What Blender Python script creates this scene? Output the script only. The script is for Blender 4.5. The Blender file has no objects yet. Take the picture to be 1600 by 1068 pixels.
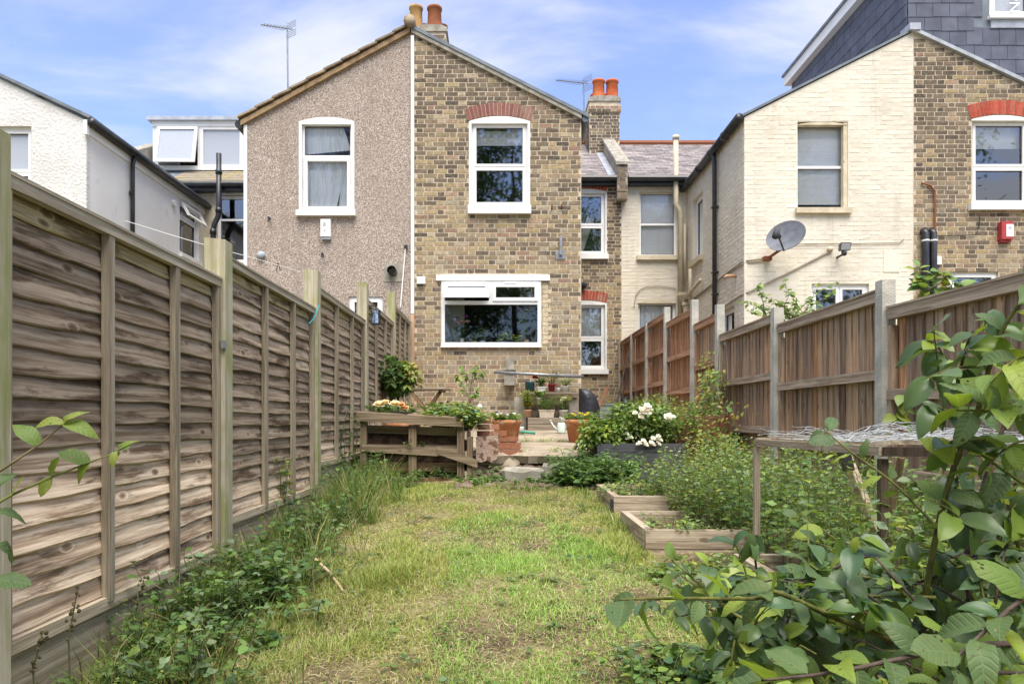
import bpy, math, random
import numpy as np
from mathutils import Vector, Matrix

random.seed(7)
rng = np.random.default_rng(11)
R = math.radians
scene = bpy.context.scene
col = scene.collection

# ------------------------------------------------------------------ camera
CAM_Z, FPX, VX, VY = 1.0, 1100.0, 785.0, 655.0      # eye height, focal length in px of the 1600 px photo, vanishing point
cam_d = bpy.data.cameras.new('camera')
cam = bpy.data.objects.new('camera', cam_d)
col.objects.link(cam)
cam.location = (0, 0, CAM_Z)
cam.rotation_euler = (R(90), 0, 0)
cam_d.sensor_width = 36
cam_d.lens = FPX / 1600 * 36
cam_d.shift_x = (800 - VX) / 1600
cam_d.shift_y = (VY - 534) / 1600
cam_d.clip_start = 0.05
cam_d.clip_end = 400
scene.camera = cam

# ------------------------------------------------------------------ sky and sun
SUN_EL, SUN_AZ = 64, 172          # azimuth clockwise from +Y (the way the camera looks): behind the camera, to the left
w = bpy.data.worlds.new('World')
scene.world = w
w.use_nodes = True
wt = w.node_tree
wt.nodes.clear()
def wn(t, **k):
    n = wt.nodes.new(t)
    for a, b in k.items():
        setattr(n, a, b)
    return n
sky = wn('ShaderNodeTexSky', sky_type='NISHITA', sun_disc=False, sun_elevation=R(SUN_EL), sun_rotation=R(SUN_AZ), air_density=1.0, dust_density=0.3, ozone_density=2.5)
tc = wn('ShaderNodeTexCoord')
sep = wn('ShaderNodeSeparateXYZ')
wt.links.new(tc.outputs['Generated'], sep.inputs[0])
def wmath(op, a, b=None):
    n = wn('ShaderNodeMath', operation=op)
    for i, v in enumerate((a, b)):
        if v is None: continue
        if isinstance(v, (int, float)): n.inputs[i].default_value = v
        else: wt.links.new(v, n.inputs[i])
    return n.outputs[0]
zc = wmath('ADD', wmath('MAXIMUM', sep.outputs[2], 0.0), 0.22)
cx = wmath('DIVIDE', sep.outputs[0], zc)
cy = wmath('DIVIDE', sep.outputs[1], zc)
comb = wn('ShaderNodeCombineXYZ')
wt.links.new(cx, comb.inputs[0]); wt.links.new(cy, comb.inputs[1])
mp = wn('ShaderNodeMapping')
mp.inputs['Location'].default_value = (3.1, 0.6, 0)
mp.inputs['Scale'].default_value = (0.75, 1.5, 1)
wt.links.new(comb.outputs[0], mp.inputs[0])
nz = wn('ShaderNodeTexNoise')
nz.inputs['Scale'].default_value = 1.25; nz.inputs['Detail'].default_value = 7; nz.inputs['Roughness'].default_value = 0.56; nz.inputs['Distortion'].default_value = 0.35
wt.links.new(mp.outputs[0], nz.inputs['Vector'])
cr = wn('ShaderNodeMapRange', interpolation_type='SMOOTHSTEP')
cr.inputs['From Min'].default_value = 0.40; cr.inputs['From Max'].default_value = 0.63
cr.inputs['To Min'].default_value = 0.17; cr.inputs['To Max'].default_value = 0.95
wt.links.new(nz.outputs['Fac'], cr.inputs['Value'])
mx = wn('ShaderNodeMix', data_type='RGBA')
wt.links.new(cr.outputs[0], mx.inputs['Factor'])
hs_ = wn('ShaderNodeHueSaturation')
hs_.inputs['Saturation'].default_value = 1.14
hs_.inputs['Hue'].default_value = 0.516
wt.links.new(sky.outputs[0], hs_.inputs['Color'])
wt.links.new(hs_.outputs[0], mx.inputs[6])
mx.inputs[7].default_value = (2.95, 3.05, 3.3, 1)      # sunlit thin cloud, in the units of the sky model
bg = wn('ShaderNodeBackground')
bg.inputs['Strength'].default_value = 0.13
wt.links.new(mx.outputs[2], bg.inputs['Color'])
wo = wn('ShaderNodeOutputWorld')
wt.links.new(bg.outputs[0], wo.inputs[0])

sun_d = bpy.data.lights.new('sun', 'SUN')
sun_d.energy = 2.9
sun_d.angle = R(50)
sun_d.color = (1.0, 0.93, 0.82)
sun = bpy.data.objects.new('sun', sun_d)
col.objects.link(sun)
sd = Vector((math.sin(R(SUN_AZ)) * math.cos(R(SUN_EL)), math.cos(R(SUN_AZ)) * math.cos(R(SUN_EL)), math.sin(R(SUN_EL))))
sun.rotation_euler = sd.to_track_quat('Z', 'Y').to_euler()
sun.location = sd * 30

vs = scene.view_settings
vs.view_transform = 'Standard'
vs.look = 'None'
vs.exposure = 1.28
vs.gamma = 1
vs.use_curve_mapping = False
scene.cycles.max_bounces = 8
scene.cycles.transparent_max_bounces = 12
scene.cycles.use_denoising = True

# ------------------------------------------------------------------ helpers: places read off the photo at a known distance
def PX(px, Y): return (px - VX) * Y / FPX
def PZ(py, Y): return CAM_Z + (VY - py) * Y / FPX
def PP(px, py, Y): return Vector((PX(px, Y), Y, PZ(py, Y)))

class Fr:
    """a wall's own frame: u along it, z up, n out of it"""
    def __init__(s, o, u, n):
        s.o, s.u, s.n = Vector(o), Vector(u), Vector(n)
    def p(s, u, z, n=0.0):
        return s.o + s.u * u + s.n * n + Vector((0, 0, z))

BOXF = [(0, 3, 2, 1), (4, 5, 6, 7), (0, 1, 5, 4), (1, 2, 6, 5), (2, 3, 7, 6), (3, 0, 4, 7)]
class MB:
    def __init__(s): s.v, s.f, s.c = [], [], []
    def add(s, vs, fs, c=None):
        b = len(s.v)
        s.v.extend([tuple(x) for x in vs])
        s.f.extend([tuple(i + b for i in f) for f in fs])
        s.c.extend([c or (1, 1, 1)] * len(vs))
        return s
    def hexa(s, p, c=None): return s.add(p, BOXF, c)
    def fbox(s, fr, u0, u1, z0, z1, n0, n1, c=None):
        return s.hexa([fr.p(u0, z0, n0), fr.p(u1, z0, n0), fr.p(u1, z1, n0), fr.p(u0, z1, n0),
                       fr.p(u0, z0, n1), fr.p(u1, z0, n1), fr.p(u1, z1, n1), fr.p(u0, z1, n1)], c)
    def box(s, x0, x1, y0, y1, z0, z1, c=None):
        return s.hexa([(x0, y0, z0), (x1, y0, z0), (x1, y1, z0), (x0, y1, z0), (x0, y0, z1), (x1, y0, z1), (x1, y1, z1), (x0, y1, z1)], c)
    def bar(s, a, b, wx, wz, up=(0, 0, 1), c=None):
        """a square-cut bar from a to b"""
        a, b = Vector(a), Vector(b)
        d = (b - a).normalized()
        up = Vector(up)
        sd_ = d.cross(up)
        if sd_.length < 1e-4: sd_ = d.cross(Vector((1, 0, 0)))
        sd_.normalize()
        u2 = sd_.cross(d).normalized()
        sx, sz = sd_ * wx / 2, u2 * wz / 2
        return s.hexa([a - sx - sz, a + sx - sz, a + sx + sz, a - sx + sz, b - sx - sz, b + sx - sz, b + sx + sz, b - sx + sz], c)
    def tube(s, pts, r, n=8, c=None, cap=True):
        pts = [Vector(p) for p in pts]
        rs = r if isinstance(r, (list, tuple)) else [r] * len(pts)
        vs, fs = [], []
        pu = None
        for i, p in enumerate(pts):
            d = (pts[min(i + 1, len(pts) - 1)] - pts[max(i - 1, 0)])
            if d.length < 1e-7: d = Vector((0, 0, 1))
            d.normalize()
            if pu is None:
                pu = d.cross(Vector((0, 0, 1)) if abs(d.z) < .9 else Vector((1, 0, 0))).normalized()
            else:
                pu = (pu - d * pu.dot(d)).normalized()
            q = d.cross(pu)
            for k in range(n):
                a = 2 * math.pi * k / n
                vs.append(p + (pu * math.cos(a) + q * math.sin(a)) * rs[i])
        for i in range(len(pts) - 1):
            for k in range(n):
                k2 = (k + 1) % n
                fs.append((i * n + k, i * n + k2, (i + 1) * n + k2, (i + 1) * n + k))
        if cap:
            fs.append(tuple(range(n - 1, -1, -1)))
            fs.append(tuple((len(pts) - 1) * n + k for k in range(n)))
        return s.add(vs, fs, c)
    def lathe(s, prof, ctr, n=20, c=None, sx=1, sy=1):
        ctr = Vector(ctr)
        vs, fs = [], []
        for r, z in prof:
            for k in range(n):
                a = 2 * math.pi * k / n
                vs.append(ctr + Vector((r * sx * math.cos(a), r * sy * math.sin(a), z)))
        for i in range(len(prof) - 1):
            for k in range(n):
                k2 = (k + 1) % n
                fs.append((i * n + k, i * n + k2, (i + 1) * n + k2, (i + 1) * n + k))
        return s.add(vs, fs, c)
    def ball(s, ctr, r, n=8, m=5, c=None, sc=(1, 1, 1)):
        prof = [(max(.001, r * math.sin(math.pi * i / m)), -r * math.cos(math.pi * i / m) * sc[2]) for i in range(m + 1)]
        return s.lathe(prof, ctr, n, c, sc[0], sc[1])
    def prism(s, fr, poly, n0, n1, c=None):
        k = len(poly)
        vs = [fr.p(u, z, n0) for u, z in poly] + [fr.p(u, z, n1) for u, z in poly]
        fs = [tuple(range(k - 1, -1, -1)), tuple(range(k, 2 * k))] + [(i, (i + 1) % k, k + (i + 1) % k, k + i) for i in range(k)]
        return s.add(vs, fs, c)
    def mesh(s, name):
        me = bpy.data.meshes.new(name)
        me.from_pydata(s.v, [], s.f)
        a = me.color_attributes.new('Col', 'FLOAT_COLOR', 'POINT')
        cc = np.ones((len(s.v), 4), np.float32)
        if s.c: cc[:, :3] = np.array(s.c, np.float32)
        a.data.foreach_set('color', cc.ravel())
        return me
    def build(s, name, m, parent=None, smooth=False, **tags):
        me = s.mesh(name)
        me.materials.append(m)
        if smooth:
            me.polygons.foreach_set('use_smooth', [True] * len(me.polygons))
        return put(name, me, parent, **tags)

WORLD = {}
def put(name, data, parent=None, loc=None, **tags):
    o = bpy.data.objects.new(name, data)
    col.objects.link(o)
    if parent is not None:
        o.parent = parent
        if parent.name in WORLD:
            o.matrix_parent_inverse = Matrix.Translation(-WORLD[parent.name])
    if loc is not None:
        o.location = loc
    for k, v in tags.items():
        if v is not None: o[k] = v
    return o
def thing(name, label, category, loc, group=None):
    o = put(name, None, None, loc, label=label, category=category, group=group)
    o.empty_display_size = .1
    WORLD[o.name] = Vector(loc)
    return o

# fast builder for many small leaves or blades: template verts (V,3), per-copy 3x3 matrices and places
def swarm(name, tv, tf, pos, mats_, cols, m, parent=None, smooth=False, **tags):
    tv = np.asarray(tv, np.float64)
    N, V = len(pos), len(tv)
    v = np.einsum('nij,vj->nvi', mats_, tv) + pos[:, None, :]
    me = bpy.data.meshes.new(name)
    ls = np.array([len(f) for f in tf])
    li = np.concatenate([np.array(f) for f in tf])
    me.vertices.add(N * V)
    me.vertices.foreach_set('co', v.astype(np.float32).ravel())
    loops = (li[None, :] + (np.arange(N) * V)[:, None]).ravel()
    me.loops.add(len(loops))
    me.loops.foreach_set('vertex_index', loops.astype(np.int32))
    tot = np.tile(ls, N)
    me.polygons.add(len(tot))
    me.polygons.foreach_set('loop_start', np.concatenate([[0], np.cumsum(tot)[:-1]]).astype(np.int32))
    me.polygons.foreach_set('loop_total', tot.astype(np.int32))
    if smooth: me.polygons.foreach_set('use_smooth', np.ones(len(tot), bool))
    a = me.color_attributes.new('Col', 'FLOAT_COLOR', 'POINT')
    cc = np.ones((N, V, 4), np.float32)
    cc[:, :, :3] = cols[:, None, :]
    a.data.foreach_set('color', cc.ravel())
    me.update(calc_edges=True)
    me.materials.append(m)
    return put(name, me, parent, **tags)

# ------------------------------------------------------------------ materials
class NT:
    def __init__(s, name):
        s.m = bpy.data.materials.new(name)
        s.m.use_nodes = True
        s.t = s.m.node_tree
        s.t.nodes.clear()
        s.out = s.t.nodes.new('ShaderNodeOutputMaterial')
    def n(s, typ, ins=None, **props):
        nd = s.t.nodes.new('ShaderNode' + typ)
        for k, v in props.items(): setattr(nd, k, v)
        for k, v in (ins or {}).items(): s.set(nd.inputs[k], v)
        return nd
    def set(s, sock, v):
        if isinstance(v, bpy.types.NodeSocket): s.t.links.new(v, sock)
        elif isinstance(v, (tuple, list)) and len(v) == 3 and sock.type == 'RGBA': sock.default_value = (*v, 1)
        else: sock.default_value = v
    def math(s, op, a, b=0.0):
        return s.n('Math', {0: a, 1: b}, operation=op).outputs[0]
    def mix(s, f, a, b, blend='MIX'):
        return s.n('Mix', {0: f, 6: a, 7: b}, data_type='RGBA', blend_type=blend).outputs[2]
    def ramp(s, v, lo, hi, a=0.0, b=1.0):
        return s.n('MapRange', {0: v, 1: lo, 2: hi, 3: a, 4: b}, interpolation_type='SMOOTHSTEP').outputs[0]
    def pos(s, sc=(1, 1, 1), rnd=False):
        p = s.n('NewGeometry').outputs['Position']
        if rnd:
            o = s.n('ObjectInfo').outputs['Random']
            o = s.math('MULTIPLY', o, 57.0)
            p = s.n('VectorMath', {0: p, 1: s.n('CombineXYZ', {0: o, 1: o, 2: o}).outputs[0]}, operation='ADD').outputs[0]
        return s.n('VectorMath', {0: p, 1: sc}, operation='MULTIPLY').outputs[0]
    def noise(s, vec, scale, detail=5, rough=.55, dist=0.0):
        return s.n('TexNoise', {'Vector': vec, 'Scale': scale, 'Detail': detail, 'Roughness': rough, 'Distortion': dist}).outputs['Fac']
    def bump(s, h, strength, dist=.01):
        return s.n('Bump', {'Strength': strength, 'Distance': dist, 'Height': h}).outputs[0]
    def done(s, color, rough=.8, normal=None, spec=.3, metal=0.0, **kw):
        b = s.n('BsdfPrincipled', {'Base Color': color, 'Roughness': rough, 'Metallic': metal, 'Specular IOR Level': spec})
        for k, v in kw.items(): s.set(b.inputs[k], v)
        if normal is not None: s.t.links.new(normal, b.inputs['Normal'])
        s.t.links.new(b.outputs[0], s.out.inputs[0])
        return s.m
def attr(t): return t.n('VertexColor', layer_name='Col').outputs[0]

def surf(name, c1, c2, scale=4, lo=.35, hi=.65, rough=.85, bump=.0, bscale=60, spec=.25, metal=0.0, at=False, stretch=(1, 1, 1), rnd=False, c3=None, s3=20, lo3=.55, hi3=.75, detail=6):
    t = NT(name)
    p = t.pos(stretch, rnd)
    c = t.mix(t.ramp(t.noise(p, scale, detail), lo, hi), c1, c2)
    if c3 is not None: c = t.mix(t.ramp(t.noise(p, s3, 4), lo3, hi3), c, c3)
    if at: c = t.mix(1.0, c, attr(t), 'MULTIPLY')
    nm = t.bump(t.noise(p, bscale, 4), bump) if bump else None
    return t.done(c, rough, nm, spec, metal)

def wood(name, dark, mid, light, axis, stain=.5, green=None, at=True, fine=1.0, knots=True):
    """weathered timber, grain along the axis, stains, knots and pale raised fibres"""
    t = NT(name)
    def st(a, b): return tuple(a if i == axis else b for i in range(3))
    warp = t.noise(t.pos(st(1.3, 4), True), 1.6, 3)
    wv = t.n('CombineXYZ', {i: (0.0 if i == axis else t.math('MULTIPLY', warp, 1.3)) for i in range(3)}).outputs[0]
    def sp(a, b): return t.n('VectorMath', {0: t.pos(st(a, b), True), 1: wv}, operation='ADD').outputs[0]
    g1 = t.noise(sp(1.3, 52 * fine), 1.0, 5, .6)
    g2 = t.noise(sp(5, 190 * fine), 1.0, 4, .6)
    c = t.mix(t.ramp(g1, .34, .64), mid, light)
    c = t.mix(t.math('MULTIPLY', t.ramp(t.noise(sp(1.5, 13), 1.0, 5, .62, .15), .50, .64), stain), c, dark)
    c = t.mix(t.math('MULTIPLY', t.ramp(t.noise(sp(.8, 30 * fine), 1.0, 4), .54, .70), .65), c, dark)
    c = t.mix(t.math('MULTIPLY', t.ramp(g2, .48, .72), .42), c, light)
    if knots:
        v = t.n('TexVoronoi', {'Vector': t.pos(st(3.6, 8), True), 'Scale': 1.0, 'Randomness': 1.0})
        d = v.outputs['Distance']
        c = t.mix(t.ramp(d, .15, .05), c, t.mix(.3, dark, mid))
        c = t.mix(t.ramp(t.math('ABSOLUTE', t.math('SUBTRACT', d, .15)), .035, .0), c, t.mix(.6, c, light))
    if green is not None:
        c = t.mix(t.math('MULTIPLY', t.ramp(t.noise(t.pos((1, 1, .6), True), 6.0, 4), .40, .68), .75), c, green)
    if at: c = t.mix(1.0, c, attr(t), 'MULTIPLY')
    h = t.math('ADD', t.math('MULTIPLY', g1, 1.0), t.math('MULTIPLY', g2, .5))
    return t.done(c, .85, t.bump(h, .55, .006), .2)

def leafmat(name, trans=.3, rough=.42, spec=.35, mott=.25):
    t = NT(name)
    c = attr(t)
    p = t.pos()
    c = t.mix(t.math('MULTIPLY', t.ramp(t.noise(p, 45, 4), .35, .7), mott), c, t.mix(.5, c, (.16, .17, .03)))
    b = t.n('BsdfPrincipled', {'Base Color': c, 'Roughness': rough, 'Specular IOR Level': spec})
    tr = t.n('BsdfTranslucent', {'Color': t.mix(1.0, c, (1.25, 1.25, .55), 'MULTIPLY')})
    x = t.n('MixShader', {0: trans, 1: b.outputs[0], 2: tr.outputs[0]})
    t.t.links.new(x.outputs[0], t.out.inputs[0])
    return t.m

def glassmat(name, refl=.20, tint=(.94, .96, .96), rough=0.022):
    t = NT(name)
    tr = t.n('BsdfTransparent', {'Color': tint})
    gl = t.n('BsdfGlossy', {'Color': (.95, .97, 1.0), 'Roughness': rough})
    f = t.n('LayerWeight', {'Blend': .25}).outputs['Fresnel']
    wob = t.bump(t.noise(t.pos(), 1.6, 1), .06, .05)
    t.t.links.new(wob, gl.inputs['Normal'])
    x = t.n('MixShader', {0: t.math('MINIMUM', t.math('ADD', f, refl), 1.0), 1: tr.outputs[0], 2: gl.outputs[0]})
    t.t.links.new(x.outputs[0], t.out.inputs[0])
    return t.m

M = {}
def brickmat():
    t = NT('stock_brick')
    p = t.pos()
    c = attr(t)
    c = t.mix(t.math('MULTIPLY', t.ramp(t.noise(p, 28, 5, .65), .42, .64), .8), c, t.mix(.5, c, (.11, .085, .06)))
    c = t.mix(t.math('MULTIPLY', t.ramp(t.noise(p, 60, 4, .7), .55, .68), .6), c, (.54, .455, .335))
    c = t.mix(t.math('MULTIPLY', t.ramp(t.noise(p, 2.2, 4), .50, .72), .45), c, (.36, .295, .21))
    return t.done(c, .92, t.bump(t.noise(p, 70, 5, .7), .7, .006), .15)
M['brick'] = brickmat()
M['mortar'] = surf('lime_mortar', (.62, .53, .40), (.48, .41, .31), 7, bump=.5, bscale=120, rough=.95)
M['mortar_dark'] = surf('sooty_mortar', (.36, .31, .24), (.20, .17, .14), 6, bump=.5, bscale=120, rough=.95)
def dash():
    t = NT('pebbledash')
    p = t.pos()
    v = t.n('TexVoronoi', {'Vector': p, 'Scale': 92.0})
    r = t.n('SeparateColor', {0: v.outputs['Color']})
    cr_ = t.n('ValToRGB', {0: r.outputs[0]})
    e = cr_.color_ramp
    e.interpolation = 'CONSTANT'
    e.elements[0].position = 0; e.elements[0].color = (.16, .12, .095, 1)
    e.elements[1].position = .16; e.elements[1].color = (.36, .285, .235, 1)
    for q, cc in ((.36, (.47, .395, .34)), (.56, (.56, .48, .415)), (.72, (.29, .225, .19)), (.82, (.70, .63, .555)), (.94, (.78, .74, .68))):
        z = e.elements.new(q); z.color = (*cc, 1)
    c = t.mix(t.ramp(v.outputs['Distance'], .45, .75), cr_.outputs[0], (.28, .215, .175))
    c = t.mix(t.math('MULTIPLY', t.ramp(t.noise(p, 1.3, 4), .4, .7), .28), c, (.33, .27, .225))
    c = t.mix(t.math('MULTIPLY', t.ramp(t.noise(t.pos((5, 5, .45)), 1.0, 4), .52, .72), .30), c, (.24, .195, .16))
    return t.done(c, .9, t.bump(t.math('SUBTRACT', 1.0, v.outputs['Distance']), .8, .008), .25)
M['dash'] = dash()
def creampaint():
    t = NT('cream_masonry_paint')
    p = t.pos()
    c = t.mix(t.ramp(t.noise(p, 1.1, 5), .35, .68), (.735, .69, .585), (.66, .61, .505))
    c = t.mix(t.math('MULTIPLY', t.ramp(t.noise(t.pos((7, 7, .55)), 1.0, 4), .54, .74), .45), c, (.52, .475, .385))
    c = t.mix(t.math('MULTIPLY', t.ramp(t.noise(p, 9, 5, .7), .60, .76), .5), c, (.50, .455, .37))
    c = t.mix(t.math('MULTIPLY', t.ramp(t.noise(p, 34, 3), .70, .74), .6), c, (.36, .31, .24))
    c = t.mix(1.0, c, attr(t), 'MULTIPLY')
    return t.done(c, .8, t.bump(t.noise(p, 60, 4), .4, .008), .25)
M['cream'] = creampaint()
M['cream_trim'] = surf('cream_trim_paint', (.66, .59, .44), (.52, .45, .32), 5, rough=.7, c3=(.30, .25, .18), s3=14, lo3=.62, hi3=.8)
def rendermat():
    t = NT('rough_white_render')
    p = t.pos()
    c = t.mix(t.ramp(t.noise(p, 1.2, 5), .35, .7), (.76, .75, .72), (.66, .645, .61))
    c = t.mix(t.math('MULTIPLY', t.ramp(t.noise(t.pos((3, 3, .5)), 2.0, 4), .55, .8), .5), c, (.50, .48, .44))
    return t.done(c, .9, t.bump(t.noise(p, 22, 5, .65), .9, .03), .2)
M['render'] = rendermat()
M['smooth_render'] = surf('smooth_offwhite_render', (.82, .80, .765), (.74, .72, .68), 1.0, bump=.2, bscale=60, rough=.85, c3=(.52, .49, .45), s3=3, lo3=.62, hi3=.85)
M['upvc'] = surf('white_window_plastic', (.84, .84, .83), (.78, .78, .77), 3, rough=.35, spec=.4)
M['white_paint'] = surf('white_gloss_paint', (.82, .82, .80), (.70, .70, .67), 5, rough=.5, c3=(.42, .40, .35), s3=18, lo3=.66, hi3=.85)
M['glass'] = glassmat('window_glass', .20)
M['glass_clear'] = glassmat('clear_window_glass', .05)
M['glass_frost'] = surf('obscured_glass', (.44, .475, .53), (.38, .41, .46), 60, rough=.15, spec=.5)
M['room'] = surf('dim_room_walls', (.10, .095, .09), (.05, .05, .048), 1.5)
M['room_pale'] = surf('pale_room_wall', (.62, .66, .58), (.55, .58, .50), 2)
M['curtain'] = surf('net_curtain', (.88, .89, .90), (.74, .755, .775), 3, stretch=(9, 1, .6), rough=.9)
M['blind'] = surf('pale_blind', (.88, .88, .87), (.80, .80, .80), 3, stretch=(.5, 1, 20), rough=.8)
M['slate'] = surf('weathered_roof_slate', (.31, .28, .275), (.20, .18, .18), 5, rough=.7, at=True, bump=.3, bscale=40, c3=(.40, .38, .34), s3=10)
M['grey_slate'] = surf('blue_grey_cladding_slate', (.115, .125, .165), (.085, .092, .125), 4, rough=.55, at=True, bump=.15, bscale=60)
M['tile'] = surf('concrete_roof_tile', (.33, .27, .19), (.20, .15, .11), 6, rough=.9, at=True, bump=.5, bscale=40, c3=(.42, .34, .14), s3=9, lo3=.6, hi3=.8)
M['lead'] = surf('lead_flashing', (.42, .45, .50), (.30, .33, .38), 6, rough=.5, spec=.5)
M['felt'] = surf('roof_edge_trim', (.20, .23, .26), (.14, .16, .19), 5, rough=.6)
M['moss'] = surf('mossy_tile', (.30, .26, .20), (.42, .32, .05), 3, lo=.52, hi=.66, rough=.95, bump=.6, bscale=50, c3=(.20, .22, .05), s3=9)
M['black'] = surf('black_plastic', (.020, .022, .026), (.035, .037, .042), 6, rough=.35, spec=.45)
M['terracotta_pot'] = surf('clay_chimney_pot', (.60, .17, .06), (.46, .12, .045), 6, rough=.85, at=True)
M['cement'] = surf('weathered_cement', (.38, .36, .31), (.25, .23, .19), 8, rough=.95, bump=.6, bscale=50, c3=(.36, .32, .12), s3=11, lo3=.6, hi3=.8)
M['galv'] = surf('galvanised_steel', (.36, .38, .40), (.25, .26, .28), 12, rough=.45, metal=.6)
M['alu'] = surf('dull_aluminium', (.40, .42, .45), (.30, .31, .33), 10, rough=.4, metal=.8)
M['concrete'] = surf('concrete_post', (.52, .50, .44), (.38, .37, .33), 7, rough=.95, bump=.6, bscale=90, c3=(.15, .14, .12), s3=85, lo3=.68, hi3=.76)
M['fence_l'] = wood('weathered_waney_boards', (.090, .055, .033), (.25, .178, .12), (.52, .43, .33), 1, stain=.9)
M['frame_l'] = wood('weathered_grey_batten', (.13, .10, .068), (.215, .178, .125), (.37, .32, .24), 2, stain=.2, knots=False)
M['rail_l'] = wood('weathered_grey_rail', (.16, .125, .085), (.27, .225, .16), (.46, .40, .31), 1, stain=.2, knots=False)
M['post_l'] = wood('green_timber_post', (.20, .17, .11), (.35, .31, .215), (.52, .475, .36), 2, stain=.25, green=(.25, .27, .085), knots=False)
M['fence_r'] = wood('feather_edge_slats', (.115, .068, .044), (.285, .192, .130), (.49, .37, .27), 2, stain=.55, fine=.8)
M['rail_r'] = wood('brown_fence_rail', (.14, .09, .06), (.29, .205, .145), (.50, .40, .305), 1, stain=.35, knots=False)
M['pallet'] = wood('weathered_pallet_boards', (.07, .047, .028), (.145, .104, .064), (.28, .22, .15), 0, stain=.4)
M['pallet_v'] = wood('weathered_pallet_uprights', (.075, .05, .030), (.15, .108, .066), (.26, .20, .135), 2, stain=.3)
M['bedwood'] = wood('raised_bed_planks', (.155, .11, .072), (.30, .232, .165), (.50, .42, .325), 0, stain=.6)
M['bedwood_y'] = wood('raised_bed_side_planks', (.155, .11, .072), (.31, .24, .17), (.52, .44, .34), 1, stain=.6)
M['sleeper'] = wood('dark_sleepers', (.10, .075, .052), (.19, .15, .11), (.32, .27, .205), 0, stain=.4)
M['grey_board'] = surf('dark_grey_painted_board', (.085, .088, .100), (.060, .062, .072), 5, rough=.8, stretch=(1, 6, 8))
M['red_board'] = wood('red_brown_planks', (.075, .030, .018), (.14, .058, .034), (.22, .11, .068), 0, stain=.3)
M['terracotta'] = surf('terracotta', (.50, .22, .10), (.40, .17, .08), 8, rough=.9, c3=(.56, .40, .28), s3=9, lo3=.56, hi3=.75, bump=.2)
def simple(name, c, rough=.5, spec=.35, metal=0.0, v=.85):
    M[name] = surf(name, c, tuple(x * v for x in c), 9, rough=rough, spec=spec, metal=metal)
simple('blue_glaze', (.030, .105, .145), .3)
simple('red_glaze', (.26, .012, .025), .3)
simple('white_ceramic', (.74, .73, .70), .45)
simple('cream_ceramic', (.66, .58, .45), .6)
M['black_cover'] = surf('black_cover', (.018, .020, .026), (.026, .028, .034), 5, rough=.42, spec=.45, bump=.8, bscale=14)
simple('hose_green', (.05, .30, .20), .4)
simple('can_mint', (.62, .72, .66), .45)
simple('grey_plastic', (.38, .42, .46), .5)
simple('rust', (.26, .095, .045), .85)
simple('dark_metal', (.04, .045, .05), .5, .4, .4)
simple('alarm_red', (.42, .055, .055), .45)
simple('terracotta_light', (.58, .36, .22), .8)
simple('bottle_blue', (.02, .42, .50), .25)
simple('cable', (.34, .29, .22), .7)
simple('cream_pipe', (.62, .55, .40), .6)
simple('wire', (.52, .55, .58), .5, .5, .2)
simple('plum', (.085, .145, .035), .45, .35)
simple('straw_mat', (.50, .40, .25), .9)
M['leaf'] = leafmat('leaf')
def veined():
    t = NT('veined_leaf')
    o = t.n('TexCoord').outputs['Object']
    sp = t.n('SeparateXYZ', {0: o})
    ax = t.math('ABSOLUTE', sp.outputs[0])
    ph = t.math('MULTIPLY', t.math('SUBTRACT', sp.outputs[1], t.math('MULTIPLY', ax, .75)), 46.0)
    vein = t.math('POWER', t.math('ABSOLUTE', t.math('SINE', t.math('MULTIPLY', ph, .5))), 10.0)
    mid = t.ramp(ax, .020, .004)
    net = t.noise(o, 26, 3)
    c = attr(t)
    c = t.mix(t.math('MULTIPLY', t.ramp(t.noise(o, 5, 4), .35, .7), .3), c, t.mix(.5, c, (.22, .20, .03)))
    c = t.mix(t.math('MULTIPLY', t.math('MAXIMUM', mid, t.math('MULTIPLY', vein, .35)), .30), c, (.26, .32, .12))
    oi = t.math('MULTIPLY', t.n('ObjectInfo').outputs['Random'], 31.0)
    ov = t.n('VectorMath', {0: o, 1: t.n('CombineXYZ', {0: oi, 1: oi, 2: oi}).outputs[0]}, operation='ADD').outputs[0]
    spot = t.noise(ov, 7.5, 3, .5)
    c = t.mix(t.ramp(spot, .64, .70), c, (.13, .085, .03))
    h = t.math('SUBTRACT', t.math('MULTIPLY', net, .35), t.math('MAXIMUM', mid, vein))
    nm = t.bump(h, .30, .0022)
    b = t.n('BsdfPrincipled', {'Base Color': c, 'Roughness': .48, 'Specular IOR Level': .32, 'Normal': nm})
    tr = t.n('BsdfTranslucent', {'Color': t.mix(1.0, c, (1.7, 1.6, .55), 'MULTIPLY')})
    x0 = t.n('MixShader', {0: .38, 1: b.outputs[0], 2: tr.outputs[0]})
    hole = t.ramp(spot, .685, .69)
    x = t.n('MixShader', {0: hole, 1: x0.outputs[0], 2: t.n('BsdfTransparent').outputs[0]})
    t.t.links.new(x.outputs[0], t.out.inputs[0])
    return t.m
M['leaf_big'] = veined()
M['leaf_gloss'] = leafmat('glossy_leaf', .34, .33, .4, .18)
M['grass'] = leafmat('grass_blade', .35, .55, .25, .1)
M['petal'] = leafmat('petal', .25, .7, .2, .05)
M['bark'] = surf('plum_bark', (.105, .075, .062), (.060, .043, .038), 30, rough=.75, at=True, bump=.5, bscale=90)
M['stem'] = surf('plant_stem', (.9, .9, .9), (.7, .7, .7), 30, rough=.7, at=True)
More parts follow.
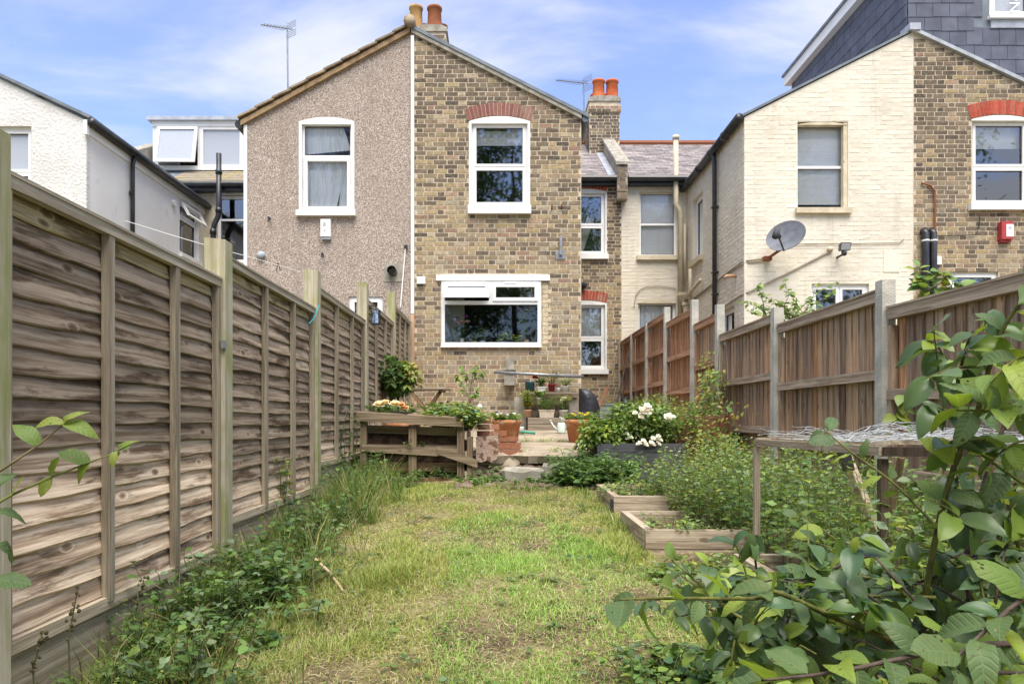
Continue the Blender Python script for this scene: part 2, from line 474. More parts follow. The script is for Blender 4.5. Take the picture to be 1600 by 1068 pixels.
def soilmat():
    t = NT('garden_soil_and_thatch')
    p = t.pos()
    c = t.mix(t.ramp(t.noise(p, 14, 6, .7), .35, .68), (.085, .060, .040), (.26, .20, .125))
    c = t.mix(t.ramp(t.noise(p, 3.0, 4), .40, .62), c, t.mix(t.ramp(t.noise(p, 60, 5, .7), .4, .65), (.24, .22, .095), (.40, .33, .20)))
    return t.done(c, .97, t.bump(t.noise(p, 45, 6, .7), 1.0, .03), .1)
M['soil'] = soilmat()
M['bare_soil'] = surf('dark_bed_soil', (.075, .050, .035), (.030, .020, .015), 18, rough=1, bump=1, bscale=60, spec=.1, c3=(.17, .12, .08), s3=70, lo3=.6, hi3=.72)
M['patio'] = surf('worn_concrete_patio', (.40, .335, .25), (.25, .205, .15), 3, rough=.95, bump=.7, bscale=60, c3=(.24, .21, .15), s3=12, lo3=.58, hi3=.75)
M['pink_slab'] = surf('pitted_pink_slab', (.52, .36, .285), (.60, .47, .39), 7, rough=.95, bump=1, bscale=45, c3=(.25, .13, .095), s3=16, lo3=.52, hi3=.60)
M['earth'] = surf('dry_crumbly_earth', (.20, .155, .115), (.11, .082, .06), 10, rough=1, bump=1, bscale=40, spec=.1, c3=(.30, .245, .18), s3=50, lo3=.55, hi3=.7)
simple('seal', (.10, .10, .105), .6)

# ================================================================== ground
GY = [(-60, 0.0), (1.5, 0.02), (2.5, 0.06), (3.2, .14), (4.1, .22), (5.3, .295), (6.6, .355), (7.05, .39), (7.5, .56), (15, .70), (70, .9)]
def gz(x, y):
    return float(np.interp(y, [a for a, b in GY], [b for a, b in GY]))
def gzn(x, y):
    z = np.interp(y, [a for a, b in GY], [b for a, b in GY])
    return z + .012 * np.sin(x * 3.1 + y * 1.7) * np.cos(y * 2.3 - x) + .006 * np.sin(x * 9 + 2) * np.sin(y * 8)
def ground():
    xs = np.concatenate([[-60, -20, -8, -4], np.linspace(-2.2, 3.2, 64), [5, 9, 20, 60]])
    ys = np.concatenate([[-60, -30, -12, -4, -1, .5], np.linspace(1.2, 8.2, 84), [9, 11, 15, 25, 45, 70]])
    X, Y = np.meshgrid(xs, ys)
    Z = gzn(X, Y)
    b = MB()
    b.v = [tuple(p) for p in np.stack([X.ravel(), Y.ravel(), Z.ravel()], 1)]
    b.c = [(1, 1, 1)] * len(b.v)
    nx = len(xs)
    b.f = [(j * nx + i, j * nx + i + 1, (j + 1) * nx + i + 1, (j + 1) * nx + i) for j in range(len(ys) - 1) for i in range(nx - 1)]
    b.build('ground', M['soil'], smooth=True, kind='structure')
ground()

# ================================================================== walls, bricks, windows
def top_at(tops, u):
    return float(np.interp(u, [a for a, b in tops], [b for a, b in tops]))
def wall_mesh(fr, u0, u1, z0, tops, holes, thick=.10, b=None):
    b = b or MB()
    us = sorted({u0, u1, *[h[0] for h in holes], *[h[1] for h in holes], *[t[0] for t in tops]})
    us = [u for u in us if u0 - 1e-6 <= u <= u1 + 1e-6]
    for a, c in zip(us, us[1:]):
        if c - a < 1e-5: continue
        hs = sorted([(h[2], h[3]) for h in holes if h[0] < c - 1e-6 and h[1] > a + 1e-6])
        lo = z0
        ta, tc_ = top_at(tops, a + 1e-6), top_at(tops, c - 1e-6)
        for h0, h1 in hs:
            if h0 > lo + 1e-5: b.fbox(fr, a, c, lo, h0, -thick, 0)
            lo = h1
        if min(ta, tc_) > lo:
            b.hexa([fr.p(a, lo, -thick), fr.p(c, lo, -thick), fr.p(c, tc_, -thick), fr.p(a, ta, -thick),
                    fr.p(a, lo, 0), fr.p(c, lo, 0), fr.p(c, tc_, 0), fr.p(a, ta, 0)])
    return b

BRICKMESH = {}
def lay_bricks(wall, fr, u0, u1, z0, tops, holes, pal, pick, m, cap=300, proud=.005, phase=0.0, score=None, key='', name='brick', inset=.004, slump=1.0):
    """Flemish bond. pal: list of colours, pick(u,z)->index"""
    out = []
    n = 0
    z = z0
    while True:
        zt = z + .0655
        if z > max(t[1] for t in tops): break
        smp = np.arange(u0, u1 + .004, .01)
        ok = np.interp(smp, [a for a, b in tops], [b for a, b in tops]) >= zt - .006
        for h in holes:
            if h[2] < zt - .012 and h[3] > z + .012:
                ok &= ~((smp > h[0] - .005) & (smp < h[1] + .005))
        ivs, st = [], None
        for s_, k in zip(smp, ok):
            if k and st is None: st = s_
            if not k and st is not None: ivs.append((st, s_ - .01)); st = None
        if st is not None: ivs.append((st, smp[-1]))
        for a, c in ivs:
            u = u0 - .70 + phase + (0 if n % 2 == 0 else -.169)
            k = 0
            while u < c:
                L = (.215 if k % 2 == 0 else .1025) + random.choice((-.008, 0, 0, .006))
                s0, s1 = max(u, a + inset), min(u + L, c - inset)
                if s1 - s0 > .035: out.append((s0, s1, z + random.uniform(-.002, .002) * slump, pick(.5 * (s0 + s1), z)))
                u += L + .0135
                k += 1
        z += .0755
        n += 1
    if score is None: score = lambda e: -(abs(e[2] - 2.2))
    full = sorted(out, key=lambda e: -((e[1] - e[0] > .09) * 100 + score(e)))
    solo, rest = full[:cap], full[cap:]
    for s0, s1, zz, ci in solo:
        wd = round(s1 - s0, 3)
        d = random.choice((0, 1, 2))
        k = (key, wd, ci, d)
        if k not in BRICKMESH:
            q = Fr((0, 0, 0), fr.u, fr.n)
            b = MB()
            j = [.0015 * (d - 1), .002 * (d == 2), -.0015 * (d == 0)]
            b.hexa([q.p(0, 0, -.01), q.p(wd, j[0], -.01), q.p(wd, .0620, -.01), q.p(0, .0620, -.01),
                    q.p(.002, .002, proud + j[2]), q.p(wd - .002, .002 + j[0], proud), q.p(wd - .002, .0600, proud + j[1]), q.p(.002, .0600 + j[0], proud)], pal[ci])
            me = b.mesh(name)
            me.materials.append(m)
            BRICKMESH[k] = me
        put(name, BRICKMESH[k], wall, fr.p(s0, zz, 0))
    if rest:
        b = MB()
        for s0, s1, zz, ci in rest:
            d = [random.uniform(-.0025, .0025) for _ in range(4)]
            b.hexa([fr.p(s0, zz, -.01), fr.p(s1, zz, -.01), fr.p(s1, zz + .062, -.01), fr.p(s0, zz + .062, -.01),
                    fr.p(s0 + .002, zz + .002, proud + d[0]), fr.p(s1 - .002, zz + .002 + d[1] * .5, proud + d[1]), fr.p(s1 - .002, zz + .060, proud + d[2]), fr.p(s0 + .002, zz + .060 + d[3] * .5, proud + d[3])], pal[ci])
        b.build('brickwork', m, wall, kind='stuff')

STOCK = [(.46, .355, .20), (.42, .32, .17), (.37, .275, .165), (.43, .32, .20), (.27, .20, .135), (.22, .165, .12), (.44, .30, .205), (.42, .365, .265),
         (.145, .112, .085), (.110, .088, .070), (.18, .14, .10), (.085, .070, .060), (.29, .235, .14), (.35, .295, .205), (.33, .205, .145), (.50, .415, .285)]
STOCK = [tuple(.9 * (x * .92 + m_ * .08) for x, m_ in zip(c, (.33, .255, .165))) for c in STOCK]
def stock_pick(zlo, zhi, dark_lo=.12, dark_hi=.62):
    def f(u, z):
        k = min(1, max(0, (z - zlo) / (zhi - zlo)))
        pd = dark_lo + (dark_hi - dark_lo) * k
        pd *= .45 + 1.1 * (.5 + .25 * math.sin(u * 2.6 + z * 1.3 + 1) + .25 * math.sin(u * 5.3 - z * 3.7))
        r = random.random()
        if r < pd * .75: return random.choice((8, 9, 10, 11, 10, 8))
        if r < pd * .75 + .22: return random.choice((4, 5, 12, 4))
        return random.choice((0, 1, 2, 3, 6, 7, 13, 15, 0, 1)) if random.random() > .06 else 14
    return f

def arch_bricks(parent, fr, u0, u1, zs, rise, h, n, cols_, m, proud=.016):
    """a segmental arch of n voussoirs springing at zs"""
    half = (u1 - u0) / 2
    rad = (half * half + rise * rise) / (2 * rise)
    cu, cz = (u0 + u1) / 2, zs + rise - rad
    a0 = math.asin(half / rad)
    for i in range(n):
        a, c = -a0 + 2 * a0 * i / n + .004 / rad, -a0 + 2 * a0 * (i + 1) / n - .004 / rad
        j = random.uniform(-.006, .006)
        P = [(cu + rr * math.sin(t), cz + rr * math.cos(t)) for rr, t in ((rad, a), (rad, c), (rad + h + j, c), (rad + h + j, a))]
        MB().prism(fr, P, -.01, proud + random.uniform(-.002, .002), random.choice(cols_)).build('arch_brick', m, parent)
    # pointing behind the voussoirs
    P = [(cu + rad * math.sin(t), cz + rad * math.cos(t)) for t in np.linspace(-a0, a0, 13)] + [(cu + (rad + h) * math.sin(t), cz + (rad + h) * math.cos(t)) for t in np.linspace(a0, -a0, 13)]
    MB().prism(fr, P, -.012, proud - .006).build('arch_pointing', M['mortar'], parent)

def arc_poly(u0, u1, zs, rise, zb, n=14):
    half = (u1 - u0) / 2
    rad = (half * half + rise * rise) / (2 * rise)
    cu, cz = (u0 + u1) / 2, zs + rise - rad
    a0 = math.asin(half / rad)
    return [(cu + rad * math.sin(t), cz + rad * math.cos(t)) for t in np.linspace(-a0, a0, n)] + [(u1, zb), (u0, zb)]

def ring(b, fr, u0, u1, z0, z1, t, n0, n1, tb=None, tt=None):
    tb, tt = tb or t, tt or t
    b.fbox(fr, u0, u0 + t, z0, z1, n0, n1)
    b.fbox(fr, u1 - t, u1, z0, z1, n0, n1)
    b.fbox(fr, u0 + t, u1 - t, z0, z0 + tb, n0, n1)
    b.fbox(fr, u0 + t, u1 - t, z1 - tt, z1, n0, n1)
    return b

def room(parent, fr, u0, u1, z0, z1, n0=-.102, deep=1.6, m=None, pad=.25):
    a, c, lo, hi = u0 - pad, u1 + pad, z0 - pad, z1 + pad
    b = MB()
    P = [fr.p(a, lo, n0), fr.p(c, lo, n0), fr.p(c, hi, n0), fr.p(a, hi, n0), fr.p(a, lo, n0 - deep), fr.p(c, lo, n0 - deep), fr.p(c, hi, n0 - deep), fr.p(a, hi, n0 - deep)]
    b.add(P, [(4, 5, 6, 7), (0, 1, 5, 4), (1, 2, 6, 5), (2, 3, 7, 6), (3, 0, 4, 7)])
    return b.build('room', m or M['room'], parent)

def window(house, fr, u0, u1, z0, z1, rec=.05, split=(.5,), bar=.05, sill=.07, sill_out=.07, sill_side=.03, fm=None, sashes=True, deep=1.6, dark=None, sill_m=None, glass=None, upright=()):
    """frame in the opening, one sash and pane for each light; rows divided at split (fractions of height), columns at upright"""
    fm = fm or M['upvc']
    f = ring(MB(), fr, u0, u1, z0, z1, bar, -rec - .07, -rec)
    zz = [z0 + bar * .6] + [z0 + (z1 - z0) * s for s in split] + [z1 - bar * .6]
    uu = [u0 + bar * .6] + [u0 + (u1 - u0) * s for s in upright] + [u1 - bar * .6]
    for s in split:
        zs = z0 + (z1 - z0) * s
        f.fbox(fr, u0 + bar, u1 - bar, zs - .022, zs + .022, -rec - .065, -rec - .002)
    for s in upright:
        us = u0 + (u1 - u0) * s
        f.fbox(fr, us - .024, us + .024, z0 + bar, z1 - bar, -rec - .066, -rec - .003)
    win = f.build('window', fm, house)
    for a, c in zip(zz, zz[1:]):
        for d, e in zip(uu, uu[1:]):
            aa, cc = a + .012, c - .012
            dd, ee = d + .012, e - .012
            t = .042 if sashes else .012
            if sashes:
                ring(MB(), fr, dd, ee, aa, cc, t, -rec - .05, -rec + .008).build('sash', fm, win)
            ring(MB(), fr, dd + t - .009, ee - t + .009, aa + t - .009, cc - t + .009, .016, -rec - .034, -rec - .026 if not sashes else -rec - .012).build('seal', M['seal'], win)
            g = MB()
            g.add([fr.p(dd + t - .004, aa + t - .004, -rec - .03), fr.p(ee - t + .004, aa + t - .004, -rec - .03), fr.p(ee - t + .004, cc - t + .004, -rec - .03), fr.p(dd + t - .004, cc - t + .004, -rec - .03)], [(0, 1, 2, 3)])
            g.build('pane', glass or M['glass'], win)
    if sill:
        MB().fbox(fr, u0 - sill_side, u1 + sill_side, z0 - sill, z0 + .004, -rec - .03, sill_out).build('sill', sill_m or fm, win)
    if deep:
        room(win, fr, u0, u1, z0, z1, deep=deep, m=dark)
    return win

def slates(parent, O, ud, sd_, W, L, gauge, sw, m, cols_, name='slate', thick=.007, skip=None, key=''):
    """rows of slates on a sloping plane: ud across, sd_ up the slope"""
    O, ud, sd_ = Vector(O), Vector(ud).normalized(), Vector(sd_).normalized()
    nn = ud.cross(sd_).normalized()
    cache = {}
    row = 0
    v = 0.0
    while v < L - .02:
        off = -sw / 2 if row % 2 else 0.0
        u = off
        while u < W:
            a, c = max(u, 0) + .004, min(u + sw, W) - .004
            if c - a > .04 and not (skip and skip((a + c) / 2, v)):
                ci = random.randrange(len(cols_))
                k = (round(c - a, 3), ci)
                if k not in cache:
                    wd = c - a
                    ln = gauge * 1.25
                    b = MB().hexa([Vector((0, 0, 0)), ud * wd, ud * wd + sd_ * ln - nn * thick * .9, sd_ * ln - nn * thick * .9,
                                   nn * thick, ud * wd + nn * thick, ud * wd + sd_ * ln, sd_ * ln], cols_[ci])
                    me = b.mesh(name); me.materials.append(m)
                    cache[k] = me
                put(name, cache[k], parent, O + ud * a + sd_ * (v + random.uniform(-.006, .004)) + nn * random.uniform(.001, .005))
            u += sw
        v += gauge
        row += 1

FRONT = lambda Y: Fr((0, Y, 0), (1, 0, 0), (0, -1, 0))
WHITE_COLS = [(1, 1, 1), (.95, .95, .95), (.9, .9, .9), (1.06, 1.05, 1.04)]

# ------------------------------------------------------------------ the brick house in the middle
YF, YR = 11.7, 15.2
house = thing('brick_house', 'two storey yellow stock brick house with white kitchen window, behind the lawn and patio', 'house', (-.1, YF, .6))
fF, fR = FRONT(YF), FRONT(YR)
XL, XR, XP = -1.51, 1.31, 2.57
Z0 = .55
tops = [(XL, PZ(50, YF)), (XR, PZ(184, YF))]
W1 = (PX(736, YF), PX(825, YF), PZ(323, YF), PZ(190, YF))
W2 = (PX(690, YF), PX(845, YF), PZ(540, YF), PZ(439, YF))
wall = wall_mesh(fF, XL, XR, Z0, tops, [W1, W2]).build('wall', M['mortar'], house)
hb = [(W1[0], W1[1], W1[2] - .02, W1[3] + .03), (W2[0] - .005, W2[1] + .005, W2[2], W2[3] + .09)]
lay_bricks(wall, fF, XL + .045, XR, Z0 + .01, tops, hb, STOCK, stock_pick(2.4, 5.8, .06, .75), M['brick'], cap=300, key='f', score=lambda e: -abs(e[2] - 2.6) * .1 - abs(e[0]) * .01)
# corner return, seen from beside
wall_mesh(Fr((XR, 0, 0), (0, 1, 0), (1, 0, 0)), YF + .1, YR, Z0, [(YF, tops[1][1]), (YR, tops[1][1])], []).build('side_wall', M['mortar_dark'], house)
# upper window
w1 = window(house, fF, *W1, rec=.045, split=(.475,), bar=.055, sill=.13, sill_out=.09, sill_side=.05)
ARCH = MB().prism(fF, arc_poly(W1[0] - .035, W1[1] + .035, W1[3] + .0, .085, W1[3] - .035), -.04, .014)
for a, c in ((W1[0] - .035, W1[0] + .008), (W1[1] - .008, W1[1] + .035)):
    ARCH.fbox(fF, a, c, W1[2], W1[3] - .037, -.04, .014)
ARCH.build('window_surround', M['white_paint'], w1)
MB().fbox(fF, W1[0] + .07, W1[1] - .07, PZ(222, YF), PZ(199, YF), -.17, -.16).build('blind', M['blind'], w1)
RED = [(.30, .075, .05), (.24, .06, .045), (.34, .10, .07), (.20, .065, .055), (.28, .105, .09)]
PLUMRED = [(.26, .10, .085), (.22, .085, .08), (.30, .13, .105), (.20, .075, .07), (.27, .12, .11)]
arch_bricks(house, fF, W1[0] - .045, W1[1] + .045, W1[3] + .012, .085, .21, 17, PLUMRED, M['brick'])
# kitchen window
kz0, kz1 = W2[2], W2[3]
k = ring(MB(), fF, W2[0], W2[1], kz0, kz1, .055, -.05, .03)
zt = PZ(473, YF)
um = PX(767, YF)
k.fbox(fF, W2[0] + .055, W2[1] - .055, zt - .03, zt + .03, -.05, .028)
k.fbox(fF, um - .03, um + .03, zt + .03, kz1 - .055, -.05, .027)
kw = k.build('kitchen_window', M['upvc'], house)
MB().fbox(fF, W2[0] - .01, W2[1] + .01, kz0 - .03, kz0 + .003, -.05, .065).build('sill', M['upvc'], kw)
MB().fbox(fF, PX(682, YF), PX(859, YF), kz1 + .002, PZ(430, YF), -.05, .045).build('lintel_board', M['upvc'], kw)
def pane(parent, fr, u0, u1, z0, z1, n, m=None):
    return MB().add([fr.p(u0, z0, n), fr.p(u1, z0, n), fr.p(u1, z1, n), fr.p(u0, z1, n)], [(0, 1, 2, 3)]).build('pane', m or M['glass'], parent)
pane(kw, fF, W2[0] + .05, W2[1] - .05, kz0 + .05, zt - .025, -.02, M['glass_clear'])
ca = ring(MB(), fF, um + .028, W2[1] - .05, zt + .026, kz1 - .05, .055, -.02, .05)
ca.fbox(fF, um + .22, um + .44, kz1 - .047, kz1 - .025, .05, .06)
ca.build('casement', M['upvc'], kw)
pane(kw, fF, um + .075, W2[1] - .1, zt + .075, kz1 - .1, .015)
# open top-hung light
hz = kz1 - .055
def tilt(fr, ang, zh):
    class T(Fr):
        def p(s, u, z, n=0.0):
            d = z - zh
            return Fr.p(fr, u, zh + d * math.cos(ang) - n * math.sin(ang) * 0, n - d * math.sin(ang))
    return T(fr.o, fr.u, fr.n)
ft = tilt(fF, R(35), hz)
oc = ring(MB(), ft, W2[0] + .05, um - .03, zt + .0, hz, .055, .02, .06)
oc.fbox(ft, W2[0] + .25, W2[0] + .5, hz - .03, hz - .01, .06, .07)
oc.build('open_casement', M['upvc'], kw)
pane(kw, ft, W2[0] + .1, um - .08, zt + .05, hz - .05, .035, M['glass_frost'])
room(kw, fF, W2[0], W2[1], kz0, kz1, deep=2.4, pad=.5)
MB().fbox(fF, W2[0] - .1, PX(722, YF), kz0 - .1, kz1 + .1, -.75, -.70).build('fridge_side', M['room_pale'], kw)
MB().fbox(fF, W2[0] - .1, W2[1] + .1, kz0 - .04, kz0 + .012, -.42, -.103).build('window_board', M['upvc'], kw)
# toothed strip where the old window was bricked up
tb = MB()
for i in range(13):
    tb.fbox(fF, W2[1] + .03, W2[1] + (.17 if i % 2 else .12), kz0 + .03 + i * .0755, kz0 + .03 + i * .0755 + .068, 0, .0105, (.62, .52, .36))
tb.build('infill_strip', M['brick'], wall)
# bracket, junction box, vent, party pipe
MB().fbox(fF, PX(868, YF), PX(883, YF), PZ(405, YF), PZ(391, YF), .0, .02).fbox(fF, PX(874, YF), PX(878, YF), PZ(399, YF), PZ(369, YF), .02, .06).build('steel_bracket', M['galv'], house)
MB().fbox(fF, PX(652, YF), PX(665, YF), PZ(444, YF), PZ(433, YF), .0, .07).build('junction_box', M['upvc'], house)
for px, py in ((862, 326), (877, 325)):
    MB().tube([fF.p(PX(px, YF), PZ(py, YF), 0), fF.p(PX(px, YF), PZ(py, YF), .06), fF.p(PX(px, YF), PZ(py, YF) + .04, .07)], .012, 6).build('rusty_hook', M['rust'], house)
MB().fbox(fF, PX(790, YF), PX(803, YF), PZ(575, YF), PZ(560, YF), .0, .03).fbox(fF, PX(786, YF), PX(806, YF), PZ(578, YF), PZ(575, YF), .0, .07).build('vent_cowl', M['cement'], house)
MB().fbox(fF, XL - .005, XL + .045, PZ(490, YF), PZ(58, YF), .0, .05).build('party_strip', M['upvc'], house)
MB().fbox(fF, XL - .005, XL + .045, Z0, PZ(490, YF), .0, .045).build('clay_pipe', M['terracotta_light'], house)
# roof of the wing, right slope
def slope_slab(b, xa, za, xb, zb, y0, y1, t, c=None):
    return b.hexa([(xa, y0, za), (xb, y0, zb), (xb, y1, zb), (xa, y1, za), (xa, y0, za + t), (xb, y0, zb + t), (xb, y1, zb + t), (xa, y1, za + t)], c)
sl = (tops[1][1] - tops[0][1]) / (XR - XL)
ro = slope_slab(MB(), XL, tops[0][1] + .035, XR + .12, tops[1][1] + .035 + sl * .12, YF - .07, YR + .3, .055).build('wing_roof', M['felt'], house)
slope_slab(MB(), XL, tops[0][1] - .035, XR, tops[1][1] - .035, YF - .055, YF + .02, .068).build('verge_mortar', M['cement'], ro)
slope_slab(MB(), XL, tops[0][1] + .09, XR + .1, tops[1][1] + .09 + sl * .1, YF - .05, YR + .3, .012).build('slate_covering', M['felt'], ro)
MB().tube([(XR + .07, YF - .04, tops[1][1] - .03), (XR + .07, YR, tops[1][1] - .03)], .06, 8).build('gutter', M['felt'], ro)
# rear main wall
tR = [(1.2, PZ(279, YR)), (XP, PZ(279, YR))]
W4 = (1.30, PX(946, YR), PZ(398, YR), PZ(300, YR))
W5 = (1.30, PX(946, YR), PZ(577, YR), PZ(474, YR))
rw = wall_mesh(fR, 1.2, XP, Z0, tR, [W4, W5]).build('rear_wall', M['mortar'], house)
lay_bricks(rw, fR, 1.2, XP, Z0 + .01, tR, [(W4[0], W4[1], W4[2] - .02, W4[3] + .18), (W5[0], W5[1], W5[2] - .02, W5[3] + .2)], STOCK, stock_pick(1.0, 6.5, .3, .6), M['brick'], cap=300, key='f', score=lambda e: e[0] * 4)
for Wn in (W4, W5):
    wx = window(house, fR, *Wn, rec=.05, split=(.47,), bar=.055, sill=.1, sill_out=.08, sill_side=.06)
    b = MB().prism(fR, arc_poly(Wn[0], Wn[1] + .03, Wn[3], .06, Wn[3] - .03), -.04, .013)
    b.fbox(fR, Wn[1] - .008, Wn[1] + .03, Wn[2], Wn[3] - .032, -.04, .013)
    b.build('window_surround', M['white_paint'], wx)
    arch_bricks(house, fR, Wn[0] - .02, Wn[1] + .02, Wn[3] + .02, .06, .2, 15, [(.42, .065, .04), (.36, .05, .035), (.46, .09, .06)], M['brick'])
MB().fbox(fR, 1.38, PX(943, YR), W5[2] + .70, W5[3] - .06, -.14, -.13).build('blind', M['upvc'], wx)
rv = MB()
a0, a1 = fR.p(PX(904, YR) + .02, W4[2] + .07, -.3), fR.p(PX(926, YR), PZ(334, YR), -.35)
rv.bar(a0, a1, .16, .04, up=(0, -1, .2))
rv.build('ironing_board', M['curtain'], house)
MB().fbox(fR, PX(924, YR), PX(935, YR), W4[2] + .05, W4[2] + .14, -.4, -.3).build('window_pot', M['terracotta_light'], house)
# main roof with slates, gutter, chimney, parapet
ZE = PZ(276, 15.05)
SLOPE = Vector((0, 1, .625)).normalized()
RUN = (17.97 - 15.05) / SLOPE.y
def main_roof(parent, x0, x1, cols_, sw=.25, gauge=.165, nm='main_roof', mt='slate'):
    b = MB()
    p0, p1 = Vector((x0, 15.05, ZE)), Vector((x1, 15.05, ZE))
    d = SLOPE * RUN
    dn = Vector((0, 0, -.06))
    b.hexa([p0 + dn, p1 + dn, p1 + d + dn, p0 + d + dn, p0, p1, p1 + d, p0 + d])
    r_ = b.build(nm, M['felt'], parent)
    nn = Vector((1, 0, 0)).cross(SLOPE)
    slates(r_, p0 + nn * .004, (1, 0, 0), SLOPE, x1 - x0, RUN, gauge, sw, M[mt], cols_)
    pk = p0 + d
    MB().tube([pk + Vector((0, 0, .02)), p1 + d + Vector((0, 0, .02))], .09, 8).build('ridge_tile', M['rust'], r_)
    MB().tube([p0 + Vector((0, -.06, -.05)), p1 + Vector((0, -.06, -.05))], .065, 8).build('gutter', M['black'], r_)
    MB().box(x0, x1, 15.06, 15.2, ZE - .17, ZE - .065).build('fascia', M['black'], r_)
    return r_
SCOL = [(1, 1, 1), (.85, .84, .85), (1.15, 1.12, 1.1), (.95, .9, .9), (.72, .70, .70)]
mr = main_roof(house, 1.2, 2.43, SCOL)
nn = Vector((1, 0, 0)).cross(SLOPE)
def up(x, s, h=0.0): return Vector((x, 15.05, ZE)) + SLOPE * s + nn * h
MB().hexa([up(2.27, .05, .012), up(2.43, .05, .012), up(2.43, 2.4, .012), up(2.27, 2.4, .012), up(2.27, .05, .024), up(2.43, .05, .03), up(2.43, 2.4, .03), up(2.27, 2.4, .024)]).build('flashing', M['lead'], mr)
pw = MB()
pa, pb = up(2.44, -.12), up(2.44, 2.6)
for x0, x1, h0, h1, bb in ((2.44, 2.66, -.3, .30, 'w'),):
    pw.hexa([up(x0, -.12) + Vector((0, 0, h0)), up(x1, -.12) + Vector((0, 0, h0)), up(x1, 2.6) + Vector((0, 0, h0)), up(x0, 2.6) + Vector((0, 0, h0)),
             up(x0, -.12) + Vector((0, 0, h1)), up(x1, -.12) + Vector((0, 0, h1)), up(x1, 2.6) + Vector((0, 0, h1)), up(x0, 2.6) + Vector((0, 0, h1))])
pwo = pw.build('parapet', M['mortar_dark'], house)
cp = MB()
cp.hexa([up(2.41, -.16) + Vector((0, 0, .30)), up(2.70, -.16) + Vector((0, 0, .30)), up(2.70, 2.55) + Vector((0, 0, .30)), up(2.41, 2.55) + Vector((0, 0, .30)),
         up(2.41, -.16) + Vector((0, 0, .37)), up(2.70, -.16) + Vector((0, 0, .37)), up(2.70, 2.55) + Vector((0, 0, .37)), up(2.41, 2.55) + Vector((0, 0, .37))])
cp.build('coping', M['cement'], pwo)
fpp = FRONT(up(0, -.12).y)
zz0 = up(0, -.12).z
MB().fbox(fpp, 2.44, 2.66, zz0 - .45, zz0 - .29, -.2, .0).build('corbel', M['mortar_dark'], pwo)
lay_bricks(pwo, fpp, 2.44, 2.66, zz0 - .44, [(2.4, zz0 + .3), (2.7, zz0 + .3)], [], STOCK, lambda u, z: random.choice((8, 9, 10, 11, 5)), M['brick'], cap=40, key='f')
def chimney(parent, x0, x1, y0, y1, z0, z1, pots, cols_, band=None, prow=1):
    f = FRONT(y0)
    b = MB().box(x0, x1, y0, y1, z0, z1)
    if band: b.box(x0 - .035, x1 + .035, y0 - .035, y1 + .035, band - .16, band)
    c_ = b.build('chimney', M['mortar'], parent)
    tp = [(x0, z1 - .1), (x1, z1 - .1)]
    hl = [(x0 - 1, x1 + 1, band - .165, band + .005)] if band else []
    pk = lambda u, z: random.choice((8, 9, 10, 11, 9, 5, 12))
    lay_bricks(c_, f, x0, x1, z0, tp, hl, STOCK, pk, M['brick'], cap=300, key='f')
    lay_bricks(c_, Fr((x0, 0, 0), (0, 1, 0), (-1, 0, 0)), y0, y1, z0, [(y0, z1 - .1), (y1, z1 - .1)], hl, STOCK, pk, M['brick'], cap=60, key='s')
    if band:
        lay_bricks(c_, FRONT(y0 - .035), x0 - .035, x1 + .035, band - .158, [(x0 - 1, band - .002), (x1 + 1, band - .002)], [], STOCK, lambda u, z: random.choice((14, 14, 9, 6)), M['brick'], cap=30, key='f')
    MB().prism(f, [(x0 - .03, z1 - .1), (x1 + .03, z1 - .1), (x1 + .02, z1 - .02), (x1 - .1, z1 + .03), (x0 + .1, z1 + .03), (x0 - .02, z1 - .02)], -(y1 - y0) - .03, .03).build('flaunching', M['cement'], c_)
    for (px, py, r0, h, cc) in pots:
        MB().lathe([(r0 * 1.12, 0), (r0 * 1.05, h * .2), (r0 * .95, h * .85), (r0 * 1.1, h * .88), (r0 * 1.1, h * .97), (r0 * .9, h), (r0 * .8, h), (r0 * .8, h * .3)], (px, py, z1 + .0), 16, cc).build('pot', M['terracotta_pot'], c_, True)
    return c_
OR = (1.0, 1.0, 1.0)
chimney(house, PX(921, 17), PX(968, 17), 17.0, 18.35, 6.9, PZ(152, 17), [(2.35, 17.2, .145, .50, OR), (2.68, 17.2, .145, .49, (.95, .85, .85)), (2.34, 17.65, .13, .36, OR), (2.68, 17.65, .13, .36, OR), (2.34, 18.1, .12, .30, OR)], STOCK, band=PZ(165, 17))
# chimney between the two wings
chimney(house, PX(652, 13.6), PX(697, 13.6), 13.6, 14.5, 7.0, PZ(42, 13.6), [(PX(650, 13.75), 13.75, .125, .47, (.85, 1.9, 2.1)), (PX(679, 13.75), 13.75, .135, .46, (.55, .75, 1.0)), (PX(662, 14.2), 14.25, .11, .38, (.3, .4, .5)), (PX(690, 14.2), 14.25, .11, .38, (.3, .4, .5))], STOCK)
# security lamp above rear door window
MB().ball(fR.p(PX(908, YR) + .05, PZ(447, YR), .1), .07).fbox(fR, PX(906, YR), PX(912, YR), PZ(452, YR), PZ(442, YR), 0, .1).build('wall_lamp', M['black'], house)

